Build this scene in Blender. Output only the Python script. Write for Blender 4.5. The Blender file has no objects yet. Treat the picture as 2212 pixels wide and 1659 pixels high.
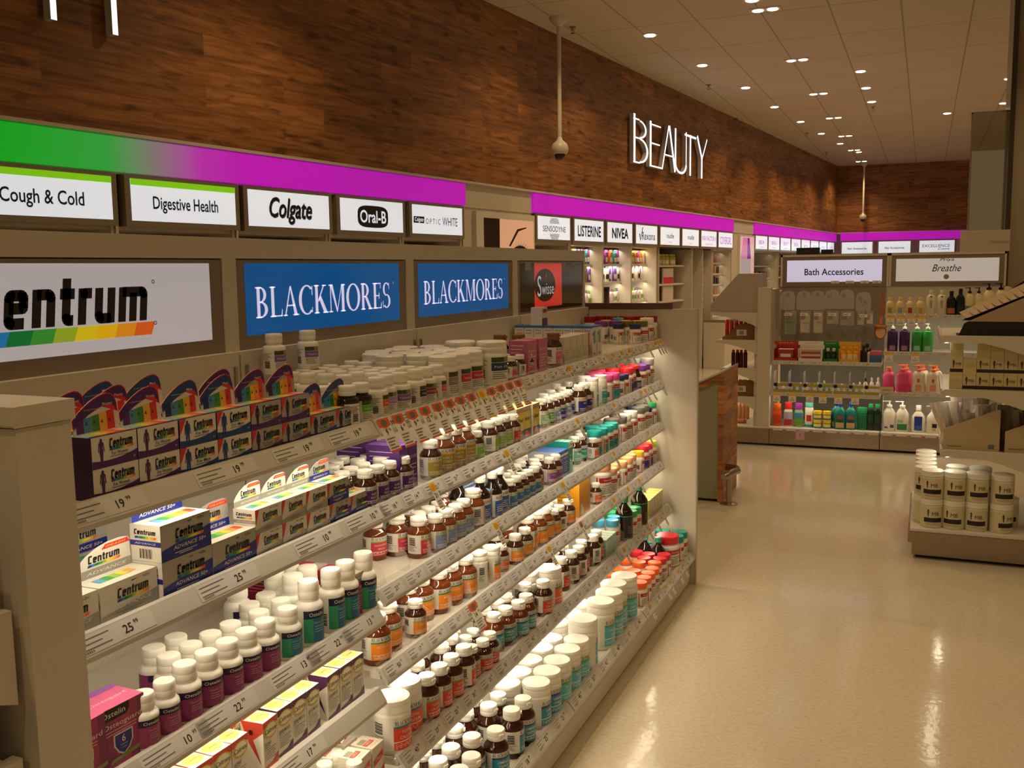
import bpy, bmesh, math, random
from mathutils import Matrix, Vector
random.seed(7)
SC = bpy.context.scene
COL = SC.collection
# ---------------------------------------------------------------- camera, world, exposure
cam_d = bpy.data.cameras.new('camera'); cam_d.sensor_width = 36.0; cam_d.lens = 2100.0/2212*36
cam_d.clip_start = .05; cam_d.clip_end = 100
cam = bpy.data.objects.new('camera', cam_d); COL.objects.link(cam)
RT = Vector((0.9210671, 0.3891706, -0.0134775)); DN = Vector((0.0333837, -0.1133993, -0.9929885)); FW = Vector((-0.3879703, 0.9141591, -0.1174403))
M = Matrix((RT, -DN, -FW)).transposed().to_4x4(); M.translation = Vector((0, 0, 1.62))
cam.matrix_world = M
SC.camera = cam
SC.view_settings.view_transform = 'Standard'; SC.view_settings.look = 'None'; SC.view_settings.gamma = 1.0
SC.view_settings.exposure = 0.0; SC.view_settings.use_curve_mapping = False
W = bpy.data.worlds.new('store_air'); SC.world = W; W.use_nodes = True
W.node_tree.nodes['Background'].inputs[0].default_value = (1.0, .70, .36, 1)
W.node_tree.nodes['Background'].inputs[1].default_value = 0.17
WARM = (1.0, .70, .36); LEDC = (1.0, .86, .62)
DOWN_W = 48.0; LED_W = 1.05; SIGN = .60; HEAD_SIGN = .25; BAND = .62
# ---------------------------------------------------------------- materials
def s2l(c):
    return tuple((x/12.92 if x <= .04045 else ((x+.055)/1.055)**2.4) for x in [v/255 for v in c])
MATS = {}
def mat(name, rgb, rough=.5, metal=0.0, emit=0.0, spec=.5, alpha=1.0, trans=0.0, coat=0.0):
    if name in MATS: return MATS[name]
    m = bpy.data.materials.new(name); m.use_nodes = True
    b = m.node_tree.nodes['Principled BSDF']
    b.inputs['Base Color'].default_value = (*rgb, 1); b.inputs['Roughness'].default_value = rough
    b.inputs['Metallic'].default_value = metal; b.inputs['Specular IOR Level'].default_value = spec
    if emit: b.inputs['Emission Color'].default_value = (*rgb, 1); b.inputs['Emission Strength'].default_value = emit
    if alpha < 1: b.inputs['Alpha'].default_value = alpha
    if trans: b.inputs['Transmission Weight'].default_value = trans
    if coat: b.inputs['Coat Weight'].default_value = coat; b.inputs['Coat Roughness'].default_value = .05
    m.diffuse_color = (*rgb, 1)
    MATS[name] = m
    return m
def C(hexs, rough=.45, **k):     # a printed / plastic colour by hex
    return mat('paint_'+hexs+('' if rough == .45 else '_%d' % int(rough*100)), s2l([int(hexs[i:i+2], 16) for i in (0, 2, 4)]), rough, **k)
def nodes_of(m):
    return m.node_tree.nodes, m.node_tree.links, m.node_tree.nodes['Principled BSDF']
def ramp(nt, stops):
    r = nt.nodes.new('ShaderNodeValToRGB'); e = r.color_ramp.elements
    while len(e) < len(stops): e.new(.5)
    for i, (p, c) in enumerate(stops): e[i].position = p; e[i].color = (*c, 1)
    return r
def wood_mat(name, base=1.0):
    m = mat(name, (.2, .09, .03), .48); n, l, b = nodes_of(m)
    tc = n.new('ShaderNodeTexCoord'); sp = n.new('ShaderNodeSeparateXYZ'); l.new(tc.outputs['Object'], sp.inputs[0])
    cm = n.new('ShaderNodeCombineXYZ'); l.new(sp.outputs['Y'], cm.inputs['X']); l.new(sp.outputs['Z'], cm.inputs['Y'])
    br = n.new('ShaderNodeTexBrick'); br.offset = .37; br.inputs['Scale'].default_value = 1.0
    br.inputs['Brick Width'].default_value = 1.15; br.inputs['Row Height'].default_value = .155; br.inputs['Mortar Size'].default_value = .0022
    br.inputs['Color1'].default_value = (0, 0, 0, 1); br.inputs['Color2'].default_value = (1, 1, 1, 1); br.inputs['Mortar'].default_value = (.3, .3, .3, 1); br.inputs['Bias'].default_value = 0
    l.new(cm.outputs[0], br.inputs['Vector'])
    mp = n.new('ShaderNodeMapping'); mp.inputs['Scale'].default_value = (1.3, 14, 1); l.new(cm.outputs[0], mp.inputs[0])
    ad = n.new('ShaderNodeVectorMath'); ad.operation = 'ADD'; l.new(mp.outputs[0], ad.inputs[0])
    sc = n.new('ShaderNodeVectorMath'); sc.operation = 'SCALE'; sc.inputs['Scale'].default_value = 7.0; l.new(br.outputs['Color'], sc.inputs[0]); l.new(sc.outputs[0], ad.inputs[1])
    nz = n.new('ShaderNodeTexNoise'); nz.inputs['Scale'].default_value = 2.2; nz.inputs['Detail'].default_value = 7; nz.inputs['Distortion'].default_value = .6; l.new(ad.outputs[0], nz.inputs['Vector'])
    mk = n.new('ShaderNodeMapping'); mk.inputs['Scale'].default_value = (1.6, 5, 1); l.new(cm.outputs[0], mk.inputs[0])
    kn = n.new('ShaderNodeTexNoise'); kn.inputs['Scale'].default_value = 2.4; kn.inputs['Detail'].default_value = 3; l.new(mk.outputs[0], kn.inputs['Vector'])
    r1 = ramp(m.node_tree, [(.3, (.115*base, .041*base, .011*base)), (.5, (.215*base, .085*base, .025*base)), (.72, (.31*base, .135*base, .045*base))]); l.new(nz.outputs['Fac'], r1.inputs[0])
    r2 = ramp(m.node_tree, [(.28, (.38, .34, .3)), (.42, (1, 1, 1)), (1, (1, 1, 1))]); l.new(kn.outputs['Fac'], r2.inputs[0])
    mx = n.new('ShaderNodeMixRGB'); mx.blend_type = 'MULTIPLY'; mx.inputs[0].default_value = 1; l.new(r1.outputs[0], mx.inputs[1]); l.new(r2.outputs[0], mx.inputs[2])
    rb = ramp(m.node_tree, [(0, (.72, .7, .68)), (1, (1.2, 1.2, 1.2))]); l.new(br.outputs['Color'], rb.inputs[0])
    m2 = n.new('ShaderNodeMixRGB'); m2.blend_type = 'MULTIPLY'; m2.inputs[0].default_value = 1; l.new(mx.outputs[0], m2.inputs[1]); l.new(rb.outputs[0], m2.inputs[2])
    l.new(m2.outputs[0], b.inputs['Base Color'])
    return m
def floor_mat():
    m = mat('polished_vinyl', (.5, .42, .3), .12, spec=.5); n, l, b = nodes_of(m)
    tc = n.new('ShaderNodeTexCoord')
    f = n.new('ShaderNodeTexVoronoi'); f.inputs['Scale'].default_value = 26; l.new(tc.outputs['Object'], f.inputs['Vector'])
    gate = n.new('ShaderNodeTexNoise'); gate.inputs['Scale'].default_value = 9; gate.inputs['Detail'].default_value = 2; l.new(tc.outputs['Object'], gate.inputs['Vector'])
    r = ramp(m.node_tree, [(.0, (.30, .24, .17)), (.055, (.30, .24, .17)), (.085, (1, 1, 1)), (1, (1, 1, 1))]); l.new(f.outputs['Distance'], r.inputs[0])
    n2 = n.new('ShaderNodeTexNoise'); n2.inputs['Scale'].default_value = 60; n2.inputs['Detail'].default_value = 3; l.new(tc.outputs['Object'], n2.inputs['Vector'])
    r2 = ramp(m.node_tree, [(.3, (.53, .46, .35)), (.7, (.62, .55, .44))]); l.new(n2.outputs['Fac'], r2.inputs[0])
    r3 = ramp(m.node_tree, [(.5, (0, 0, 0)), (.62, (.8, .8, .8))]); l.new(gate.outputs['Fac'], r3.inputs[0])
    mx = n.new('ShaderNodeMixRGB'); mx.blend_type = 'MULTIPLY'; l.new(r3.outputs[0], mx.inputs[0]); l.new(r2.outputs[0], mx.inputs[1]); l.new(r.outputs[0], mx.inputs[2])
    l.new(mx.outputs[0], b.inputs['Base Color'])
    w = n.new('ShaderNodeTexNoise'); w.inputs['Scale'].default_value = 34; w.inputs['Detail'].default_value = 2; l.new(tc.outputs['Object'], w.inputs['Vector'])
    w2 = n.new('ShaderNodeTexNoise'); w2.inputs['Scale'].default_value = 2.5; w2.inputs['Detail'].default_value = 2; l.new(tc.outputs['Object'], w2.inputs['Vector'])
    ma = n.new('ShaderNodeMath'); ma.operation = 'MULTIPLY_ADD'; ma.inputs[1].default_value = 3.0; l.new(w2.outputs['Fac'], ma.inputs[0]); l.new(w.outputs['Fac'], ma.inputs[2])
    bp = n.new('ShaderNodeBump'); bp.inputs['Strength'].default_value = .05; bp.inputs['Distance'].default_value = .01; l.new(ma.outputs[0], bp.inputs['Height']); l.new(bp.outputs[0], b.inputs['Normal'])
    return m
def ceiling_mat():
    m = mat('ceiling_tiles', (.62, .56, .46), .85); n, l, b = nodes_of(m)
    tc = n.new('ShaderNodeTexCoord'); mp = n.new('ShaderNodeMapping'); mp.inputs['Rotation'].default_value = (0, 0, 0); mp.inputs['Location'].default_value = (.3, .1, 0); l.new(tc.outputs['Object'], mp.inputs[0])
    br = n.new('ShaderNodeTexBrick'); br.offset = 0; br.inputs['Scale'].default_value = 1; br.inputs['Brick Width'].default_value = .64; br.inputs['Row Height'].default_value = 1.28; br.inputs['Mortar Size'].default_value = .009
    br.inputs['Color1'].default_value = (.60, .53, .42, 1); br.inputs['Color2'].default_value = (.57, .50, .40, 1); br.inputs['Mortar'].default_value = (.36, .30, .23, 1)
    l.new(mp.outputs[0], br.inputs['Vector']); l.new(br.outputs['Color'], b.inputs['Base Color'])
    return m
def steel_mat(name='brushed_steel', rgb=(.42, .36, .30), rough=.28):
    m = mat(name, rgb, rough, 1.0); n, l, b = nodes_of(m)
    tc = n.new('ShaderNodeTexCoord'); mp = n.new('ShaderNodeMapping'); mp.inputs['Scale'].default_value = (1, 1, 90); l.new(tc.outputs['Object'], mp.inputs[0])
    nz = n.new('ShaderNodeTexNoise'); nz.inputs['Scale'].default_value = 4; l.new(mp.outputs[0], nz.inputs['Vector'])
    r = ramp(m.node_tree, [(.3, (rough*.75,)*3), (.7, (rough*1.3,)*3)]); l.new(nz.outputs['Fac'], r.inputs[0]); l.new(r.outputs[0], b.inputs['Roughness'])
    return m
CREAM = mat('cream_laminate', (.60, .54, .45), .38)
CREAM2 = mat('cream_laminate_shelf', (.66, .61, .53), .32)
TAUPE = mat('taupe_glass_border', (.235, .185, .135), .12)
STEEL = steel_mat()
WHITE = mat('white_plastic', (.80, .77, .70), .35)
PAPER = mat('paper_white', (.78, .75, .68), .6)
RAILM = mat('grey_price_rail', (.56, .53, .49), .28)
TICKET = mat('ticket_paper', (.62, .60, .58), .5)
INK = mat('black_ink', (.012, .010, .009), .5)
GREYINK = mat('grey_ink', (.16, .15, .14), .5)
AMBER = mat('amber_glass', (.045, .0085, .003), .08, coat=.4)
AMBERO = mat('amber_glass_filled', (.14, .03, .006), .08, coat=.4)
DARKG = mat('dark_brown_glass', (.012, .004, .003), .06, coat=.4)
CLEAR = mat('clear_acrylic', (.9, .9, .9), .05, alpha=.13)
MIRROR = mat('mirror_glass', (.62, .58, .48), .015, 1.0)
GLOWW = mat('white_letter_light', (.92, .93, 1.0), .4, emit=1.7)
LAMP = mat('lamp_lens', (1.0, .90, .68), .4, emit=7.0)
LEDS = mat('led_strip', (1.0, .9, .7), .4, emit=2.0)
def lit(name, rgb, k): return mat(name, rgb, .12, emit=k)
SIGNW = lit('lit_sign_white', (.80, .88, 1.0), SIGN)
HEADW = lit('lit_header_white', (.70, .69, .78), HEAD_SIGN*1.25)
# ---------------------------------------------------------------- mesh builder
_TXT = {}
def text_polys(s, bold=0.0, shear=0.0, res=3, spacing=1.0):
    key = (s, bold, shear, res, spacing)
    if key in _TXT: return _TXT[key]
    cu = bpy.data.curves.new('lettering', 'FONT'); cu.body = s; cu.size = 1.0; cu.offset = bold; cu.shear = shear; cu.resolution_u = res; cu.space_character = spacing
    ob = bpy.data.objects.new('lettering', cu); COL.objects.link(ob)
    dg = bpy.context.evaluated_depsgraph_get(); me = bpy.data.meshes.new_from_object(ob.evaluated_get(dg))
    vs = [(v.co.x, v.co.y) for v in me.vertices]; fs = [tuple(p.vertices) for p in me.polygons]
    bpy.data.objects.remove(ob); bpy.data.curves.remove(cu); bpy.data.meshes.remove(me)
    x0 = min([v[0] for v in vs] or [0]); x1 = max([v[0] for v in vs] or [1])
    y0 = min([v[1] for v in vs] or [0]); y1 = max([v[1] for v in vs] or [1])
    _TXT[key] = (vs, fs, x0, x1, y0, y1)
    return _TXT[key]
class MB:
    def __init__(s): s.v = []; s.f = []; s.m = []; s.mats = []; s.sm = []
    def mi(s, m):
        if m not in s.mats: s.mats.append(m)
        return s.mats.index(m)
    def add(s, vs, fs, m, smooth=False):
        o = len(s.v); s.v += [tuple(v) for v in vs]; k = s.mi(m)
        for f in fs: s.f.append(tuple(i+o for i in f)); s.m.append(k); s.sm.append(smooth)
        return s
    def poly(s, pts, m): return s.add(pts, [tuple(range(len(pts)))], m)
    def box(s, x0, x1, y0, y1, z0, z1, m, mtop=None, mfront=None):
        vs = [(x, y, z) for z in (z0, z1) for y in (y0, y1) for x in (x0, x1)]
        s.add(vs, [(0, 2, 3, 1), (0, 1, 5, 4), (2, 6, 7, 3), (0, 4, 6, 2)], m)
        s.add(vs, [(4, 5, 7, 6)], mtop or m); s.add(vs, [(1, 3, 7, 5)], mfront or m)
        return s
    def lathe(s, prof, m, seg=24, c=(0, 0, 0), sx=1.0, sy=1.0, cap=True):
        vs = []; n = len(prof)
        for r, z in prof:
            for i in range(seg):
                a = 2*math.pi*i/seg; vs.append((c[0]+sx*r*math.cos(a), c[1]+sy*r*math.sin(a), c[2]+z))
        fs = [(j*seg+i, j*seg+(i+1) % seg, (j+1)*seg+(i+1) % seg, (j+1)*seg+i) for j in range(n-1) for i in range(seg)]
        if cap:
            if prof[0][0] > 1e-4: fs.append(tuple(reversed(range(seg))))
            if prof[-1][0] > 1e-4: fs.append(tuple((n-1)*seg+i for i in range(seg)))
        return s.add(vs, fs, m, True)
    def patch(s, r, z0, z1, a0, a1, m, seg=14, e=.0004, sx=1.0):
        vs = []
        for i in range(seg+1):
            a = math.radians(a0+(a1-a0)*i/seg)
            for z in (z0, z1): vs.append((sx*(r+e)*math.cos(a), (r+e)*math.sin(a), z))
        return s.add(vs, [(2*i, 2*i+2, 2*i+3, 2*i+1) for i in range(seg)], m, True)
    def tube(s, pts, r, m, seg=10, caps=True):
        vs = []; P = [Vector(p) for p in pts]; up = None
        for k, p in enumerate(P):
            d = (P[min(k+1, len(P)-1)]-P[max(k-1, 0)]).normalized()
            if up is None or abs(d.dot(up)) > .98:
                up = Vector((0, 0, 1)) if abs(d.z) < .9 else Vector((1, 0, 0))
            a = d.cross(up).normalized(); b = d.cross(a).normalized(); up = b*-1 if abs(d.dot(b)) < .1 else up
            rr = r[k] if isinstance(r, (list, tuple)) else r
            for i in range(seg):
                t = 2*math.pi*i/seg; vs.append(p+a*(rr*math.cos(t))+b*(rr*math.sin(t)))
        fs = [(j*seg+i, j*seg+(i+1) % seg, (j+1)*seg+(i+1) % seg, (j+1)*seg+i) for j in range(len(P)-1) for i in range(seg)]
        if caps: fs += [tuple(range(seg)), tuple((len(P)-1)*seg+i for i in range(seg))]
        return s.add(vs, fs, m, True)
    def ext(s, pts, fn, t, m, mside=None):     # 2-D outline pts mapped by fn(u,v,w), thickness t
        n = len(pts); vs = [fn(u, v, 0) for u, v in pts]+[fn(u, v, -t) for u, v in pts]
        s.add(vs, [tuple(range(n))], m); s.add(vs, [tuple(reversed(range(n, 2*n)))]+[(i, i+n, (i+1) % n+n, (i+1) % n) for i in range(n)], mside or m)
        return s
    def text(s, t, fn, size, m, cx=0, cy=0, bold=0.0, shear=0.0, align='c', width=None, res=3, glyphs=None, spacing=1.0):
        # fn(u,v) -> 3-D; (cx,cy) the text's centre (or left edge) and vertical centre
        vs, fs, x0, x1, y0, y1 = glyphs(t) if glyphs else text_polys(t, bold, shear, res, spacing)
        k = size; kx = k
        if width: kx = width/max(x1-x0, 1e-6)
        if size is None: k = kx
        ox = cx-(x0+x1)/2*kx if align == 'c' else cx-x0*kx
        oy = cy-(y0+y1)/2*k
        s.add([fn(ox+x*kx, oy+y*k) for x, y in vs], fs, m)
        return s
    def build(s, name, parent=None, loc=(0, 0, 0), rz=0.0, sharp=38, bevel=0):
        me = bpy.data.meshes.new(name); me.from_pydata(s.v, [], s.f)
        for m in s.mats: me.materials.append(m)
        if not s.mats: me.materials.append(WHITE)
        me.polygons.foreach_set('material_index', s.m); me.polygons.foreach_set('use_smooth', s.sm)
        me.update()
        if any(s.sm): me.set_sharp_from_angle(angle=math.radians(sharp))
        o = bpy.data.objects.new(name, me); COL.objects.link(o)
        o.location = loc; o.rotation_euler = (0, 0, rz)
        if parent: o.parent = parent
        if bevel:
            bv = o.modifiers.new('edge', 'BEVEL'); bv.width = bevel; bv.segments = 2; bv.limit_method = 'ANGLE'
        return o
def front(x, y0, z0): return lambda u, v, w=0: (x+w, y0+u, z0+v)          # a face seen from +X
def near(y, x0, z0): return lambda u, v, w=0: (x0+u, y-w, z0+v)           # a face seen from -Y
def cyl(r, z0, a=0.0): return lambda u, v, w=0: ((r+w)*math.cos(a+u/r), (r+w)*math.sin(a+u/r), z0+v)
def tag(o, label, cat, group=None, kind=None):
    if label: o['label'] = label
    if cat: o['category'] = cat
    if group: o['group'] = group
    if kind: o['kind'] = kind
    return o
def thing(name, label, cat, loc=(0, 0, 0), rz=0.0, group=None):
    o = bpy.data.objects.new(name, None); COL.objects.link(o); o.empty_display_size = .05
    o.location = loc; o.rotation_euler = (0, 0, rz)
    return tag(o, label, cat, group)
def struct(o): o['kind'] = 'structure'; return o
def dup(root, loc, rz=None, label=None, group=None):
    r = root.copy(); COL.objects.link(r); r.location = loc
    if rz is not None: r.rotation_euler = (0, 0, rz)
    if label: r['label'] = label
    if group: r['group'] = group
    for ch in list(root.children):
        c = ch.copy(); COL.objects.link(c); c.parent = r
        for g in list(ch.children):
            d = g.copy(); COL.objects.link(d); d.parent = c
    return r
ORD = 'zeroth first second third fourth fifth sixth seventh eighth ninth tenth eleventh twelfth thirteenth fourteenth fifteenth sixteenth seventeenth eighteenth nineteenth twentieth twenty-first twenty-second twenty-third twenty-fourth twenty-fifth twenty-sixth twenty-seventh twenty-eighth twenty-ninth thirtieth'.split()
# ---------------------------------------------------------------- drawn letters: a serif face and a heavy squared italic
def arc(cx, cy, ro, ri, a0, a1, n=9):       # ring piece between two ellipses
    P = []
    for i in range(n+1):
        a = math.radians(a0+(a1-a0)*i/n); P.append(((cx+ro[0]*math.cos(a), cy+ro[1]*math.sin(a)), (cx+ri[0]*math.cos(a), cy+ri[1]*math.sin(a))))
    return [[P[i][0], P[i+1][0], P[i+1][1], P[i][1]] for i in range(n)]
def R(x0, y0, x1, y1): return [(x0, y0), (x1, y0), (x1, y1), (x0, y1)]
def serif_glyph(ch):
    SW, TH, SF = .15, .055, .045
    def stem(x, w=SW, b=True, t=True):
        q = [R(x, 0, x+w, 1)]
        if b: q.append(R(x-.07, 0, x+w+.07, SF))
        if t: q.append(R(x-.07, 1-SF, x+w+.07, 1))
        return q
    if ch == 'B': return stem(.07)+arc(.24, .745, (.30, .255), (.16, .21), -90, 90)+arc(.24, .265, (.36, .265), (.21, .22), -90, 90)+[R(.2, 0, .26, SF), R(.2, .955, .26, 1), R(.2, .485, .26, .53)], .68
    if ch == 'L': return stem(.07)+[R(.2, 0, .60, SF), [(.56, 0), (.62, 0), (.64, .24), (.61, .24)]], .66
    if ch == 'A': return [[(.06, 0), (.12, 0), (.39, .9), (.36, 1)], [(.58, 0), (.75, 0), (.42, 1), (.36, 1)], R(.2, .32, .6, .37), R(-.02, 0, .2, SF), R(.5, 0, .83, SF)], .80
    if ch == 'C': return arc(.46, .5, (.46, .52), (.30, .47), 48, 312, 16)+[R(.74, .66, .78, .98), R(.74, .06, .77, .24)], .84
    if ch == 'K': return stem(.07)+[[(.2, .42), (.27, .42), (.62, 1), (.55, 1)], [(.28, .52), (.40, .62), (.78, 0), (.58, 0)], R(.47, .955, .72, 1), R(.50, 0, .84, SF)], .84
    if ch == 'M': return [R(.09, 0, .14, 1), R(.0, 0, .24, SF), R(.0, .955, .2, 1), [(.09, 1), (.25, 1), (.52, .1), (.48, 0)], [(.48, 0), (.52, 0), (.84, 1), (.80, 1)], R(.80, 0, .96, 1), R(.72, 0, 1.03, SF), R(.84, .955, 1.03, 1)], 1.06
    if ch == 'O': return arc(.46, .5, (.46, .52), (.30, .47), 0, 360, 20), .94
    if ch == 'R': return stem(.07)+arc(.24, .735, (.31, .265), (.16, .22), -90, 90)+[R(.2, .955, .26, 1), R(.2, .47, .26, .515), [(.26, .5), (.42, .5), (.74, 0), (.56, 0)], R(.5, 0, .80, SF)], .80
    if ch == 'E': return stem(.07)+[R(.2, 0, .58, SF), R(.2, .955, .56, 1), R(.2, .48, .44, .525), R(.42, .38, .46, .62), [(.54, 0), (.60, 0), (.62, .23), (.59, .23)], R(.53, .78, .56, 1)], .66
    if ch == 'S': return arc(.29, .74, (.25, .27), (.13, .225), 40, 268, 9)+arc(.29, .27, (.29, .28), (.155, .235), -140, 92, 9)+[R(.47, .74, .50, .99), R(.02, .02, .05, .28)], .60
    return [], .4
def serif_text(t):
    key = ('serif', t)
    if key in _TXT: return _TXT[key]
    vs, fs, x = [], [], 0
    for ch in t:
        P, w = serif_glyph(ch)
        for p in P: fs.append(tuple(range(len(vs), len(vs)+len(p)))); vs += [(a+x, b) for a, b in p]
        x += w+.035
    _TXT[key] = (vs, fs, 0, x, 0, 1); return _TXT[key]
def strokes(paths, w, sh=.12):
    vs, fs = [], []
    for pts in paths:
        for (x0, y0), (x1, y1) in zip(pts, pts[1:]):
            L = math.hypot(x1-x0, y1-y0) or 1; dx, dy = (x1-x0)/L, (y1-y0)/L; h = w/2; e = h*.0
            q = [(x0-dy*h, y0+dx*h), (x0+dy*h, y0-dx*h), (x1+dy*h, y1-dx*h), (x1-dy*h, y1+dx*h)]
            fs.append(tuple(range(len(vs), len(vs)+4))); vs += q
        for (x, y) in pts[1:-1]:
            q = [(x+w/2*math.cos(math.pi*(k+.5)/4), y+w/2*math.sin(math.pi*(k+.5)/4)) for k in range(8)]
            fs.append(tuple(range(len(vs), len(vs)+8))); vs += q
    return [(x+y*sh, y) for x, y in vs], fs
HEAVY = {   # letter: (paths on a 0..0.72 x-height grid, advance)
    'C': ([[(.50, .90), (.14, .90), (.10, .86), (.10, .14), (.14, .10), (.46, .10)]], .62),
    'e': ([[(.12, .38), (.44, .38), (.44, .58), (.40, .62), (.16, .62), (.12, .58), (.12, .14), (.16, .10), (.46, .10)]], .62),
    'n': ([[(.12, 0), (.12, .72)], [(.12, .62), (.40, .62), (.45, .57), (.45, 0)]], .64),
    't': ([[(.18, .92), (.18, .14), (.22, .10), (.36, .10)], [(.02, .62), (.38, .62)]], .46),
    'r': ([[(.12, 0), (.12, .72)], [(.12, .58), (.16, .62), (.36, .62)]], .43),
    'u': ([[(.12, .72), (.12, .15), (.17, .10), (.45, .10)], [(.45, .72), (.45, 0)]], .64),
    'm': ([[(.12, 0), (.12, .72)], [(.12, .62), (.68, .62), (.73, .57), (.73, 0)], [(.425, .6), (.425, 0)]], .92)}
def heavy_text(t):
    key = ('heavy', t)
    if key in _TXT: return _TXT[key]
    vs, fs, x = [], [], 0
    for ch in t:
        P, adv = HEAVY[ch]; v, f = strokes([[(a+x, b) for a, b in p] for p in P], .21)
        fs += [tuple(i+len(vs) for i in q) for q in f]; vs += v; x += adv
    _TXT[key] = (vs, fs, 0, x+.05, 0, 1.0); return _TXT[key]
RAINBOW = ['1E3C96', '1F7FC4', '0B7A3B', '3C9A33', '9DBB2B', 'E6D21E', 'F2C313', 'EE9A1C', 'E8641F', 'D23A22']
def rainbow(mb, fn, u0, u1, v0, v1, sk=.0, n=10, emit=None):
    for i in range(n):
        a = u0+(u1-u0)*i/n; b = u0+(u1-u0)*(i+1)/n; c = RAINBOW[int(i*9.99/n)] if n > 1 else RAINBOW[0]
        m = C(c) if emit is None else lit('lit_'+c, s2l([int(c[k:k+2], 16) for k in (0, 2, 4)]), emit)
        mb.poly([fn(a, v0), fn(b, v0), fn(b+sk, v1), fn(a+sk, v1)], m)
# ---------------------------------------------------------------- room shell
WALL_A = math.radians(-5.49)
WN = Vector((math.cos(WALL_A), math.sin(WALL_A), 0)); WD = Vector((-math.sin(WALL_A), math.cos(WALL_A), 0))
WL = -4.65*WN
def wall_pt(off, s, z): return WL+WN*off+WD*s+Vector((0, 0, z))
ZC = 4.095; YB = 26.45
b = MB(); b.box(-9, 9, -5, 27, -.1, 0, floor_mat()); struct(b.build('floor'))
b = MB(); b.box(-9, 9, -5, 27, ZC, ZC+.1, ceiling_mat()); struct(b.build('ceiling'))
WOOD = wood_mat('timber_cladding', 1.28)
b = MB(); b.box(-.25, .0, -6, 26.9, 2.424, ZC, WOOD); b.box(-1.0, -.72, -6, 26.9, 0, 2.424, CREAM); struct(b.build('wall_left', None, WL, WALL_A))
b = MB(); b.box(-.72, .012, -6, 26.3, 2.405, 2.424, CREAM); b.box(-.72, -.02, -6, 26.3, 2.19, 2.405, CREAM); struct(b.build('trim_1', None, WL, WALL_A))
WOODB = wood_mat('timber_cladding_end', 1.28)
b = MB(); b.box(0, .3, -9.0, 2.7, 2.43, ZC, WOODB); b.box(.4, .6, -9, 2.7, 0, 2.43, CREAM); b.box(.0, .4, -9, 2.7, 2.40, 2.43, CREAM)
o = b.build('wall_back', None, (0.0, YB, 0), math.radians(90)); struct(o)
# local frame of the back wall: x -> world y, y -> -world x
def backloc(x, y, z): return (x, y, z)
# ---------------------------------------------------------------- ceiling lights
def downlight_single():
    t = thing('downlight', '', 'ceiling light')
    b = MB(); b.lathe([(.085, .0), (.085, -.006), (.062, -.008), (.060, .0)], CREAM, 20, cap=False); b.build('trim_ring', t)
    b = MB(); b.lathe([(.060, -.012), (.052, -.016), (.0001, -.017)], LAMP, 20); b.build('lamp_lens', t)
    return t
def downlight_twin():
    t = thing('twin_downlight', '', 'ceiling light')
    b = MB(); b.box(-.15, .15, -.075, .075, -.008, 0, CREAM); b.build('trim_frame', t)
    for sx in (-.07, .07):
        b = MB(); b.lathe([(.055, -.009), (.048, -.014), (.0001, -.015)], LAMP, 18, (sx, 0, 0)); b.build('lamp_lens', t)
    return t
def spot(loc, w, parent=None):
    l = bpy.data.lights.new('downlight_beam', 'SPOT'); l.energy = w; l.color = WARM; l.spot_size = math.radians(125); l.spot_blend = .7; l.shadow_soft_size = .06
    o = bpy.data.objects.new('downlight_beam', l); COL.objects.link(o); o.location = loc
SINGLE = [(-2.98, 8.75), (-2.807, 10.53), (-2.628, 12.35), (-2.40, 14.14), (-2.268, 16.03), (-2.08, 17.87), (-1.906, 19.65), (-1.706, 21.45), (-1.45, 23.25)]
TWIN = [(-1.52, 10.01+2.56*i) for i in range(7)]
SOLO = [(-.857, 13.655), (-.859, 14.95), (-.847, 16.24), (.242, 18.07), (.956, 15.13), (1.035, 17.37), (-1.58, 9.60)]
OFF = [(-1.52, 10.01-2.56*i) for i in range(1, 5)]
p1 = downlight_single(); p2 = downlight_twin()
def put_lights(proto, pts, name, desc, grp, w, first=True):
    for i, (x, y) in enumerate(pts):
        lab = desc % ORD[i+1]
        if i == 0 and first: proto.location = (x, y, ZC); proto['label'] = lab; proto['group'] = grp; o = proto
        else: o = dup(proto, (x, y, ZC), None, lab, grp)
        spot((x, y, ZC-.05), w)
put_lights(p1, SINGLE, 'downlight', 'round ceiling downlight, %s one along the timber wall from the camera end', 'downlights along the timber wall', DOWN_W)
put_lights(p2, TWIN, 'twin', 'twin ceiling downlight, %s one along the central line from the camera end', 'twin downlights down the aisle', DOWN_W*1.6)
put_lights(p1, SOLO, 'downlight', 'round ceiling downlight, %s one on the aisle side of the twin lights', 'downlights over the aisle', DOWN_W, False)
for x, y in OFF+[(.9, 8.0), (.9, 4.2), (.9, .6), (2.6, 6), (2.6, 2), (-.9, -2), (-3.1, 5.2), (-3.3, 1.8)]:
    spot((x, y, ZC-.05), DOWN_W*1.25)
for i, (x, y) in enumerate([(-3.441, 9.84), (-2.826, 13.71), (-3.027, 16.95), (-2.149, 19.46), (-2.114, 22.99), (-.851, 16.77)]):
    t = thing('ceiling_sprinkler', 'small ceiling sprinkler head, %s one from the camera end' % ORD[i+1], 'sprinkler', (x, y, ZC), 0, 'ceiling sprinklers')
    b = MB(); b.lathe([(.035, 0), (.035, -.006), (.012, -.01), (.012, -.035), (.0001, -.036)], STEEL, 12); b.build('escutcheon', t)
    b = MB(); b.tube([(-.014, 0, -.03), (-.016, 0, -.05), (0, 0, -.062), (.016, 0, -.05), (.014, 0, -.03)], .003, STEEL, 6); b.lathe([(.0001, -.066), (.022, -.066), (.022, -.063), (.0001, -.063)], STEEL, 12); b.build('deflector', t)
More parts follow.
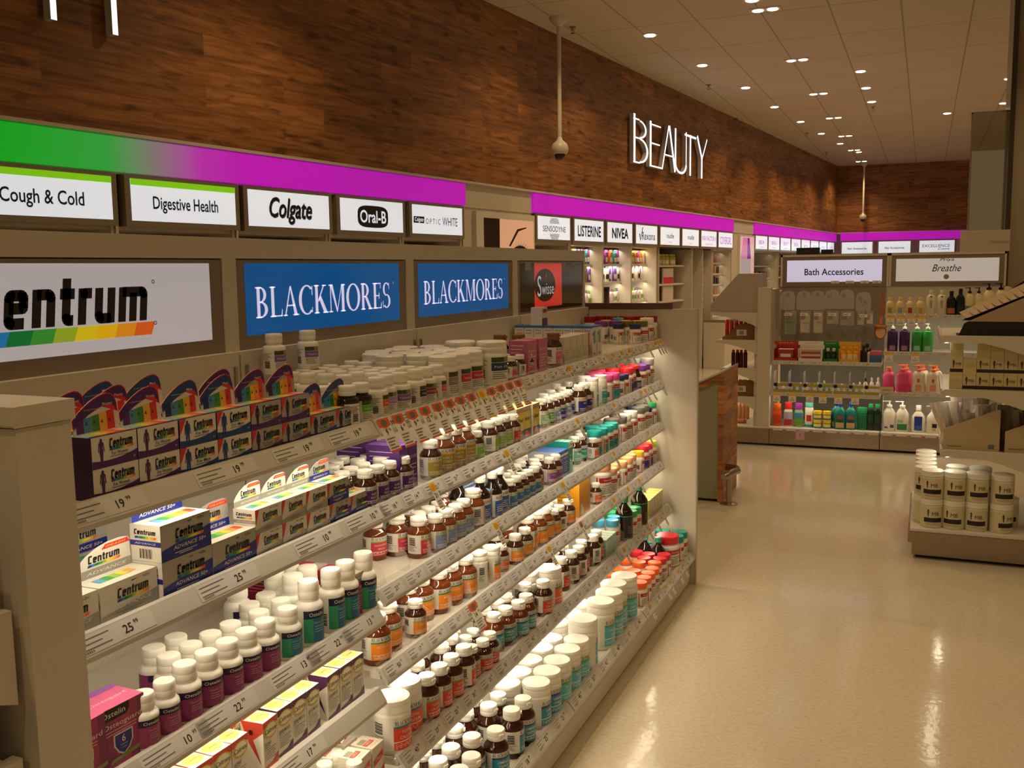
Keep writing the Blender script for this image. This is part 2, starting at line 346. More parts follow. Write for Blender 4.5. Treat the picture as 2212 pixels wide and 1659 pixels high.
# ---------------------------------------------------------------- dome cameras on poles
def dome_camera(loc, drop, lab):
    t = thing('dome_camera', lab, 'security camera', loc)
    b = MB(); b.lathe([(.10, 0), (.095, -.02), (.06, -.06), (.03, -.085), (.024, -.09)], CREAM, 20); b.build('ceiling_mount', t)
    b = MB(); b.tube([(0, 0, -.08), (0, 0, -drop+.16)], .022, CREAM, 14); b.build('pole', t)
    b = MB(); b.lathe([(.022, -drop+.2), (.03, -drop+.17), (.075, -drop+.13), (.088, -drop+.09), (.088, -drop+.06), (.075, -drop+.035), (.06, -drop+.03)], CREAM, 24); b.build('housing', t)
    b = MB(); b.lathe([(.056, -drop+.031), (.055, -drop+.015), (.04, -drop-.018), (.02, -drop-.03), (.0001, -drop-.033)], mat('smoked_dome', (.02, .018, .016), .05), 20); b.build('dome', t)
dome_camera((-3.442, 9.426, ZC), 1.36, 'white dome camera on a long pole in front of the illuminated letters')
dome_camera((-1.476, 25.9, ZC), 1.40, 'white dome camera on a pole before the far timber wall')
# ---------------------------------------------------------------- coloured light band, signs and wall bays
def band(name, s0, s1, lab, green=False):
    m = mat(name+'_glow', s2l((184, 22, 186)), .35, emit=BAND); n, l, bb = nodes_of(m)
    if green:
        tc = n.new('ShaderNodeTexCoord'); sp = n.new('ShaderNodeSeparateXYZ'); l.new(tc.outputs['Object'], sp.inputs[0])
        mr = n.new('ShaderNodeMapRange'); mr.inputs['From Min'].default_value = 3.2; mr.inputs['From Max'].default_value = 4.9; l.new(sp.outputs['Y'], mr.inputs['Value'])
        r = ramp(m.node_tree, [(0, s2l((16, 172, 34))), (.38, s2l((52, 165, 66))), (.56, s2l((125, 122, 122))), (.78, s2l((180, 48, 178))), (1, s2l((184, 22, 186)))]); l.new(mr.outputs[0], r.inputs[0])
        l.new(r.outputs[0], bb.inputs['Emission Color']); l.new(r.outputs[0], bb.inputs['Base Color'])
    b = MB(); b.box(-.02, .004, s0, s1, 2.201, 2.397, m)
    return tag(b.build(name, None, WL, WALL_A), lab, 'light panel', 'coloured light panels over the signs')
band('light_panel', -3, 7.724, 'long glowing wall panel fading from green to magenta', True)
band('light_panel', 9.084, 16.582, 'glowing magenta wall panel above the row of eight signs')
band('light_panel', 17.963, 26.1, 'glowing magenta wall panel running up to the far corner')
m = mat('light_panel_end_glow', s2l((184, 22, 186)), .35, emit=BAND)
b = MB(); b.box(-.02, .02, -1.2, 2.03, 2.215, 2.41, m); tag(b.build('light_panel', None, (0, YB-.06, 0), math.radians(90)), 'glowing magenta panel across the end wall', 'light panel', 'coloured light panels over the signs')
def mirrored(fn, W_): return fn
def wall_sign(s0, s1, writing, lab, frame=(1.895, 2.19), loc=WL, rz=WALL_A, stripe=False, flip=False):
    t = thing('illuminated_sign', lab, 'sign', loc, rz, 'illuminated signs along the wall')
    z0, z1 = frame
    def F(u, v, w=0): return (.006+w, s0+u, z0+v)
    w = s1-s0; h = z1-z0
    b = MB(); b.box(-.05, .004, s0, s1, z0, z1, TAUPE); b.build('frame', t)
    pu, pv = .038, .034
    b = MB(); b.poly([F(pu, pv), F(w-pu, pv), F(w-pu, h-.02), F(pu, h-.02)], SIGNW); b.build('lit_panel', t)
    if stripe:
        b = MB(); g = lit('lit_lime', s2l((118, 190, 20)), .75); b.poly([F(pu, h-.056, .002), F(w-pu, h-.056, .002), F(w-pu, h-.02, .002), F(pu, h-.02, .002)], g); b.build('lime_stripe', t)
    b = MB(); writing(b, lambda u, v, w_=0: F(u+w/2, v+h/2, .003+w_)); b.build('lettering', t)
    return t
def plain(txt, width, size, cy=0, bold=.012, ink=INK, shear=0, glyphs=None):
    def f(b, F):
        b.text(txt, F, size, ink, 0, cy, bold, shear, width=width, glyphs=glyphs)
    return f
def colgate(b, F):
    b.text('Colgate', lambda u, v: F(u+.008, v-.006, -.001), .19, GREYINK, 0, 0, .012, .25, width=.44); b.text('Colgate', F, .19, INK, 0, 0, .016, .25, width=.44)
def oralb(b, F):
    pts = []
    for i in range(32):
        a = 2*math.pi*i/32; c, s_ = math.cos(a), math.sin(a)
        pts.append(F(.20*abs(c)**.55*(1 if c > 0 else -1), .085*abs(s_)**.55*(1 if s_ > 0 else -1), -.001))
    b.poly(pts, INK); b.text('Oral-B', lambda u, v: F(u, v, .001), .135, SIGNW, 0, 0, .015, 0, width=.34)
def optic(b, F):
    b.poly([F(-.385, -.025, -.001), F(-.225, -.025, -.001), F(-.22, .03, -.001), F(-.38, .03, -.001)], INK)
    b.text('Colgate', lambda u, v: F(u, v, .001), .05, SIGNW, -.303, 0, .01, .2, width=.13)
    b.text('OPTIC', F, .065, GREYINK, -.085, -.005, 0, 0, width=.23, spacing=1.6); b.text('WHITE', F, .105, GREYINK, .19, 0, 0, 0, width=.25)
def sensodyne(b, F):
    b.text('SENSODYNE', F, .085, GREYINK, 0, 0, .002, 0, width=.56)
    for k in range(5):
        for sg in (1, -1):
            y = sg*(.06+.012*k); x = .11*math.sqrt(max(0, 1-((.05+.012*k)/.12)**2))+.02
            b.poly([F(-x, y, 0), F(x, y, 0), F(x, y+.005, 0), F(-x, y+.005, 0)], GREYINK)
PURP = lit('lit_mauve_ink', s2l((150, 95, 165)), .5)
def rexona(b, F):
    b.text('Rexona', F, .15, INK, .06, -.01, .0, 0, width=.50)
    b.poly([F(-.29, .01), F(-.26, .02), F(-.235, -.05), F(-.24, -.085)], INK); b.poly([F(-.24, -.085), F(-.225, -.06), F(-.15, .10), F(-.175, .10)], INK)
def two(t1, w1, t2, w2, ink): 
    def f(b, F):
        b.text(t1, F, .10, ink, 0, .015, 0, 0, width=w1); b.text(t2, F, .035, PURP, 0, -.075, 0, 0, width=w2)
    return f
def excel(b, F):
    b.text('EXCELLENCE', F, .10, GREYINK, -.02, .02, 0, 0, width=.62); b.text('Creme', F, .07, INK, .16, -.055, .004, .3, width=.26)
SIGNS = [(3.0-.07, 3.88, plain('Cough & Cold', .50, .105, -.02), 'lit sign with lime stripe reading Cough & Cold', True),
    (3.935, 4.845, plain('Digestive Health', .52, .105, -.015), 'lit sign with lime stripe reading Digestive Health', True),
    (4.885, 5.80, colgate, 'lit white sign with bold slanted toothpaste lettering', False), (5.855, 6.75, oralb, 'lit white sign with white letters in a black oval', False),
    (6.81, 7.69, optic, 'lit white sign with thin widely spaced grey capitals', False), (9.13, 10.0, sensodyne, 'lit sign with grey striped globe behind thin capitals', False),
    (10.05, 10.95, plain('LISTERINE', .66, .17, 0, .02), 'lit white sign with heavy condensed black capitals, nine letters', False), (11.0, 11.89, plain('NIVEA', .54, .17, 0, .03), 'lit white sign with five bold black capitals', False),
    (11.95, 12.82, rexona, 'lit white sign with a tick before the word', False), (12.88, 13.76, two('nude', .30, 'by nature', .14, INK), 'lit white sign with small lower-case word, beside the tick sign', False),
    (13.82, 14.67, two('nude', .30, 'by nature', .14, INK), 'lit white sign with small lower-case word, beyond its twin', False), (14.73, 15.60, two('MAX FACTOR X', .74, 'the make-up of make-up artists', .4, PURP), 'lit sign with thin mauve capitals and a large X', False),
    (15.65, 16.54, plain('COVERGIRL', .66, .17, 0, 0, PURP), 'lit sign with pale mauve capitals next to the gap', False)]
for s0, s1, wr, lab, st in SIGNS: wall_sign(s0, s1, wr, lab, stripe=st)
FARW = ['maybelline', 'rimmel', 'revlon', 'australis', 'nude', 'KISS', 'make up', 'REVLON']
for i in range(8):
    wall_sign(18.0+.98*i, 18.94+.98*i, (two('BEAUTY'[:3+i % 3], .4, 'cosmetics', .3, PURP) if i < 4 else plain(['SKIN', 'EYES', '& NAILS', 'LIPS'][i-4], .4, .08, 0, 0, PURP)),
              'small lit wall sign before the far corner, %s in its run' % ORD[i+1])
for i, (x0, x1, wr, lab) in enumerate([(-2.03, -1.22, plain('Hair Accessories', .46, .075, -.01), 'lit end-wall sign next to the corner reading Hair Accessories'), (-1.15, -.33, plain('Hair Accessories', .46, .075, -.01), 'lit end-wall sign reading Hair Accessories, second from the corner'), (-.2, .67, excel, 'lit end-wall sign with elegant thin capitals and script')]):
    wall_sign(x0, x1, wr, lab, (1.86, 2.2), (0, YB-.07, 0), math.radians(-90))
# ---------------------------------------------------------------- the letters on the timber
def letter(parent, polys, s, z, name='letter'):
    b = MB(); hal = MB()
    for p, side in polys: b.ext([(u, v) for u, v in p], lambda u, v, w=0: (.075+w, s+u, z+v), .055, GLOWW, mat('letter_return', (.5, .5, .5), .4))
    return b.build(name, parent)
def bar(x0, y0, x1, y1, w):
    L = math.hypot(x1-x0, y1-y0); dx, dy = (x1-x0)/L*w/2, (y1-y0)/L*w/2
    return ([(x0-dy, y0+dx), (x0+dy, y0-dx), (x1+dy, y1-dx), (x1-dy, y1+dx)][::-1], 0)
t = thing('wall_lettering', 'glowing slim white letters spelling BEAUTY on the timber wall', 'sign', WL, WALL_A)
H = .60; TK, TN = .06, .018; Z0 = 2.94
def arcs(cx, cy, rx, ry, w, a0, a1, n=14, wy=None):
    return [(q[::-1], 0) for q in arc(cx, cy, (rx, ry), (rx-w, ry-(wy or w*.35)), a0, a1, n)]
letter(t, [bar(.03, 0, .03, H, TK), bar(0, .005, .22, .005, TN), bar(0, H-.06, .2, H-.06, TN), bar(.05, .31, .25, .31, TN)]+arcs(.2, .425, .26, .115, .055, -85, 85)+arcs(.22, .16, .30, .155, .06, -90, 88), 11.72, Z0)
letter(t, [bar(.03, 0, .03, H-.02, TK), bar(0, .005, .5, .005, TN), bar(0, H-.06, .42, H-.06, TN), bar(.03, .3, .38, .3, TN)], 12.30, Z0)
letter(t, [bar(.02, 0, .28, H, .035), bar(.30, H, .55, 0, TK), bar(.1, .2, .46, .2, TN)], 12.76, Z0)
letter(t, [bar(.03, .12, .03, H, TK), bar(.50, .12, .50, H, .03)]+arcs(.265, .13, .265, .14, .06, 180, 360, 16, .03), 13.29, Z0)
letter(t, [bar(.26, 0, .26, H-.02, TK), bar(0, H-.04, .52, H-.04, .03)], 13.72, Z0)
letter(t, [bar(.02, H, .25, .3, TK), bar(.5, H, .27, .3, .03), bar(.25, 0, .25, .3, TK)], 14.28, Z0)
t = thing('wall_lettering', 'two glowing letter strokes at the upper corner of the timber wall', 'sign', WL, WALL_A)
letter(t, [bar(.0, 0, .0, .62, .036), bar(.385, 0, .385, .62, .036), bar(0, .33, .385, .33, TN)], 3.49, 2.94)
# ---------------------------------------------------------------- wall bays
def bay_frame(): pass
DARK = mat('black_laminate', (.018, .014, .012), .35)
BL = MB
def wall_bay(s0, s1, lab, interior, z1=1.895, shelves=(), lightw=0):
    t = thing('wall_display_bay', lab, 'shelving', WL, WALL_A, 'display bays along the wall')
    b = MB(); b.box(-.62, -.60, s0, s1, 0, z1, interior); b.build('back_panel', t)
    for s_ in (s0, s1-.02):
        b = MB(); b.box(-.60, -.03, s_, s_+.02, 0, z1, CREAM); b.build('side_panel', t)
    b = MB(); b.box(-.60, -.05, s0+.02, s1-.02, z1-.02, z1, interior); b.build('canopy', t)
    b = MB(); b.box(-.60, -.06, s0+.02, s1-.02, 0, .16, STEEL); b.build('plinth', t)
    for z in shelves:
        b = MB(); b.box(-.60, -.16, s0+.02, s1-.02, z-.025, z, CREAM2 if interior is not DARK else CREAM); b.build('shelf', t)
    if lightw:
        for z in list(shelves)[:]+[z1-.02]:
            l = bpy.data.lights.new('shelf_light', 'AREA'); l.shape = 'RECTANGLE'; l.size = .02; l.size_y = s1-s0-.08; l.energy = lightw; l.color = LEDC
            o = bpy.data.objects.new('shelf_light', l); COL.objects.link(o); p = wall_pt(-.18, (s0+s1)/2, z-.035); o.location = p; o.rotation_euler = (0, math.radians(20), WALL_A)
    return t
for i in range(5):
    wall_bay(2.93+.955*i+.0, 3.87+.955*i, 'dim cream wall bay below the near signs, %s along the wall' % ORD[i+1], CREAM, shelves=(1.62, 1.3, .9))
wall_bay(9.10, 10.02, 'cream wall bay just beyond the eye poster', CREAM, shelves=(1.66, 1.44, 1.17))
wall_bay(10.04, 10.97, 'bright wall bay of toiletries, first of the three lit bays', CREAM2, shelves=(1.665, 1.445, 1.175, .9), lightw=1.6)
wall_bay(10.98, 11.91, 'bright wall bay of toiletries, middle of the three lit bays', CREAM2, shelves=(1.665, 1.445, 1.175, .9), lightw=1.6)
wall_bay(11.92, 12.86, 'bright wall bay of toiletries, last of the three lit bays', CREAM2, shelves=(1.665, 1.445, 1.175, .9), lightw=1.6)
wall_bay(12.95, 14.45, 'black-lined wall bay with white shelf edges', DARK, shelves=(1.645, 1.375, 1.125))
wall_bay(14.95, 15.45, 'narrow black cosmetics rack on the wall', DARK, shelves=(1.7, 1.58, 1.46, 1.34, 1.22, 1.1, .98))
wall_bay(15.5, 16.52, 'cream cosmetics bay of small hanging products', CREAM, shelves=(1.68, 1.5, 1.32, 1.14, .96, .78), lightw=.4)
wall_bay(18.0, 19.9, 'cream wall bay beyond the second face poster', CREAM, shelves=(1.62, 1.38, 1.1), lightw=.4)
wall_bay(20.0, 22.9, 'long cream cosmetics bay towards the far corner', CREAM, shelves=(1.62, 1.38, 1.1), lightw=.4)
b = MB(); b.box(-.02, .32, 15.0, 17.9, 0, .74, CREAM); b.box(-.02, .34, 15.0, 17.9, .74, .78, TAUPE); tag(b.build('cosmetics_counter', None, WL, WALL_A), 'low cream cosmetics counter below the wall racks', 'counter')
b = MB(); b.box(-.6, -.03, 7.72, 9.09, 0, 2.19, CREAM); b.box(-.6, -.03, 16.58, 17.97, 0, 2.19, CREAM); struct(b.build('wall_left_pier', None, WL, WALL_A))
# posters
def poster(s0, s1, z0, z1, lab, art):
    t = thing('beauty_poster', lab, 'poster', WL, WALL_A, 'beauty posters on the wall')
    b = MB(); b.box(-.03, .01, s0, s1, z0, z1, mat('poster_case', (.70, .66, .58), .3)); b.build('frame', t)
    b = MB(); art(b, lambda u, v, w=0: (.0115+w, s0+u, z0+v), s1-s0, z1-z0); b.build('picture', t)
SKIN = lit('lit_skin', s2l((206, 158, 124)), .6); SKIN2 = lit('lit_skin_shade', s2l((176, 120, 92)), .42); HAIR = mat('print_hair', (.025, .012, .008), .25)
def eye_art(b, F, w, h):
    x0, x1 = .13, w-.03
    b.poly([F(x0, .02), F(x1, .02), F(x1, h-.06), F(x0, h-.06)], SKIN)
    b.poly([F(x0, .02, .001), F(x0+.30, .02, .001), F(x0+.31, h-.06, .001), F(x0, h-.06, .001)], HAIR)
    for k in range(6): b.poly([F(x0+.03+.045*k, .3, .0015), F(x0+.037+.045*k, .3, .0015), F(x0+.04+.045*k, h-.1, .0015), F(x0+.034+.045*k, h-.1, .0015)], mat('print_hair_strand', (.07, .035, .022), .3))
    yb = h-.30
    b.poly([F(.62, yb-.02, .001), F(.66, yb-.02, .001), F(.83, yb+.13, .001), F(1.0, yb+.165, .001), F(1.0, yb+.175, .001), F(.80, yb+.15, .001)], mat('print_brow', (.05, .018, .01), .4))
    ye = h-.40; ex = .86
    b.poly([F(ex+.17*math.cos(a), ye+.075*math.sin(a)*(1.2 if math.sin(a) > 0 else .7), .001) for a in [2*math.pi*k/24 for k in range(24)]], mat('print_lash', (.02, .01, .01), .4))
    b.poly([F(ex-.01+.145*math.cos(a), ye-.012+.055*math.sin(a), .0015) for a in [2*math.pi*k/24 for k in range(24)]], lit('lit_eye_white', s2l((205, 190, 200)), .45))
    b.poly([F(ex+.03+.062*math.cos(a), ye-.002+.058*math.sin(a), .002) for a in [2*math.pi*k/20 for k in range(20)]], mat('print_iris', (.03, .022, .02), .2))
    b.poly([F(ex+.045+.013*math.cos(a), ye+.012+.013*math.sin(a), .0025) for a in [2*math.pi*k/10 for k in range(10)]], SIGNW)
    for k in range(9):
        a = .45+.27*k; b.poly([F(ex+.17*math.cos(a), ye+.085*math.sin(a), .0012), F(ex+.165*math.cos(a+.05), ye+.085*math.sin(a+.05), .0012), F(ex+.235*math.cos(a-.1), ye+.135*math.sin(a), .0012)], mat('print_lash', (.02, .01, .01), .4))
def bottle_art(b, F, w, h):
    b.poly([F(.03, .03), F(w-.03, .03), F(w-.03, h-.03), F(.03, h-.03)], lit('lit_pink_print', s2l((214, 178, 176)), .5))
    b.poly([F(.05, h-.42, .001), F(w-.25, h-.42, .001), F(w-.35, h-.05, .001), F(.2, h-.05, .001)], lit('lit_pink_cap', s2l((200, 120, 165)), .5))
    b.poly([F(w-.5, h-.42, .0015), F(w-.25, h-.42, .0015), F(w-.35, h-.05, .0015), F(w-.48, h-.05, .0015)], lit('lit_purple_cap', s2l((120, 25, 130)), .5))
    b.poly([F(.05, h-.70, .001), F(w-.25, h-.70, .001), F(w-.25, h-.42, .001), F(.05, h-.42, .001)], lit('lit_grey_label', s2l((165, 160, 170)), .5))
    b.poly([F(.06, .03, .001), F(w-.25, .03, .001), F(w-.25, h-.70, .001), F(.06, h-.70, .001)], SKIN2)
    for k in range(3): b.poly([F(.25+.2*k+.07*math.cos(a), h-.93+.04*math.sin(a), .002) for a in [2*math.pi*q/12 for q in range(12)]], HAIR)
poster(7.90, 9.09, 1.2, 2.165, 'wall poster showing a close-up of an eye and dark hair', eye_art)
poster(16.95, 17.93, 1.2, 2.165, 'tall wall poster with pink and purple cap above a face', bottle_art)
# ---------------------------------------------------------------- mirrored column by the far unit
t = thing('mirrored_column', 'mirror-clad column rising behind the far unit', 'column')
b = MB(); b.box(.66, 1.3, 9.55, 10.1, 0, ZC, mat('column_side', (.34, .27, .18), .3)); b.build('shaft', t)
b = MB(); b.box(.62, .66, 9.5, 10.1, 0, ZC, mat('dark_column_edge', (.05, .035, .02), .2)); b.build('corner_edge', t)
b = MB(); b.box(.345, .618, 9.75, 9.78, 1.45, 2.93, MIRROR); b.build('mirror_panel', t)
for x in (.33, .61):
    b = MB(); b.box(x, x+.014, 9.735, 9.785, 1.45, 2.94, STEEL); b.build('mirror_frame', t)
b = MB(); b.box(.33, .624, 9.735, 9.785, 2.93, 2.944, STEEL); b.build('mirror_frame', t)
# ---------------------------------------------------------------- the long shelving unit
BAYS = [1.06, 2.0, 2.94, 3.87, 4.80]
ZS = dict(A=1.252, B=1.04, C=.828, D=.626, E=.406, F=.162, c=.786, d=.582, e=.362)
def signed_unit(lab, X, bays, facing_writing, z=(1.42, 1.708)): pass
G = thing('shelving_unit', 'long cream shelving unit with a lit header and end panel', 'shelving', (0, 0, 0))
b = MB(); b.box(-2.15, -1.08, 1.06, 4.80, .02, .14, CREAM); b.box(-1.08, -1.062, 1.06, 4.80, .015, .14, CREAM); b.build('plinth', G)
b = MB(); b.box(-2.1, -1.11, 1.08, 4.80, 0, .02, mat('black_kick', (.01, .01, .01), .6)); b.build('kick_strip', G)
for i in range(4):
    y0, y1 = BAYS[i], BAYS[i+1]
    b = MB(); b.box(-1.625, -1.60, y0+.004, y1-.004, .14, 1.42, CREAM); b.build('back_panel', G)
    b = MB()
    for yy in (y0+.018, y1-.026):
        b.box(-1.60, -1.594, yy, yy+.009, 1.29, 1.385, STEEL)
    b.build('latch_slot', G)
E0 = CREAM
EP = thing('partition_screen', 'tall cream panel closing the far end of the long shelving unit', 'panel')
b = MB(); b.box(-2.15, -1.036, 4.806, 4.83, 0, 1.41, CREAM); b.build('board', EP)
b = MB(); b.box(-1.0365, -1.031, 4.803, 4.833, 0, 1.412, mat('panel_edge', (.5, .45, .36), .35)); b.build('edge_trim', EP)
b = MB(); b.box(-2.15, -1.16, 4.80, 4.806, 1.412, 1.44, mat('brown_strip', (.12, .06, .035), .4)); b.box(-2.15, -1.16, 4.806, 4.812, 1.41, 1.44, mat('brown_strip', (.12, .06, .035), .4)); b.build('top_strip', EP)
# header: one light box per bay
def header_box(y0, y1, writing, lab, lit_mat, lit_rect=None):
    t = thing('header_light_box', lab, 'sign', (0, 0, 0), 0, 'lit headers on the long shelving unit')
    b = MB(); z0, z1 = 1.42, 1.708; x = -1.62
    b.box(-2.13, x, y0, y1, z1-.052, z1, CREAM); b.box(-2.13, x, y0, y0+.026, z0, z1-.052, CREAM); b.box(-2.13, x, y1-.026, y1, z0, z1-.052, CREAM)
    b.box(-2.13, -1.66, y0+.026, y1-.026, z0, z1-.052, CREAM); b.build('casing', t)
    b = MB(); b.box(-1.66, x-.004, y0+.027, y1-.027, z0, z1-.055, TAUPE); b.build('glass_border', t)
    ly0, ly1, lz0, lz1 = lit_rect or (y0+.062, y1-.072, 1.456, 1.644)
    F = lambda u, v, w=0: (x-.0035+w, ly0+u, lz0+v)
    b = MB(); w, h = ly1-ly0, lz1-lz0; b.poly([F(0, 0), F(w, 0), F(w, h), F(0, h)], lit_mat); b.build('lit_panel', t)
    b = MB(); writing(b, lambda u, v, w_=0: F(u, v, .0008+w_), w, h); b.build('lettering', t)
    return t
SB = lit('lit_blue', s2l((0, 88, 158)), .48); SR = lit('lit_red', s2l((196, 50, 38)), .55); DKG = mat('dark_display', (.05, .035, .022), .1)
def w_centrum(b, F, w, h):
    b.text('Centrum', F, .105, INK, w*.42+.035, h*.60, width=.455, glyphs=heavy_text)
    rainbow(b, F, w*.42-.29, w*.42+.262, h*.145, h*.30, .012, 10, .42)
    b.text('o', F, .02, INK, w*.42+.275, h*.78); b.text('o', F, .02, INK, w*.42+.275, h*.28)
def w_black(b, F, w, h):
    b.text('BLACKMORES', F, .082, mat('lit_lilac', (.62, .58, .78), .2, emit=.8), w*.49, h*.45, width=w*.88, glyphs=serif_text)
    b.text('o', F, .014, HEADW, w*.95, h*.66)
def w_swiss(b, F, w, h):
    b.poly([F(w*.37+.136*math.cos(a)+.0, h*.5+.076*math.sin(a)) for a in [2*math.pi*k/28 for k in range(28)]], mat('print_grey_oval', (.028, .024, .02), .12))
    G2 = lambda u, v, w_=0: F(u, v, .0008)
    b.text('S', G2, .135, HEADW, w*.37-.075, h*.5-.004, .0, 0, width=.048); b.text('wisse', G2, .078, HEADW, w*.37+.035, h*.5-.018, .0, 0, width=.16)
    b.poly([G2(w*.37+.006, h*.5+.042), G2(w*.37+.012, h*.5+.03), G2(w*.37+.018, h*.5+.042), G2(w*.37+.012, h*.5+.055)], SR)
header_box(1.06, 2.0, w_centrum, 'lit white header sign with heavy black lettering over a rainbow bar', HEADW)
header_box(2.0, 2.94, w_black, 'lit blue header sign with white serif capitals, beside the rainbow sign', SB)
header_box(2.94, 3.87, w_black, 'lit blue header sign with white serif capitals, beside the red sign', SB)
t = header_box(3.87, 4.80, w_swiss, 'dark header sign with a red square and black oval', SR, (4.10, 4.46, 1.444, 1.644))
b = MB(); b.poly([(-1.6238, 3.93, 1.43), (-1.6238, 4.76, 1.43), (-1.6238, 4.76, 1.644), (-1.6238, 3.93, 1.644)], DKG); b.build('dark_panel', t)
b = MB()
for y0, y1 in ((3.99, 4.06), (4.11, 4.40), (4.47, 4.53), (4.60, 4.66)): b.poly([(-1.6236, y0, 1.612), (-1.6236, y1, 1.612), (-1.6236, y1, 1.65), (-1.6236, y0, 1.65)], mat('old_sticker', (.33, .31, .28), .4))
b.build('paper_sticker', t)
# ---------------------------------------------------------------- shelves with price rails
RAILX = dict(F=(-1.058, -1.036), E=(-1.172, -1.150), e=(-1.182, -1.16))
def shelf(sh, i, prices, lab, led=True, riser=True):
    y0, y1 = BAYS[i]+.004, BAYS[i+1]-.004; z = ZS[sh]
    xu, xl = RAILX.get(sh, (-1.216, -1.196))
    t = thing('gondola_shelf', lab, 'shelf', (0, 0, 0), 0, 'shelves of the long unit')
    b = MB(); b.box(-1.598, xu-.002, y0, y1, z-.018, z, CREAM2); b.build('shelf_board', t)
    zu, zl = z+.010, z-.022
    if sh == 'F': zl = z-.018
    b = MB(); b.add([(xu, y0, zu), (xl, y0, zl), (xl-.008, y0, zl-.003), (xu-.012, y0, zu), (xu, y1, zu), (xl, y1, zl), (xl-.008, y1, zl-.003), (xu-.012, y1, zu), (xl+.0005, y0, zl-.008), (xl+.0005, y1, zl-.008), (xl-.008, y0, zl-.008), (xl-.008, y1, zl-.008)],
        [(0, 1, 5, 4), (1, 8, 9, 5), (8, 10, 11, 9), (3, 7, 6, 2), (0, 4, 7, 3), (0, 3, 2, 10, 8, 1), (4, 5, 9, 11, 6, 7), (2, 6, 11, 10)], RAILM)
    b.build('price_rail', t)
    nx, nz = (zu-zl), (xl-xu); L = math.hypot(nx, nz); nx, nz = nx/L, nz/L
    for (ty, big, tw) in prices:
        if not y0 < ty < y1-tw*.5: continue
        def F(u, v, w=0, ty=ty): return (xl+(xu-xl)*v/L+nx*(w+.0006), ty+u, zl+(zu-zl)*v/L+nz*(w+.0006))
        b = MB(); b.poly([F(0, .004), F(tw, .004), F(tw, L-.003), F(0, L-.003)], TICKET)
        G2 = lambda u, v, w=0: F(u, v, .0004)
        ph = .021 if tw > .1 else .016
        b.text(big, G2, ph, INK, tw*.66, L*.5, .012, 0); b.text('99' if tw > .1 else '50', G2, ph*.5, INK, tw*.66+ph*.95, L*.66, .008, 0)
        for k in range(3):
            u1 = tw*(.44-.1*(k % 2)); b.poly([G2(.006, L*(.74-.22*k)), G2(u1, L*(.74-.22*k)), G2(u1, L*(.79-.22*k)), G2(.006, L*(.79-.22*k))], GREYINK)
        for k in range(7): b.poly([G2(.008+.004*k, L*.16), G2(.0105+.004*k, L*.16), G2(.0105+.004*k, L*.26), G2(.008+.004*k, L*.26)], GREYINK)
        b.build('price_ticket', t)
    if led:
        b = MB(); b.box(xu-.030, xu-.018, y0+.02, y1-.02, z-.024, z-.018, LEDS); b.build('light_strip', t)
        l = bpy.data.lights.new('shelf_light', 'AREA'); l.shape = 'RECTANGLE'; l.size = .012; l.size_y = y1-y0-.04; l.energy = LED_W; l.color = LEDC
        o = bpy.data.objects.new('shelf_light', l); COL.objects.link(o); o.location = (xu-.024, (y0+y1)/2, z-.0255); o.rotation_euler = (0, math.radians(14), 0)
    if riser:
        b = MB(); b.box(xu-.013, xu-.011, y0, y1, z, z+.022, CLEAR); b.build('clear_riser', t)
        for k in range(7):
            yy = y0+.06+(y1-y0-.1)*k/6.6
            b = MB(); b.ext([(0, 0), (.045, 0), (.045, .012), (.035, .05), (.0, .07)], near(yy, xu-.058, z+.0005), .0016, CLEAR); b.build('clear_divider', t)
    return t
PR = {'A0': [('19', 1.075), ('19', 1.37), ('19', 1.60), ('19', 1.80)], 'B0': [('25', 1.075), ('25', 1.36), ('10', 1.66), ('10', 1.86)], 'c0': [('10', 1.20), ('22', 1.34), ('13', 1.56), ('22', 1.69), ('13', 1.83)], 'd0': [('17', 1.57), ('17', 1.2)], 'e0': [('9', 1.7)]}
RK = random.Random(3)
NAMES = dict(A='top', B='second', C='third', D='fourth', E='fifth', F='bottom', c='third', d='fourth', e='fifth')
for i in range(4):
    bay = ['in the bay closest to the camera', 'in the bay under the first blue sign', 'in the bay under the second blue sign', 'in the bay beside the end panel'][i]
    for sh in ('ABcdeF' if i == 0 else 'ABCDEF'):
        if i == 0 and sh in 'ABcde': pr = [(y, v, .17) for v, y in PR[sh+'0']]
        else:
            n = 8 if sh not in 'F' else 6
            vals = {'B1': ['18', '14', '21', '21', '30', '17', '36', '9'], 'C1': ['27', '27', '12', '18', '20', '19', '18', '25'], 'D1': ['50', '17', '41', '17', '35', '8', '27', '21'], 'E1': ['43', '27', '23', '20', '21', '18', '24', '42'], 'F1': ['31', '48', '48', '18', '25', '21']}.get(sh+str(i)) or [str(RK.randint(9, 48)) for _ in range(n)]
            pr = [(BAYS[i]+.012+(BAYS[i+1]-BAYS[i]-.02)*k/n, vals[k], .098 if sh != 'F' else .11) for k in range(n)]
        shelf(sh, i, pr, '%s cream shelf with price rail %s' % (NAMES[sh], bay), led=(sh != 'F'), riser=(i > 0 and sh != 'F'))
